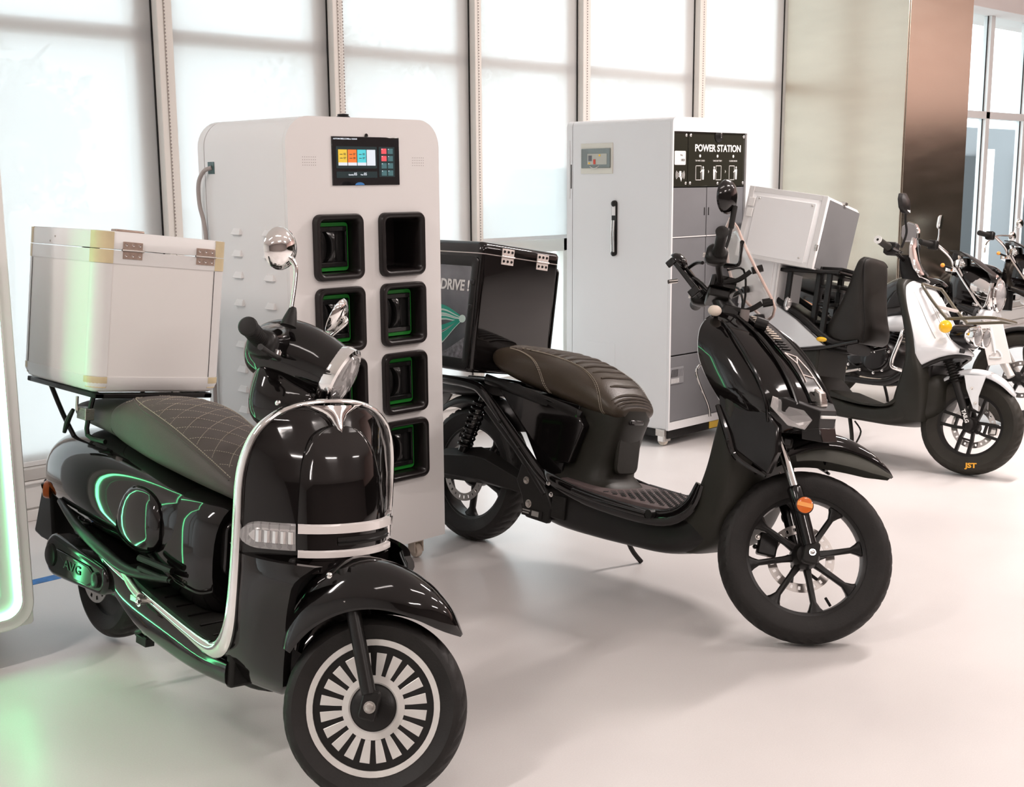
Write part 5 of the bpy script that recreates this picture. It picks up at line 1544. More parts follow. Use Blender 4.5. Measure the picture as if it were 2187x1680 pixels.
# rear wheel, swingarm, shocks
c2r = (-1.62, 0, 0.288)
rw2 = spoked_wheel(s2, c2r, 0.206, 0.188, 0.06, 5, SATIN, None, hw=0.04, off=0.9, sw_=0.014, name='rear_wheel')
tyre(rw2, c2r, 0.288, 0.203, 0.062, RUB, None, grooves=40)
ob('rim_line', G().lathe([(0.196, -0.034), (0.196, -0.0375), (0.204, -0.0375), (0.204, -0.034)], c2r, (0, 1, 0), 64, loop=True), BRUSH, rw2)
disc_plate(rw2, c2r, 0.120, 0.088, -0.075, DISC, None, 24)
for sy in (-1, 1):
    sa = ob('swingarm', G().loft([[(x, sy * 0.085, z) for x, z in ((-1.74, 0.375), (-1.52, 0.415), (-1.44, 0.405), (-1.22, 0.335), (-1.16, 0.30), (-1.22, 0.265), (-1.45, 0.265), (-1.72, 0.245))],
                                  [(x, sy * 0.135, z) for x, z in ((-1.74, 0.350), (-1.52, 0.375), (-1.44, 0.372), (-1.22, 0.322), (-1.17, 0.30), (-1.22, 0.275), (-1.45, 0.285), (-1.72, 0.270))]]), MATTE, s2, smooth=15, bevel=0.004)
    sk = ob('rear_shock', G().tube([(-1.60, sy * 0.115, 0.385), (-1.50, sy * 0.118, 0.640)], 0.010, 10, k=1), BRUSH, s2)
    ob('shock_body', G().tube([(-1.60, sy * 0.115, 0.385), (-1.555, sy * 0.117, 0.50)], 0.021, 12, k=1).tube([(-1.525, sy * 0.117, 0.575), (-1.50, sy * 0.118, 0.640)], 0.016, 12, k=1), GLOSS2, sk)
    coil(sk, (-1.595, sy * 0.115, 0.40), (-1.515, sy * 0.118, 0.605), 0.029, 9, 0.0058, GLOSS2)
fender('rear_fender', s2, SATIN, Matrix.Translation((-1.62, 0, 0)), 0.288, [(40, 0.330, 0.300, 0.06), (55, 0.335, 0.298, 0.075), (80, 0.338, 0.298, 0.080), (105, 0.338, 0.298, 0.080), (130, 0.336, 0.300, 0.075)])
ob('tail_bracket', G().secs([(-2.02, 0.60, 0.66, 0.05, 3), (-1.85, 0.60, 0.68, 0.09, 3), (-1.65, 0.61, 0.69, 0.11, 3), (-1.50, 0.63, 0.69, 0.10, 3)], 20), SATIN, s2)
np_ = ob('plate_holder', G().prism([(-2.02, 0.635), (-1.80, 0.632), (-1.87, 0.525), (-1.89, 0.515), (-2.02, 0.512)], -0.012, -0.002), PLATEG, s2, bevel=0.003)
ob('plate_emboss', G().tube([(-1.92, -0.013, 0.60), (-1.935, -0.013, 0.57), (-1.925, -0.013, 0.545), (-1.945, -0.013, 0.53)], 0.004, 6).tube([(-1.87, -0.013, 0.605), (-1.90, -0.013, 0.58), (-1.89, -0.013, 0.555)], 0.004, 6), MATTE, np_)
# seat
FS2 = [(-1.52, 0.785, 0.815, 0.05, 2), (-1.49, 0.755, 0.835, 0.105, 2.3), (-1.42, 0.725, 0.845, 0.140, 2.5), (-1.30, 0.695, 0.846, 0.156, 2.5), (-1.16, 0.668, 0.842, 0.162, 2.5), (-1.06, 0.648, 0.830, 0.163, 2.5), (-0.98, 0.633, 0.810, 0.159, 2.4), (-0.90, 0.622, 0.778, 0.150, 2.4), (-0.84, 0.616, 0.738, 0.137, 2.3), (-0.80, 0.618, 0.698, 0.118, 2.2), (-0.782, 0.63, 0.672, 0.08, 2)]
seat2 = ob('seat', G().secs(FS2, 44, 5), LEATH2, s2, smooth=60)


def fs2(x, ang):
    """seat surface point at angle ang (0 = right side, 90 = top)"""
    for a, b in zip(FS2[:-1], FS2[1:]):
        if a[0] <= x <= b[0]:
            t = (x - a[0]) / (b[0] - a[0])
            zb, zt, hw, p = [u + (v - u) * t for u, v in zip(a[1:], b[1:])]
            c_, s_ = cos(radians(ang)), sin(radians(ang))
            y = -hw * math.copysign(abs(c_) ** (2 / p), c_) * 1.005
            z = (zb + zt) / 2 + (zt - zb) / 2 * math.copysign(abs(s_) ** (2 / p), s_) * 1.008
            return (x, y, z)
    return (x, 0, 0.7)


for sg in (0, 1):
    A = lambda v: 180 - v if sg else v
    l1 = [fs2(x, A(a)) for x, a in ((-1.44, 80), (-1.30, 62), (-1.15, 56), (-1.04, 54), (-0.96, 50), (-0.90, 38), (-0.865, 20), (-0.85, 0), (-0.845, -25), (-0.84, -50))]
    ob('seat_seam', G().tube(l1, 0.0022, 6, 4), LEATH2, seat2)
    stitch('seat_stitching', [(x + 0.004, y * 1.01, z + 0.002) for x, y, z in l1], seat2, r=0.0013)
    stitch('seat_stitching', [(x - 0.005, y * 1.012, z + 0.001) for x, y, z in l1], seat2, r=0.0013)
    l2 = [fs2(x, A(a)) for x, a in ((-1.40, 55), (-1.31, 46), (-1.22, 30), (-1.16, 8), (-1.125, -18), (-1.11, -40))]
    stitch('seat_stitching', [(x, y * 1.012, z + 0.001) for x, y, z in l2], seat2, r=0.0013)
    stitch('seat_stitching', [(x - 0.009, y * 1.012, z + 0.001) for x, y, z in l2], seat2, r=0.0013)
# pleats over the top and front of the seat
for i in range(15):
    x = -1.42 + 0.043 * i
    if x > -0.83:
        break
    ob('seat_pleat', G().tube([fs2(x + 0.012 * (1 - abs(a - 90) / 40), a) for a in (58, 66, 76, 90, 104, 114, 122)], [0.004, 0.0065, 0.0075, 0.0065, 0.004], 8, 2), LEATH2, seat2)
for x in (-0.818, -0.806, -0.797, -0.790):
    ob('seat_pleat', G().tube([fs2(x, a) for a in (30, 50, 70, 90, 110, 130, 150)], [0.003, 0.006, 0.007, 0.006, 0.003], 8, 2), LEATH2, seat2)

# ---- handlebars (steered)
bar = ob('handlebar', G().tube([(-0.512, -0.36, 1.190), (-0.500, -0.20, 1.168), (-0.468, -0.07, 1.135), (-0.462, 0.0, 1.130), (-0.468, 0.07, 1.135), (-0.500, 0.20, 1.168), (-0.512, 0.36, 1.190)], 0.011, 12, 5), SATIN, s2, T=T2)
ob('steering_head', G().tube([(-0.33, 0, 0.98), (-0.42, 0, 1.06), (-0.465, 0, 1.12)], [0.045, 0.038, 0.026], 16, 3).box(-0.50, -0.425, -0.06, 0.06, 1.085, 1.115).box(-0.44, -0.38, -0.075, 0.075, 1.02, 1.06), SATIN, s2, T=T2, bevel=0.006)
ob('clamp_cover', G().loft([[(x, y, z) for x, y in rrect(0.09, 0.15, 0.015, 3, -0.455, 0)] for z in (1.118, 1.150, 1.158)]), GLOSS2, s2, T=T2, smooth=30)
for sy in (-1, 1):
    ob('grip', G().lathe([(0.012, -0.004), (0.0225, 0), (0.0185, 0.02), (0.0178, 0.09), (0.0205, 0.118), (0.0235, 0.124), (0.0235, 0.130)], (-0.514, sy * 0.368, 1.191), (0.07, -sy, -0.14), 24), MATTE, s2, T=T2)
    sw2 = ob('switch_pod', G().secs([(-0.545, 1.150, 1.188, 0.020, 3), (-0.53, 1.135, 1.205, 0.030, 3), (-0.49, 1.135, 1.205, 0.032, 3), (-0.472, 1.150, 1.188, 0.022, 3)], 18, 2).tf(Matrix.Translation((0, sy * 0.212, 0))), SATIN, s2, T=T2)
    ob('switch_button', G().box(-0.553, -0.543, sy * 0.212 - 0.012, sy * 0.212 + 0.012, 1.158, 1.168), BRUSH, sw2, T=T2, bevel=0.002)
    lv = ob('brake_lever', G().tube([(-0.470, sy * 0.165, 1.160), (-0.430, sy * 0.21, 1.155), (-0.436, sy * 0.30, 1.160), (-0.445, sy * 0.38, 1.165)], [0.010, 0.0065, 0.0055, 0.0075], 10), GLOSS2, s2, T=T2)
    ob('brake_cable', G().tube([(-0.455, sy * 0.13, 1.16), (-0.40, sy * 0.09, 1.19), (-0.37, sy * 0.03, 1.12), (-0.37, sy * 0.02, 1.02)], 0.004, 8), SATIN, lv, T=T2)
    mm = ob('mirror', G().tube([(-0.485, sy * 0.155, 1.180), (-0.476, sy * 0.160, 1.26), (-0.478, sy * 0.168, 1.33)] if sy < 0 else [(-0.485, sy * 0.155, 1.180), (-0.56, sy * 0.10, 1.20), (-0.60, sy * 0.075, 1.225)], 0.0055, 10), SATIN, s2, T=T2)
    if sy < 0:
        ob('mirror_sleeve', G().tube([(-0.477, -0.162, 1.300), (-0.480, -0.172, 1.378)], 0.010, 12, k=1), MATTE, mm, T=T2)
        mc, ma = Vector((-0.507, -0.186, 1.402)), Vector((0.80, -0.58, -0.05))
    else:
        mc, ma = Vector((-0.615, 0.070, 1.240)), Vector((0.55, -0.35, 0.76))
    ma.normalize()
    k = 1.0 if sy < 0 else 0.62
    ob('mirror_shell', G().lathe([(0.001, 0.016), (0.030 * k, 0.014), (0.052 * k, 0.004), (0.060 * k, -0.006), (0.059 * k, -0.014), (0.054 * k, -0.016)], mc, ma, 40), GLOSS2, mm, T=T2)
    ob('mirror_glass', G().lathe([(0.054 * k, -0.0155), (0.001, -0.0165)], mc, ma, 40), CHROME, mm, T=T2)
# phone holder on the left side of the bar
ph = ob('phone_holder', G().box(-0.045, 0.045, -0.010, 0.010, -0.075, 0.075).box(-0.050, -0.038, -0.012, 0.030, -0.085, -0.055).box(0.038, 0.050, -0.012, 0.030, -0.085, -0.055).box(-0.050, -0.038, -0.012, 0.030, 0.055, 0.08).box(0.038, 0.050, -0.012, 0.030, 0.055, 0.08).tf(T2 @ Matrix.Translation((-0.575, 0.115, 1.205)) @ Matrix.Rotation(radians(-48), 4, 'Y') @ Matrix.Rotation(radians(60), 4, 'Z')), GLOSS2, s2, bevel=0.004)
ob('holder_arm', G().tube([(-0.495, 0.09, 1.155), (-0.535, 0.10, 1.185), (-0.570, 0.11, 1.200)], 0.009, 10), SATIN, ph, T=T2)
ob('holder_strap', G().tube([(-0.535, 0.08, 1.25), (-0.56, 0.13, 1.26), (-0.60, 0.16, 1.22)], 0.007, 8), SATIN, ph, T=T2)
ob('holder_screw', G().cyl((-0.61, 0.09, 1.165), (-0.64, 0.08, 1.15), 0.008, 10), BRUSH, ph, T=T2)
# windscreen with brackets
rings = []
for t in range(13):
    u = t / 12
    x = -0.470 + 0.215 * u ** 0.85
    z = 1.375 - 0.290 * u
    hw = 0.045 + 0.115 * sin(pi * min(1.0, u * 0.9 + 0.05)) ** 0.8
    rings.append([(x - 0.055 * (y / 0.16) ** 2, y, z) for y in [hw * (2 * i / 14 - 1) for i in range(15)]])
ws = ob('windscreen', G().loft(rings, caps=False, closed=False), GLASSR, s2, T=T2, smooth=80, solid=0.004)
ob('screen_edge', G().tube([r[0] for r in rings[::2]] + [r[-1] for r in rings[::-2]] + [rings[0][0]], 0.0050, 8, 2), PINK, ws, T=T2)
for sy in (-1, 1):
    br = ob('screen_bracket', G().tube([(-0.455, sy * 0.07, 1.135), (-0.41, sy * 0.085, 1.150), (-0.375, sy * 0.10, 1.185)], 0.009, 8), SATIN, ws, T=T2)
    ob('screen_bracket', G().tube([(-0.43, sy * 0.06, 1.05), (-0.36, sy * 0.075, 1.05), (-0.315, sy * 0.085, 1.085)], 0.010, 8), SATIN, ws, T=T2)
    ob('screen_knob', G().cyl((-0.372, sy * 0.10, 1.188), (-0.338, sy * 0.105, 1.205), 0.013, 14), SATIN, ws, T=T2)
    ob('screen_knob', G().cyl((-0.312, sy * 0.085, 1.086), (-0.280, sy * 0.09, 1.098), 0.015, 14), SATIN, ws, T=T2)
    ob('spotlight', G().cyl((-0.325, sy * 0.115, 1.005), (-0.285, sy * 0.115, 1.000), 0.020, 18), SATIN, s2, T=T2)
ob('front_indicator', G().ball((-0.36, -0.165, 1.060), 0.022, 0.026, 0.019, 18, 10), CREAM, s2)
ob('horn_button', G().cyl((-0.31, -0.06, 1.035), (-0.31, -0.06, 1.075), 0.016, 14), PLATEG, s2)
ob('left_lever', G().tube([(-0.40, 0.15, 0.975), (-0.46, 0.165, 0.972), (-0.475, 0.167, 0.968)], [0.004, 0.005, 0.007], 8), SATIN, s2)
ob('side_hook', G().tube([(-0.400, -0.16, 0.87), (-0.405, -0.168, 0.845), (-0.375, -0.172, 0.795), (-0.335, -0.172, 0.735), (-0.325, -0.170, 0.70)], [0.004, 0.004, 0.004, 0.005], 8), CHROME, s2)
ob('side_stand', G().tube([(-0.92, 0.14, 0.21), (-0.90, 0.20, 0.10), (-0.88, 0.25, 0.045)], 0.010, 8), SATIN, s2)

# ---- black delivery box with poster
bx = thing('delivery_box', 'glossy black delivery box with a DRIVE poster on its side, behind the middle scooter', 'box', M=F2)
X0, X1, HW = -1.945, -1.485, 0.232


def bl(z, i, r=0.03):
    return [(x, y, z) for x, y in rrect(X1 - X0 - 2 * i, 2 * HW - 2 * i, max(r - i, 0.003), 5, (X0 + X1) / 2, 0)]


body = ob('box_body', G().loft([bl(0.722, 0.012), bl(0.728, 0.003), bl(0.74, 0), bl(1.203, 0)]), GLOSS, bx, smooth=50)
lid = ob('lid', G().loft([bl(1.207, 0), bl(1.238, 0), bl(1.250, 0.008), bl(1.253, 0.02)]), GLOSS, bx, smooth=50)
ob('lid_seal', G().loft([bl(1.202, 0.003), bl(1.208, 0.003)]), HINGE2, body, smooth=0)
for sy in (-1, 1):
    y0, y1 = (sy * HW - 0.004, sy * HW + 0.006) if sy > 0 else (sy * HW - 0.006, sy * HW + 0.004)
    pf = ob('poster_frame', G().loft([[(x + (X0 + X1) / 2, y, z + 0.962) for x, z in rrect(w_, h_, r_, 4)] for w_, h_, r_, y in ((0.44, 0.455, 0.02, sy * HW), (0.44, 0.455, 0.02, sy * (HW + 0.008)), (0.40, 0.415, 0.012, sy * (HW + 0.010)), (0.365, 0.375, 0.008, sy * (HW + 0.003)))], caps=False), SATIN, body, smooth=30)
PD = mat('poster_dark_sky', (0.055, 0.058, 0.070), 0.15, coat=0.8, vary=0.5, vscale=4, col2=(0.20, 0.20, 0.22))
PT = mat('poster_turquoise', (0.02, 0.42, 0.30), 0.2, coat=0.6)
PW = mat('poster_pale_green', (0.72, 0.92, 0.85), 0.2, coat=0.6)
PR = mat('poster_road_grey', (0.30, 0.29, 0.32), 0.25, coat=0.6, vary=0.6, vscale=60)
for sy in (-1,):
    yb = sy * (HW + 0.0035)
    po = ob('poster', G().box(X0 + 0.046, X1 - 0.046, yb, yb + 0.001, 0.772, 1.150), PD, body, smooth=0)
    ob('poster_road', G().prism([(X1 - 0.047, 0.80), (X1 - 0.047, 0.86), (X1 - 0.15, 0.80), (X1 - 0.30, 0.775), (X1 - 0.047, 0.775)], yb - 0.0012, yb - 0.0006), PR, po, smooth=0)
    fx, fz = X1 - 0.062, 0.935
    for k in range(15):
        t = k / 14
        z_end = 1.00 - 0.225 * t
        x_end = X0 + 0.05
        mid = (fx - 0.13, fz + (0.045 - 0.11 * t) - (0.05 * t if t > 0.5 else 0))
        P = catmull([(fx, fz), (fx - 0.05, fz + 0.022 - 0.065 * t), mid, ((mid[0] + x_end) / 2, (mid[1] + z_end) / 2 - 0.01), (x_end, z_end)], 4)
        wd = 0.0030 + 0.007 * (k % 5 in (1, 3))
        up = [(x, z + wd * (0.3 + min(1, (fx - x) / 0.15))) for x, z in P]
        dn = [(x, z - wd * (0.3 + min(1, (fx - x) / 0.15))) for x, z in P]
        ob('poster_streak', G().prism(up + dn[::-1], yb - 0.0016 - 0.0003 * (k % 3), yb - 0.0010 - 0.0003 * (k % 3)), (PW, PT, PW, PT, PW)[k % 5], po, smooth=0)
    ob('poster_glow', G().prism([(fx - 0.006 + 0.020 * cos(2 * pi * i / 16), fz + 0.016 * sin(2 * pi * i / 16)) for i in range(16)], yb - 0.0030, yb - 0.0024), PW, po, smooth=0)
    tM = Matrix.Translation((fx - 0.072, yb - 0.002, 1.068)) @ Matrix.Rotation(radians(90), 4, 'X')
    text('poster_text', 'DRIVE !', 0.060, PRINTW, po, tM, 0.0004, bold=0.0018, sx=0.92)
    for z in (1.085, 0.985):
        ob('box_catch', G().box(X1 - 0.034, X1 - 0.012, -HW - 0.014, -HW - 0.006, z - 0.012, z + 0.012), SATIN, body, bevel=0.005)
for yy in (-0.085, 0.120):
    h = ob('hinge', G().box(X1, X1 + 0.003, yy - 0.034, yy + 0.034, 1.210, 1.237).box(X1, X1 + 0.003, yy - 0.034, yy + 0.034, 1.172, 1.200), HINGE2, bx, bevel=0.0008)
    ob('hinge_pin', G().cyl((X1 + 0.004, yy - 0.037, 1.205), (X1 + 0.004, yy + 0.037, 1.205), 0.0038, 10), HINGE2, h)
    for dy in (-0.022, 0, 0.022):
        for z in (1.225, 1.186):
            ob('rivet', G().lathe([(0.006, 0), (0.005, 0.003), (0.001, 0.0035)], (X1 + 0.003, yy + dy, z), (1, 0, 0), 10), SATIN, h)
lt = ob('latch', G().box(-1.60, -1.56, HW, HW + 0.016, 1.165, 1.225).box(-1.59, -1.57, HW + 0.014, HW + 0.026, 1.14, 1.18), BRUSH, bx, bevel=0.003)

# ================================================================ WHITE SCOOTER (right)
F3 = frame(5.93, 2.78, 11)
T3 = steer_T(0.254, 12)
s3 = thing('scooter', 'white and dark grey cargo scooter with twin round headlamps, right side', 'scooter', M=F3)
c3 = (0, 0, 0.254)
fw3 = ob('front_wheel', G().lathe([(0.150, -0.030), (0.168, -0.038), (0.172, -0.036), (0.162, -0.02), (0.162, 0.02), (0.172, 0.036), (0.168, 0.038), (0.150, 0.030), (0.146, 0)], c3, (0, 1, 0), 56, loop=True), MATTE, s3, T=T3)
tyre(fw3, c3, 0.254, 0.168, 0.055, RUB3, T3, grooves=36)
ob('hub', G().lathe([(0.01, -0.05), (0.035, -0.048), (0.042, -0.02), (0.042, 0.03), (0.01, 0.05)], c3, (0, 1, 0), 28), MATTE, fw3, T=T3)
disc_plate(fw3, c3, 0.112, 0.082, 0.045, DISC, T3, 22)
for k in range(4):   # twin-bar spokes
    a = radians(-8 + 90 * k)
    d, t = Vector((cos(a), 0, sin(a))), Vector((-sin(a), 0, cos(a)))
    for q in (-1, 1):
        rings = []
        for r, o_ in ((0.030, 0.022), (0.075, 0.029), (0.155, 0.032)):
            c_ = Vector(c3) + d * r + t * (q * o_)
            rings.append([tuple(c_ + t * (0.0075 * sx) + Vector((0, -0.012 + 0.016 * sy, 0))) for sx, sy in ((-1, -1), (1, -1), (1, 1), (-1, 1))])
        ob('spoke', G().loft(rings), MATTE, fw3, T=T3, bevel=0.002, smooth=30)
    ob('spoke_bridge', G().loft([[tuple(Vector(c3) + d * r + t * y + Vector((0, -0.012 + 0.014 * sy, 0))) for r, sy in ((0.070, -1), (0.080, -1), (0.080, 1), (0.070, 1))] for y in (-0.03, 0.03)]), MATTE, fw3, T=T3)
text('tyre_print', 'JST', 0.034, ORNGP, fw3, T3 @ Matrix.Translation((0.045, -0.0545, 0.048)) @ Matrix.Rotation(radians(90), 4, 'X') @ Matrix.Rotation(radians(8), 4, 'Z'), 0.001, bold=0.0015, sx=1.2)
for sy in (-1, 1):
    fk = ob('fork_leg', G().tube([(-0.150, sy * 0.085, 0.56), (-0.085, sy * 0.088, 0.44), (0.0, sy * 0.090, 0.262)], [0.018, 0.020, 0.019], 16, k=2), MATTE, s3, T=T3)
    ob('fork_foot', G().ball((0.006, sy * 0.090, 0.252), 0.026, 0.016, 0.034, 14, 8), MATTE, fk, T=T3)
    g = G()
    for i in range(9):
        t = i / 8
        g.lathe([(0.021, -0.004), (0.030, 0.0), (0.021, 0.004)], (-0.150 + 0.060 * t, sy * 0.086, 0.565 - 0.105 * t), (0.5, 0, -0.87), 18)
    tag(ob('fork_boot', g, MATTE, fk, T=T3), kind='stuff')
    if sy < 0:
        text('fork_text', 'TAILG', 0.026, PRINTW, fk, T3 @ Matrix.Translation((-0.013, -0.1105, 0.290)) @ Matrix.Rotation(radians(90), 4, 'X') @ Matrix.Rotation(radians(-64), 4, 'Z'), 0.0008, bold=0.001)
    ob('fork_shroud', G().tube([(-0.20, sy * 0.085, 0.66), (-0.15, sy * 0.086, 0.56)], 0.024, 12, k=1), MATTE, fk, T=T3)
fender('front_fender', s3, WPAINT, T3, 0.254, [(44, 0.262, 0.258, 0.010), (48, 0.270, 0.255, 0.045), (58, 0.283, 0.255, 0.066), (72, 0.292, 0.256, 0.074), (88, 0.294, 0.258, 0.078), (104, 0.292, 0.258, 0.076), (120, 0.286, 0.260, 0.070), (134, 0.276, 0.262, 0.058), (143, 0.268, 0.264, 0.030)])
for sy in (-1, 1):
    fc = ob('fender_tongue', G().loft([[(x, sy * y, z) for x, y, z in ((-0.055, 0.100, 0.500), (0.050, 0.092, 0.510), (0.035, 0.108, 0.400), (0.045, 0.112, 0.325), (0.020, 0.113, 0.335), (-0.030, 0.110, 0.430))],
                                       [(x, sy * (y - 0.006), z) for x, y, z in ((-0.055, 0.100, 0.500), (0.050, 0.092, 0.510), (0.035, 0.108, 0.400), (0.045, 0.112, 0.325), (0.020, 0.113, 0.335), (-0.030, 0.110, 0.430))]]), WPAINT, s3, T=T3, smooth=30)
    for x, z in ((-0.004, 0.435), (0.026, 0.362)):
        hexbolt(fc, (x, sy * 0.112, z), 0.006, (0, sy, 0), BRUSH, T=T3)
ob('brake_caliper', G().box(0.075, 0.120, 0.035, 0.075, 0.225, 0.285), BRUSH, s3, T=T3, bevel=0.006)
# rear wheel
c3r = (-1.19, 0, 0.25)
rw3 = ob('rear_wheel', G().lathe([(0.03, -0.05), (0.14, -0.03), (0.165, -0.036), (0.165, 0.036), (0.14, 0.03), (0.03, 0.05)], c3r, (0, 1, 0), 40), MATTE, s3)
tyre(rw3, c3r, 0.25, 0.162, 0.058, RUB3, None, grooves=30)
# belly and body
ob('belly', G().secs([(-1.10, 0.32, 0.52, 0.10, 4), (-1.0, 0.26, 0.50, 0.150, 4), (-0.86, 0.215, 0.42, 0.172, 4.5), (-0.74, 0.203, 0.32, 0.180, 5), (-0.55, 0.198, 0.285, 0.184, 5), (-0.40, 0.196, 0.300, 0.184, 5), (-0.32, 0.205, 0.36, 0.178, 4), (-0.24, 0.232, 0.46, 0.16, 4), (-0.17, 0.268, 0.50, 0.130, 3.5), (-0.13, 0.32, 0.45, 0.08, 3)], 32), OLIVE, s3, smooth=50)
ob('floor_board', G().secs([(-0.74, 0.30, 0.345, 0.176, 6), (-0.55, 0.285, 0.300, 0.190, 6), (-0.40, 0.29, 0.312, 0.190, 6), (-0.34, 0.32, 0.37, 0.185, 5)], 28), OLIVE, s3, smooth=50)
ob('under_seat', G().loft([[(x, s_ * y, z) for x, z, y in ((-1.20, 0.62, 0.13), (-1.02, 0.58, 0.165), (-0.86, 0.600, 0.160), (-0.85, 0.53, 0.160), (-0.85, 0.34, 0.165), (-0.80, 0.28, 0.170), (-0.98, 0.30, 0.165), (-1.16, 0.42, 0.14))] for s_ in (-1, 1)]), OLIVE, s3, smooth=20, bevel=0.012)
for sy in (-1, 1):
    wp = ob('white_side_panel', G().loft([[(x, sy * y, z) for x, z, y in ((-1.45, 0.82, 0.13), (-1.32, 0.86, 0.155), (-1.15, 0.775, 0.172), (-1.02, 0.71, 0.178), (-0.82, 0.580, 0.176), (-1.00, 0.545, 0.175), (-1.25, 0.60, 0.165), (-1.45, 0.72, 0.14))],
                                          [(x, sy * y, z) for x, z, y in ((-1.45, 0.82, 0.09), (-1.32, 0.86, 0.11), (-1.15, 0.775, 0.13), (-1.02, 0.71, 0.13), (-0.82, 0.580, 0.13), (-1.00, 0.545, 0.13), (-1.25, 0.60, 0.12), (-1.45, 0.72, 0.10))]]), WPAINT, s3, smooth=25, bevel=0.006)
    ob('panel_band', G().tube([(-1.45, sy * 0.13, 0.87), (-1.30, sy * 0.150, 0.875), (-1.14, sy * 0.168, 0.800), (-1.00, sy * 0.170, 0.735), (-0.80, sy * 0.160, 0.612), (-0.70, sy * 0.14, 0.60)], 0.018, 10), SATIN, s3)
    ob('lower_band', G().tube([(-1.05, sy * 0.172, 0.535), (-0.84, sy * 0.174, 0.562), (-0.62, sy * 0.158, 0.622)], 0.011, 8), GLOSS2, s3)
ob('rear_deck', G().secs([(-1.45, 0.72, 0.86, 0.10, 3), (-1.30, 0.66, 0.87, 0.13, 3), (-1.10, 0.60, 0.79, 0.14, 3), (-0.90, 0.56, 0.70, 0.14, 3), (-0.70, 0.55, 0.615, 0.13, 3)], 24), SATIN, s3)
# upright padded seat / backrest
BK = [(0.615, -0.835, -0.600, 0.150), (0.638, -0.860, -0.575, 0.158), (0.69, -0.868, -0.572, 0.160), (0.74, -0.845, -0.590, 0.158), (0.82, -0.805, -0.612, 0.152), (0.92, -0.765, -0.632, 0.146), (1.02, -0.735, -0.648, 0.140), (1.065, -0.722, -0.655, 0.128), (1.088, -0.705, -0.668, 0.10)]
bk = ob('backrest', G().loft([[(x + (a + b) / 2, y, z) for x, y in superell((b - a) / 2, w_, 3.2, 32)] for z, a, b, w_ in catmull(BK, 4)]), FABR, s3, smooth=60)
ob('backrest_piping', G().tube([(-0.60, -0.152, 0.62), (-0.60, -0.152, 0.72), (-0.630, -0.146, 0.84), (-0.655, -0.138, 0.98), (-0.668, -0.125, 1.06), (-0.672, -0.08, 1.083), (-0.672, 0.08, 1.083), (-0.668, 0.125, 1.06)], 0.004, 8), MATTE, bk)
for z in (0.70, 0.80, 0.90, 1.0):
    ob('backrest_bracket', G().box(-0.95, -0.80, -0.12, 0.12, z, z + 0.02), SATIN, s3, bevel=0.004)
ob('bracket_post', G().box(-0.955, -0.925, -0.13, -0.10, 0.60, 1.02).box(-0.955, -0.925, 0.10, 0.13, 0.60, 1.02), SATIN, s3, bevel=0.004)
ob('side_marker', G().ball((-0.835, -0.175, 0.612), 0.035, 0.012, 0.014, 16, 8), YELL, s3)
for sx in (0,):
    ri = ob('rear_indicator', G().ball((-1.075, -0.190, 0.792), 0.022, 0.022, 0.040, 16, 10), CHROME, s3)
    ob('indicator_lens', G().ball((-1.060, -0.200, 0.795), 0.014, 0.014, 0.030, 14, 8), LENS, ri)
# carrier frame
cf = ob('rear_rack', G().tube([(-1.45, -0.18, 0.985), (-0.78, -0.18, 0.985)], 0.011, 8, k=1).tube([(-1.45, 0.18, 0.985), (-0.78, 0.18, 0.985)], 0.011, 8, k=1).tube([(-0.79, -0.18, 0.985), (-0.79, 0.18, 0.985)], 0.011, 8, k=1).tube([(-1.15, -0.18, 0.985), (-1.15, 0.18, 0.985)], 0.011, 8, k=1).box(-1.45, -0.85, -0.17, 0.17, 0.975, 0.983), SATIN, s3)
for sy in (-1, 1):
    ob('rack_leg', G().box(-1.115, -1.085, sy * 0.165 - 0.01, sy * 0.165 + 0.01, 0.76, 0.985), SATIN, cf, bevel=0.003)
    ob('rack_leg', G().box(-0.86, -0.83, sy * 0.165 - 0.01, sy * 0.165 + 0.01, 0.62, 0.985), SATIN, cf, bevel=0.003)
# front shield
SR3 = [(0.495, 0.190, -0.265, -0.075), (0.53, 0.202, -0.262, -0.070), (0.58, 0.208, -0.258, -0.066), (0.625, 0.210, -0.262, -0.062), (0.66, 0.209, -0.272, -0.105), (0.74, 0.205, -0.305, -0.178), (0.82, 0.200, -0.340, -0.235), (0.88, 0.192, -0.362, -0.275), (0.93, 0.172, -0.380, -0.315), (0.962, 0.135, -0.392, -0.345), (0.978, 0.085, -0.398, -0.366)]
rings = []
lip = []
for z, w_, se, sn in catmull(SR3, 4):
    ys = [w_ * sin(pi / 2 * (2 * i / 20 - 1)) for i in range(21)]
    zl = lambda y: z + max(0.0, 0.612 - z) * (1 - (abs(y) / w_) ** 4)
    rings.append([(se + (sn - se) * (1 - (abs(y) / w_) ** 2.6), y, zl(y)) for y in ys] + [(se - 0.02, y * 0.96, zl(y)) for y in reversed(ys)])
    if not lip:
        lip = list(rings[0][:21])
wsd = ob('front_shield', G().loft(rings), WPAINT, s3, smooth=50)
for q, yy in ((0, -0.150), (1, -0.085), (2, -0.070), (3, 0.085)):
    P = []
    for z in (0.68, 0.76, 0.84, 0.91):
        for a, b in zip(SR3[:-1], SR3[1:]):
            if a[0] <= z <= b[0]:
                t = (z - a[0]) / (b[0] - a[0])
                w_, se, sn = [u + (v - u) * t for u, v in zip(a[1:], b[1:])]
                P.append((se + (sn - se) * (1 - (abs(yy) / w_) ** 2.6) + 0.001, yy, z))
    ob('shield_crease', G().tube(P, 0.003, 6), ALU, wsd)
ob('shield_slots', G().box(-0.075, -0.068, -0.10, -0.05, 0.618, 0.640), FLATBLK, wsd)
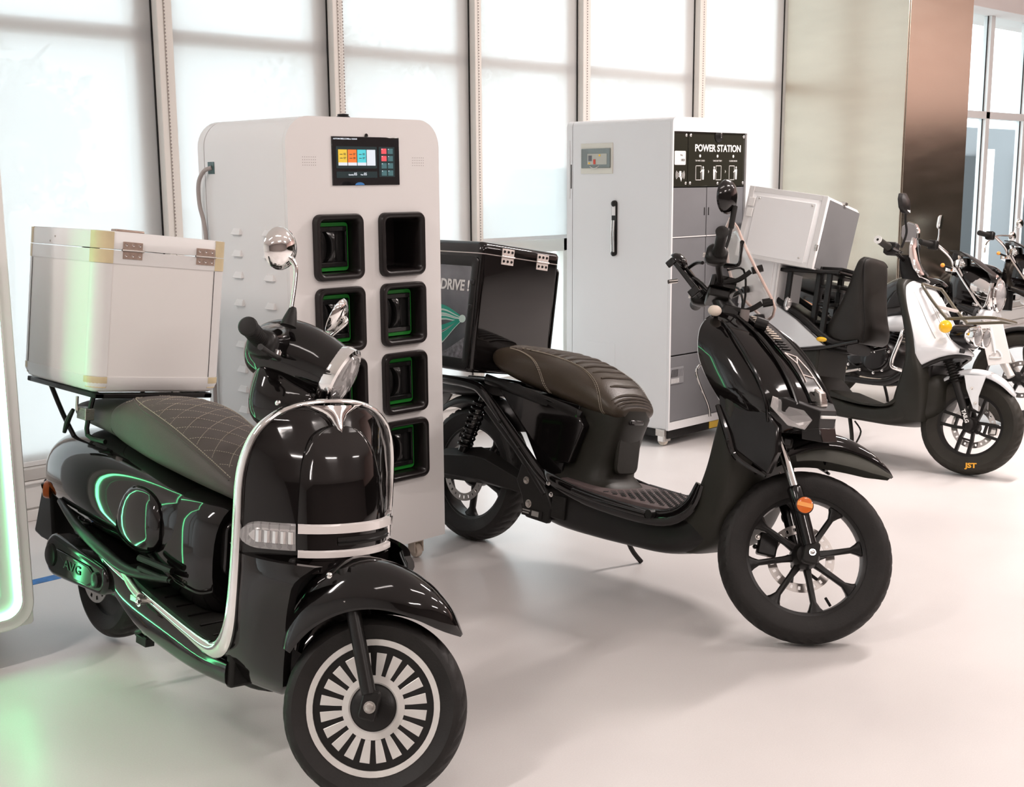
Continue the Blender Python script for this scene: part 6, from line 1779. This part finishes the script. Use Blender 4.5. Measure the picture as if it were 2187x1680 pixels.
DK = [(0.24, -0.40, -0.20, 0.165), (0.32, -0.385, -0.185, 0.185), (0.42, -0.36, -0.19, 0.200), (0.50, -0.335, -0.21, 0.212), (0.60, -0.325, -0.25, 0.216), (0.72, -0.355, -0.29, 0.212), (0.84, -0.400, -0.34, 0.206), (0.93, -0.440, -0.375, 0.190), (0.975, -0.455, -0.385, 0.150)]
ob('inner_leg_shield', G().loft([[(x + (a + b) / 2, y, z) for x, y in superell((b - a) / 2, w_, 5, 28)] for z, a, b, w_ in catmull(DK, 4)]), OLIVE, s3, smooth=50)
ob('arch_liner', G().box(-0.28, -0.20, -0.13, 0.13, 0.40, 0.60), SATIN, s3, bevel=0.02)
ob('shield_lip', G().tube([(x - 0.004, y, z - 0.010) for x, y, z in lip], 0.012, 8, 1), SATIN, s3)
# lamps, rack, visor
lb3 = ob('lamp_bucket', G().tube([(-0.150, 0, 0.705), (-0.05, 0, 0.712)], 0.062, 20, k=1, flat=(1, 1.3)), GLOSS2, s3)
for yy in (-0.052, 0.052):
    hl3 = ob('headlamp', G().lathe([(0.030, -0.05), (0.046, -0.03), (0.053, 0.0), (0.053, 0.008), (0.047, 0.012), (0.044, 0.006)], (-0.02, yy, 0.712), (1, 0, 0), 30), CHROME, s3)
    ob('lamp_reflector', G().lathe([(0.004, -0.012), (0.030, -0.008), (0.045, 0.004)], (-0.02, yy, 0.712), (1, 0, 0), 30), REFL, hl3)
    ob('lamp_lens', G().lathe([(0.045, 0.006), (0.038, 0.014), (0.02, 0.019), (0.002, 0.020)], (-0.02, yy, 0.712), (1, 0, 0), 30), LENS, hl3)
for sy in (-1, 1):
    it = ob('turn_signal', G().tube([(-0.14, sy * 0.10, 0.735), (-0.155, sy * 0.145, 0.740)], 0.012, 10, k=1), SATIN, s3)
    ob('signal_lens', G().lathe([(0.032, -0.008), (0.034, 0.004), (0.030, 0.014), (0.014, 0.019), (0.002, 0.020)], (-0.145, sy * 0.150, 0.742), (0.75, -0.65 if sy < 0 else 0.65, 0), 26), YELL, it)
fr3 = ob('front_rack', G().tube([(-0.325, -0.075, 0.955), (-0.320, -0.115, 0.950), (-0.25, -0.120, 0.872), (-0.165, -0.120, 0.792), (-0.145, -0.120, 0.786), (0.02, -0.12, 0.805), (0.085, -0.12, 0.808), (0.10, -0.10, 0.808), (0.10, 0.10, 0.808), (0.085, 0.12, 0.808), (0.02, 0.12, 0.805), (-0.145, 0.120, 0.786), (-0.165, 0.120, 0.792), (-0.25, 0.120, 0.872), (-0.320, 0.115, 0.950), (-0.325, 0.075, 0.955), (-0.325, -0.075, 0.955)], 0.0085, 10, 3), mat('olive_tube_paint', (0.10, 0.085, 0.055), 0.3, coat=0.4), s3)
ob('rack_crossbar', G().box(-0.235, -0.213, -0.115, 0.115, 0.838, 0.853), HINGE2, fr3, bevel=0.002)
vs3 = ob('wind_deflector', G().loft([[(x + 0.010 * (y / 0.1) ** 2 * -3, y, z) for y in [hw * (2 * i / 10 - 1) for i in range(11)]] for x, z, hw in ((-0.455, 1.205, 0.05), (-0.445, 1.15, 0.075), (-0.425, 1.09, 0.088), (-0.390, 1.03, 0.092), (-0.350, 0.985, 0.090))], caps=False, closed=False), CHROME, s3, T=T3, smooth=80, solid=0.006)
# bars
ob('handlebar', G().tube([(-0.530, -0.36, 1.108), (-0.505, -0.2, 1.098), (-0.480, -0.05, 1.075), (-0.480, 0.05, 1.075), (-0.505, 0.2, 1.098), (-0.530, 0.36, 1.108)], 0.011, 12, 4), SATIN, s3, T=T3)
ob('steering_cover', G().loft([[(x + cx, y, z) for x, y in superell(hx, hy, 4, 24)] for z, cx, hx, hy in ((0.93, -0.40, 0.055, 0.075), (1.00, -0.435, 0.055, 0.078), (1.06, -0.465, 0.045, 0.072), (1.105, -0.480, 0.035, 0.062))]), MATTE, s3, T=T3, smooth=40)
for sy in (-1, 1):
    gp = ob('grip', G().lathe([(0.006, -0.006), (0.021, -0.004), (0.021, 0.0), (0.018, 0.01), (0.018, 0.105), (0.022, 0.118), (0.022, 0.124)], (-0.532, sy * 0.370, 1.109), (0.12, -sy, -0.05), 22), OLIVE, s3, T=T3)
    ob('bar_end', G().lathe([(0.007, -0.008), (0.0215, -0.008), (0.0215, -0.003), (0.007, -0.003)], (-0.532, sy * 0.370, 1.109), (0.12, -sy, -0.05), 24, loop=True), PRINTW, gp, T=T3)
    ob('switch_pod', G().box(-0.545, -0.475, sy * 0.205 - 0.03, sy * 0.205 + 0.03, 1.070, 1.135), SATIN, s3, T=T3, bevel=0.010)
    ob('brake_lever', G().tube([(-0.47, sy * 0.17, 1.095), (-0.45, sy * 0.22, 1.085), (-0.460, sy * 0.34, 1.080)], 0.006, 8), GLOSS2, s3, T=T3)
    q = Vector((-0.470, sy * 0.170, 1.120)) if sy < 0 else Vector((-0.500, 0.19, 1.12))
    h_ = (0.0, -0.03, 0.215) if sy < 0 else (-0.03, 0.0, 0.15)
    top_ = q + Vector(h_)
    mi = ob('mirror', G().tube([q, q + Vector((0.012, 0, 0.08)), q + Vector((0.0, h_[1] * 0.5, 0.14 if sy < 0 else 0.10)), top_ + Vector((0, 0, -0.04))], 0.0065, 10), SATIN, s3, T=T3)
    R3 = Matrix.Translation(top_ + Vector((-0.02, 0.0, 0.015))) @ Matrix.Rotation(radians(-4 if sy < 0 else 58), 4, 'Z') @ Matrix.Rotation(radians(-14), 4, 'Y')
    pts = [(-0.062, -0.035), (-0.030, -0.055), (0.045, -0.050), (0.068, -0.015), (0.060, 0.040), (0.010, 0.062), (-0.045, 0.045), (-0.066, 0.010)]
    ob('mirror_shell', G().loft([[(0.022, u * 0.55, v * 0.55) for u, v in pts], [(0.012, u * 0.9, v * 0.9) for u, v in pts], [(-0.004, u, v) for u, v in pts], [(-0.010, u * 0.97, v * 0.97) for u, v in pts]]).tf(R3), SATIN if sy < 0 else CHROME, mi, T=T3, smooth=35)
    ob('mirror_glass', G().loft([[(-0.0105, u * 0.9, v * 0.9) for u, v in pts], [(-0.0115, u * 0.88, v * 0.88) for u, v in pts]]).tf(R3), CHROME, mi, T=T3, smooth=20)
    if sy < 0:
        for a, b, c_, d in ((0.0, 0.040, 0.012, 0.028), (0.0, 0.012, -0.045, 0.028), (0.0, 0.040, -0.045, -0.030)):
            ob('mirror_print', G().box(0.0165, 0.0175, a, b, c_, d).tf(R3), PRINTW, mi, T=T3, smooth=0)
ob('side_stand', G().tube([(-0.64, -0.10, 0.21), (-0.60, -0.125, 0.12), (-0.575, -0.145, 0.045)], 0.011, 8).box(-0.60, -0.54, -0.165, -0.125, 0.028, 0.038).tube([(-0.60, -0.11, 0.19), (-0.55, -0.12, 0.14), (-0.565, -0.13, 0.07)], 0.005, 6), OLIVE, s3)

# ---- big white case and lower case on the white scooter
MB = F3 @ Matrix.Translation((-0.96, 0, 0.992)) @ Matrix.Rotation(radians(9), 4, 'Z') @ Matrix.Rotation(radians(5.5), 4, 'Y')
wc = thing('delivery_case', 'big white fibreglass delivery case with grey front face, tilted on the white scooter', 'box', M=MB)
L3, H3, W3_ = 0.475, 0.405, 0.245
ob('case_body', G().loft([[(x - L3 / 2, y, z) for x, y in rrect(L3, 2 * W3_, 0.02, 4)] for z in (0.0, H3 - 0.012)] + [[(x - L3 / 2, y, H3) for x, y in rrect(L3 - 0.02, 2 * W3_ - 0.02, 0.016, 4)]]), BOXW, wc, smooth=40)
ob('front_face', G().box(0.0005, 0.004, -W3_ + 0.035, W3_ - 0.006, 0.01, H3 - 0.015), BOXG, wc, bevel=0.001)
for z in (0.0, H3 - 0.03):
    ob('edge_rail', G().box(-L3 - 0.003, 0.005, -W3_ - 0.003, -W3_ + 0.0, z, z + 0.03), ALU, wc, bevel=0.002)
for x in (-L3 - 0.002, -0.028):
    ob('edge_rail', G().box(x, x + 0.032, -W3_ - 0.004, -W3_ + 0.0, 0.0, H3), ALU, wc, bevel=0.002)
sp = ob('side_door', G().box(-L3 + 0.055, -0.055, -W3_ - 0.006, -W3_, 0.02, H3 - 0.05), BOXW, wc, bevel=0.003)
for x, z in ((-L3 + 0.075, H3 - 0.065), (-0.075, H3 - 0.065), (-0.085, 0.045)):
    ob('door_bolt', G().ball((x, -W3_ - 0.006, z), 0.006, 0.004, 0.006, 10, 6), BRUSH, sp)
for z in (H3 - 0.115, H3 - 0.175):
    ob('door_hinge', G().box(-L3 + 0.012, -L3 + 0.050, -W3_ - 0.010, -W3_ - 0.003, z, z + 0.050), PRINTW, wc, bevel=0.002)
ob('top_latch', G().box(-0.01, 0.012, -0.02, 0.02, H3 - 0.01, H3 + 0.008), BRUSH, wc, bevel=0.002)
ob('side_catch', G().box(-0.008, 0.006, -W3_ - 0.008, -W3_ + 0.01, 0.10, 0.135), BRUSH, wc, bevel=0.002)
lc = thing('side_case', 'smaller white case with an arched panel hanging under the big white case', 'box', M=F3)
ob('case_body', G().loft([[(x, y, z) for x, y in rrect(0.26, 0.28, 0.03, 5, -1.285, -0.07)] for z in (0.77, 1.10)]), BOXW, lc, smooth=40, bevel=0.006)
ob('panel', G().prism([(x - 1.285, z + 0.93) for x, z in rrect(0.20, 0.27, (0.02, 0.05, 0.05, 0.02), 5)], -0.218, -0.208), BOXW, lc, bevel=0.003)
ob('corner_post', G().tube([(-1.155, -0.205, 0.77), (-1.155, -0.205, 1.10)], 0.009, 10, k=1), ALU, lc)

# ================================================================ MOTORCYCLES (right background)
T4 = steer_T(0.29, 8)


def motorcycle(x, y, label, full=True):
    F4 = frame(x, y, 9)
    s4 = thing('motorcycle', label, 'motorcycle', M=F4)
    c4 = (0, 0, 0.290)
    fw = spoked_wheel(s4, c4, 0.215, 0.200, 0.04, 6, SATIN, T4, hw=0.028, off=0.25, sw_=0.009)
    tyre(fw, c4, 0.290, 0.212, 0.045, RUB3, T4, grooves=24)
    disc_plate(fw, c4, 0.115, 0.085, 0.045, DISC, T4, 16)
    for sy in (-1, 1):
        fk = ob('fork_leg', G().tube([(-0.44, sy * 0.095, 0.93), (-0.20, sy * 0.095, 0.55)], 0.0165, 14, k=1), CHROME, s4, T=T4)
        ob('fork_slider', G().tube([(-0.235, sy * 0.095, 0.605), (-0.225, sy * 0.095, 0.59), (-0.19, sy * 0.095, 0.53), (-0.02, sy * 0.095, 0.29)], [0.022, 0.030, 0.027, 0.024], 14, k=1), SILVER, fk, T=T4)
        ob('fork_marker', G().box(-0.225, -0.19, sy * 0.115, sy * 0.127, 0.57, 0.595) if sy > 0 else G().box(-0.225, -0.19, -0.127, -0.115, 0.57, 0.595), AMBER2, fk, T=T4)
    fender('front_fender', s4, SATIN, T4, 0.29, [(48, 0.312, 0.298, 0.03), (60, 0.318, 0.296, 0.052), (85, 0.322, 0.296, 0.058), (110, 0.322, 0.296, 0.058), (135, 0.318, 0.298, 0.05), (150, 0.312, 0.30, 0.03)])
    pl_ = ob('number_plate', G().prism([(-0.245, 0.600), (-0.110, 0.625), (-0.015, 0.375), (-0.150, 0.340)], -0.150, -0.146), CREAM if not full else WPANEL, s4, T=T4, bevel=0.002)
    ob('plate_slot', G().tube([(-0.17, -0.152, 0.575), (-0.155, -0.152, 0.53), (-0.135, -0.152, 0.47), (-0.12, -0.152, 0.42)], 0.008, 8).tube([(-0.15, -0.152, 0.405), (-0.11, -0.152, 0.44), (-0.08, -0.152, 0.40), (-0.15, -0.152, 0.39)], 0.005, 8), ALU, pl_, T=T4)
    # headlamp nacelle, chrome
    hn = ob('headlamp_nacelle', G().secs([(-0.50, 0.72, 0.93, 0.05, 2.2), (-0.44, 0.68, 0.96, 0.105, 2.3), (-0.36, 0.665, 0.965, 0.125, 2.3), (-0.28, 0.66, 0.94, 0.130, 2.2), (-0.225, 0.665, 0.915, 0.126, 2.1)], 32, 4), GLOSS, s4, T=T4, smooth=60)
    hc4, ha = Vector((-0.22, 0, 0.79)), Vector((1, 0, 0.05))
    ob('lamp_ring', G().lathe([(0.122, -0.02), (0.130, -0.006), (0.130, 0.010), (0.118, 0.018), (0.112, 0.006)], hc4, ha, 40), CHROME, hn, T=T4)
    ob('lamp_ring', G().lathe([(0.105, 0.004), (0.108, 0.028), (0.098, 0.036), (0.092, 0.026)], hc4, ha, 40), CHROME, hn, T=T4)
    ob('lamp_reflector', G().lathe([(0.004, 0.0), (0.06, 0.006), (0.094, 0.024)], hc4, ha, 36), REFL, hn, T=T4)
    ob('lamp_lens', G().lathe([(0.096, 0.026), (0.085, 0.042), (0.05, 0.054), (0.002, 0.058)], hc4, ha, 36), LENS, hn, T=T4)
    ob('screen_visor', G().loft([[(x_ - 0.5 * y_ * y_ * 3, y_, z_) for y_ in [hw * (2 * i / 10 - 1) for i in range(11)]] for x_, z_, hw in ((-0.50, 1.045, 0.09), (-0.42, 1.04, 0.12), (-0.34, 1.00, 0.135), (-0.27, 0.95, 0.14), (-0.215, 0.915, 0.138), (-0.185, 0.86, 0.13))], caps=False, closed=False), SATIN, s4, T=T4, smooth=80, solid=0.005)
    ob('cowl_stay', G().tube([(-0.45, -0.125, 0.93), (-0.34, -0.145, 0.80), (-0.24, -0.140, 0.69), (-0.215, -0.132, 0.80)], 0.0075, 8), CHROME, hn, T=T4)
    ob('lamp_skirt', G().secs([(-0.34, 0.60, 0.69, 0.09, 3), (-0.26, 0.585, 0.70, 0.115, 3), (-0.19, 0.60, 0.69, 0.10, 3)], 24), WPAINT, hn, T=T4)
    ob('side_chrome', G().secs([(-0.34, 0.70, 0.93, 0.128, 2.3), (-0.28, 0.68, 0.93, 0.134, 2.2), (-0.225, 0.675, 0.91, 0.130, 2.1)], 32, 3), CHROME, hn, T=T4)
    ob('horn', G().tube([(-0.40, -0.11, 0.70), (-0.28, -0.13, 0.665)], [0.02, 0.035], 14, k=1), GLOSS2, s4, T=T4)
    ob('top_clamp', G().loft([[(x_, y_, z_) for x_, y_ in rrect(0.09, 0.25, 0.03, 4, -0.475, 0)] for z_ in (0.905, 0.935)]), CHROME, s4, T=T4, bevel=0.004)
    ob('steering_stem', G().tube([(-0.46, 0, 0.55), (-0.475, 0, 0.92)], 0.035, 14, k=1), SATIN, s4)
    ob('gauge', G().lathe([(0.045, 0), (0.050, 0.02), (0.048, 0.05), (0.040, 0.056)], (-0.44, 0, 0.95), (-0.2, 0, 1), 24), CHROME, s4, T=T4)
    ob('handlebar', G().tube([(-0.60, -0.36, 1.045), (-0.56, -0.22, 1.055), (-0.50, -0.11, 1.0), (-0.48, -0.05, 0.945), (-0.48, 0.05, 0.945), (-0.50, 0.11, 1.0), (-0.56, 0.22, 1.055), (-0.60, 0.36, 1.045)], 0.011, 12, 4), CHROME, s4, T=T4)
    for sy in (-1, 1):
        gp = ob('grip', G().lathe([(0.007, -0.008), (0.018, -0.005), (0.0185, 0.11), (0.022, 0.12)], (-0.602, sy * 0.375, 1.044), (0.2, -sy, 0.05), 20), MATTE, s4, T=T4)
        ob('switch_pod', G().box(-0.60, -0.54, sy * 0.24 - 0.025, sy * 0.24 + 0.025, 1.02, 1.08), SATIN, s4, T=T4, bevel=0.01)
        ob('turn_signal', G().ball((-0.50, sy * 0.215, 0.93), 0.014, 0.014, 0.014, 12, 8), AMBER2, s4, T=T4)
        ob('signal_stalk', G().tube([(-0.47, sy * 0.11, 0.925), (-0.50, sy * 0.205, 0.93)], 0.007, 8, k=1), SATIN, s4, T=T4)
        if full and sy > 0:
            continue
        mi = ob('mirror', G().tube([(-0.56, sy * 0.20, 1.07), (-0.555, sy * 0.205, 1.12), (-0.56, sy * 0.21, 1.17)] if full else ([(-0.56, 0.20, 1.07), (-0.55, 0.22, 1.14), (-0.54, 0.24, 1.2)] if sy > 0 else [(-0.60, -0.21, 0.93), (-0.60, -0.20, 1.0), (-0.575, -0.10, 1.07), (-0.52, 0.03, 1.10), (-0.50, 0.08, 1.10)]), 0.006, 8), CHROME if full else BRUSH, s4, T=T4)
        ob('mirror_shell', G().secs([(-0.585, 1.215, 1.245, 0.02, 2), (-0.575, 1.20, 1.262, 0.05, 2.4), (-0.555, 1.20, 1.265, 0.052, 2.4), (-0.545, 1.22, 1.25, 0.03, 2)] if not full else [(-0.575, 1.165, 1.235, 0.012, 3), (-0.565, 1.155, 1.245, 0.020, 3), (-0.55, 1.155, 1.245, 0.020, 3)], 18, 2).tf(Matrix.Translation((0 if full else 0.04, sy * 0.21 if full else (0.25 if sy > 0 else 0.12), 0 if full or sy > 0 else -0.12))), CHROME, mi, T=T4, smooth=60)
    # tank, seat, tail
    tk = ob('fuel_tank', G().secs([(-1.02, 0.60, 0.73, 0.07, 2.4), (-0.97, 0.575, 0.80, 0.115, 2.5), (-0.86, 0.575, 0.865, 0.145, 2.5), (-0.72, 0.61, 0.89, 0.148, 2.4), (-0.60, 0.67, 0.87, 0.115, 2.3), (-0.54, 0.72, 0.83, 0.07, 2.1)], 32), GLOSS, s4, smooth=60)
    ob('filler_cap', G().lathe([(0.035, 0), (0.035, 0.012), (0.026, 0.017)], (-0.74, 0, 0.886), (0, 0, 1), 22), CHROME, tk)
    ob('side_cover', G().secs([(-1.35, 0.50, 0.68, 0.10, 2.6), (-1.15, 0.47, 0.70, 0.135, 2.8), (-0.98, 0.50, 0.68, 0.12, 2.6)], 26), GLOSS, s4, smooth=60)
    ob('white_cover', G().secs([(-0.92, 0.515, 0.60, 0.12, 2.6), (-0.84, 0.50, 0.62, 0.148, 2.6), (-0.74, 0.52, 0.63, 0.145, 2.6), (-0.66, 0.56, 0.62, 0.10, 2.6)], 26), WPAINT, s4, smooth=60)
    ob('seat', G().secs([(-1.72, 0.775, 0.830, 0.09, 2.4), (-1.60, 0.735, 0.835, 0.120, 2.6), (-1.40, 0.70, 0.815, 0.135, 2.6), (-1.20, 0.67, 0.775, 0.135, 2.6), (-1.02, 0.66, 0.745, 0.10, 2.4)], 28), MATTE, s4, smooth=60)
    tl = ob('tail_fairing', G().secs([(-1.88, 0.735, 0.785, 0.05, 2.4), (-1.75, 0.665, 0.795, 0.115, 2.8), (-1.55, 0.60, 0.755, 0.135, 2.8), (-1.35, 0.56, 0.71, 0.125, 2.6)], 28), GLOSS, s4, smooth=60)
    for sy in (-1, 1):
        ob('copper_stripe', G().tube([(-1.80, sy * 0.112, 0.755), (-1.62, sy * 0.137, 0.700), (-1.42, sy * 0.134, 0.635)], [0.006, 0.014, 0.003], 8, flat=(1, 0.4)), COPPER, tl)
        ob('copper_stripe', G().tube([(-1.84, sy * 0.085, 0.785), (-1.70, sy * 0.118, 0.775), (-1.60, sy * 0.128, 0.752)], [0.004, 0.012, 0.003], 8, flat=(1, 0.4)), CREAM, tl)
        if full and sy < 0:
            text('cover_text', 'RR 150', 0.050, RED, tl, Matrix.Translation((-1.155, -0.1385, 0.600)) @ Matrix.Rotation(radians(90), 4, 'X') @ Matrix.Rotation(radians(-12), 4, 'Z'), 0.002, bold=0.002)
            text('cover_text', 'SPORT', 0.020, PRINTW, tl, Matrix.Translation((-1.215, -0.1385, 0.568)) @ Matrix.Rotation(radians(90), 4, 'X') @ Matrix.Rotation(radians(-12), 4, 'Z'), 0.002)
        ob('rear_shock', G().tube([(-1.46, sy * 0.14, 0.33), (-1.36, sy * 0.14, 0.60)], 0.012, 8, k=1), CHROME, s4)
        coil(s4, (-1.45, sy * 0.14, 0.36), (-1.37, sy * 0.14, 0.57), 0.026, 8, 0.005, BRUSH)
    # engine
    en = ob('engine_case', G().secs([(-1.16, 0.24, 0.40, 0.08, 3), (-1.10, 0.20, 0.46, 0.13, 3.4), (-0.95, 0.185, 0.475, 0.15, 3.4), (-0.82, 0.21, 0.44, 0.13, 3.2), (-0.76, 0.26, 0.38, 0.07, 3)], 28), SATIN, s4, smooth=60)
    ob('clutch_cover', G().lathe([(0.105, -0.02), (0.104, 0.012), (0.090, 0.030), (0.055, 0.036), (0.004, 0.038)], (-0.905, -0.140, 0.335), (0, -1, 0.03), 36), GLOSS2, en)
    ob('clutch_cover', G().lathe([(0.075, -0.02), (0.074, 0.010), (0.062, 0.024), (0.004, 0.028)], (-1.035, -0.140, 0.330), (0, -1, 0.03), 32), GLOSS2, en)
    if full:
        text('engine_text', 'SANYA', 0.036, PRINTW, en, Matrix.Translation((-0.955, -0.181, 0.368)) @ Matrix.Rotation(radians(90), 4, 'X') @ Matrix.Rotation(radians(-2), 4, 'Z'), 0.003, bold=0.0012, sx=1.15)
    g = G()
    for i in range(8):
        t = i / 7
        g.loft([[(x_, y_, z_ + 0.0) for x_, y_, z_ in [(-0.88 + 0.10 * t + dx, dy, 0.45 + 0.13 * t + dx * -0.25) for dx, dy in ((-0.065, -0.075), (0.065, -0.075), (0.065, 0.075), (-0.065, 0.075))]], [(-0.88 + 0.10 * t + dx, dy, 0.458 + 0.13 * t + dx * -0.25) for dx, dy in ((-0.065, -0.075), (0.065, -0.075), (0.065, 0.075), (-0.065, 0.075))]])
    tag(ob('cylinder_fins', g, SATIN, en, bevel=0.001), kind='stuff')
    ob('cylinder_barrel', G().tube([(-0.89, 0, 0.43), (-0.77, 0, 0.60)], 0.05, 16, k=1), SATIN, en)
    ob('oil_cap', G().lathe([(0.022, 0), (0.022, 0.012), (0.014, 0.016)], (-0.93, -0.10, 0.465), (0, -0.5, 1), 18), CREAM, en)
    for x_, z_ in ((-0.82, 0.30), (-0.84, 0.245), (-0.90, 0.222), (-1.0, 0.232), (-1.09, 0.26), (-0.81, 0.37), (-1.10, 0.40)):
        hexbolt(en, (x_, -0.150, z_), 0.007, (0, -1, 0), CHROME)
    ob('exhaust_pipe', G().tube([(-0.76, -0.07, 0.55), (-0.66, -0.10, 0.45), (-0.68, -0.13, 0.28), (-0.80, -0.15, 0.175), (-1.05, -0.165, 0.165), (-1.25, -0.175, 0.185)], 0.021, 14, 5), SATIN, s4)
    ob('muffler', G().tube([(-1.25, -0.18, 0.19), (-1.32, -0.185, 0.20), (-1.75, -0.20, 0.31), (-1.80, -0.20, 0.325)], [0.025, 0.045, 0.05, 0.035], 18, 2), CHROME, s4)
    ob('crash_guard', G().tube([(-0.66, -0.06, 0.60), (-0.70, -0.19, 0.52), (-0.70, -0.225, 0.46), (-0.74, -0.225, 0.30), (-0.70, -0.20, 0.265), (-0.64, -0.06, 0.25)], 0.0125, 12, 5), CHROME, s4)
    ob('shift_lever', G().tube([(-1.00, -0.17, 0.235), (-1.06, -0.19, 0.215), (-1.13, -0.20, 0.20)], [0.008, 0.010, 0.013], 8), BRUSH, s4)
    ob('kick_start', G().tube([(-1.06, -0.165, 0.36), (-1.11, -0.19, 0.42), (-1.10, -0.20, 0.52)], 0.009, 8), CHROME, s4)
    ob('main_frame', G().tube([(-0.46, 0, 0.78), (-0.62, 0, 0.52), (-0.66, 0, 0.28), (-0.80, 0, 0.17), (-1.15, 0, 0.17), (-1.25, 0, 0.30)], 0.018, 10).tube([(-0.46, 0, 0.84), (-0.9, 0, 0.68), (-1.3, 0, 0.62), (-1.7, 0, 0.74)], 0.018, 10).box(-1.45, -1.15, -0.09, -0.06, 0.27, 0.32).box(-1.45, -1.15, 0.06, 0.09, 0.27, 0.32), SATIN, s4)
    cr = (-1.36, 0, 0.290)
    rw = spoked_wheel(s4, cr, 0.215, 0.200, 0.05, 6, SATIN, None, hw=0.03, off=0.1, sw_=0.010, name='rear_wheel')
    tyre(rw, cr, 0.290, 0.212, 0.05, RUB3, None, grooves=24)
    ob('rear_mudguard', G().tube([(-1.55, 0, 0.66), (-1.70, 0, 0.58), (-1.78, 0, 0.45)], 0.05, 12, 3, flat=(0.25, 1.2)), SATIN, s4)
    ob('side_stand', G().tube([(-0.98, 0.12, 0.20), (-0.96, 0.19, 0.06), (-0.95, 0.205, -0.025)], 0.010, 8), SATIN, s4)
    return s4


motorcycle(7.34, 3.15, 'black motorcycle with big chrome headlamp and copper tail stripes behind the white scooter')
motorcycle(8.72, 3.42, 'dark motorcycle cut off by the right picture edge, with a long-stalked mirror', full=False)
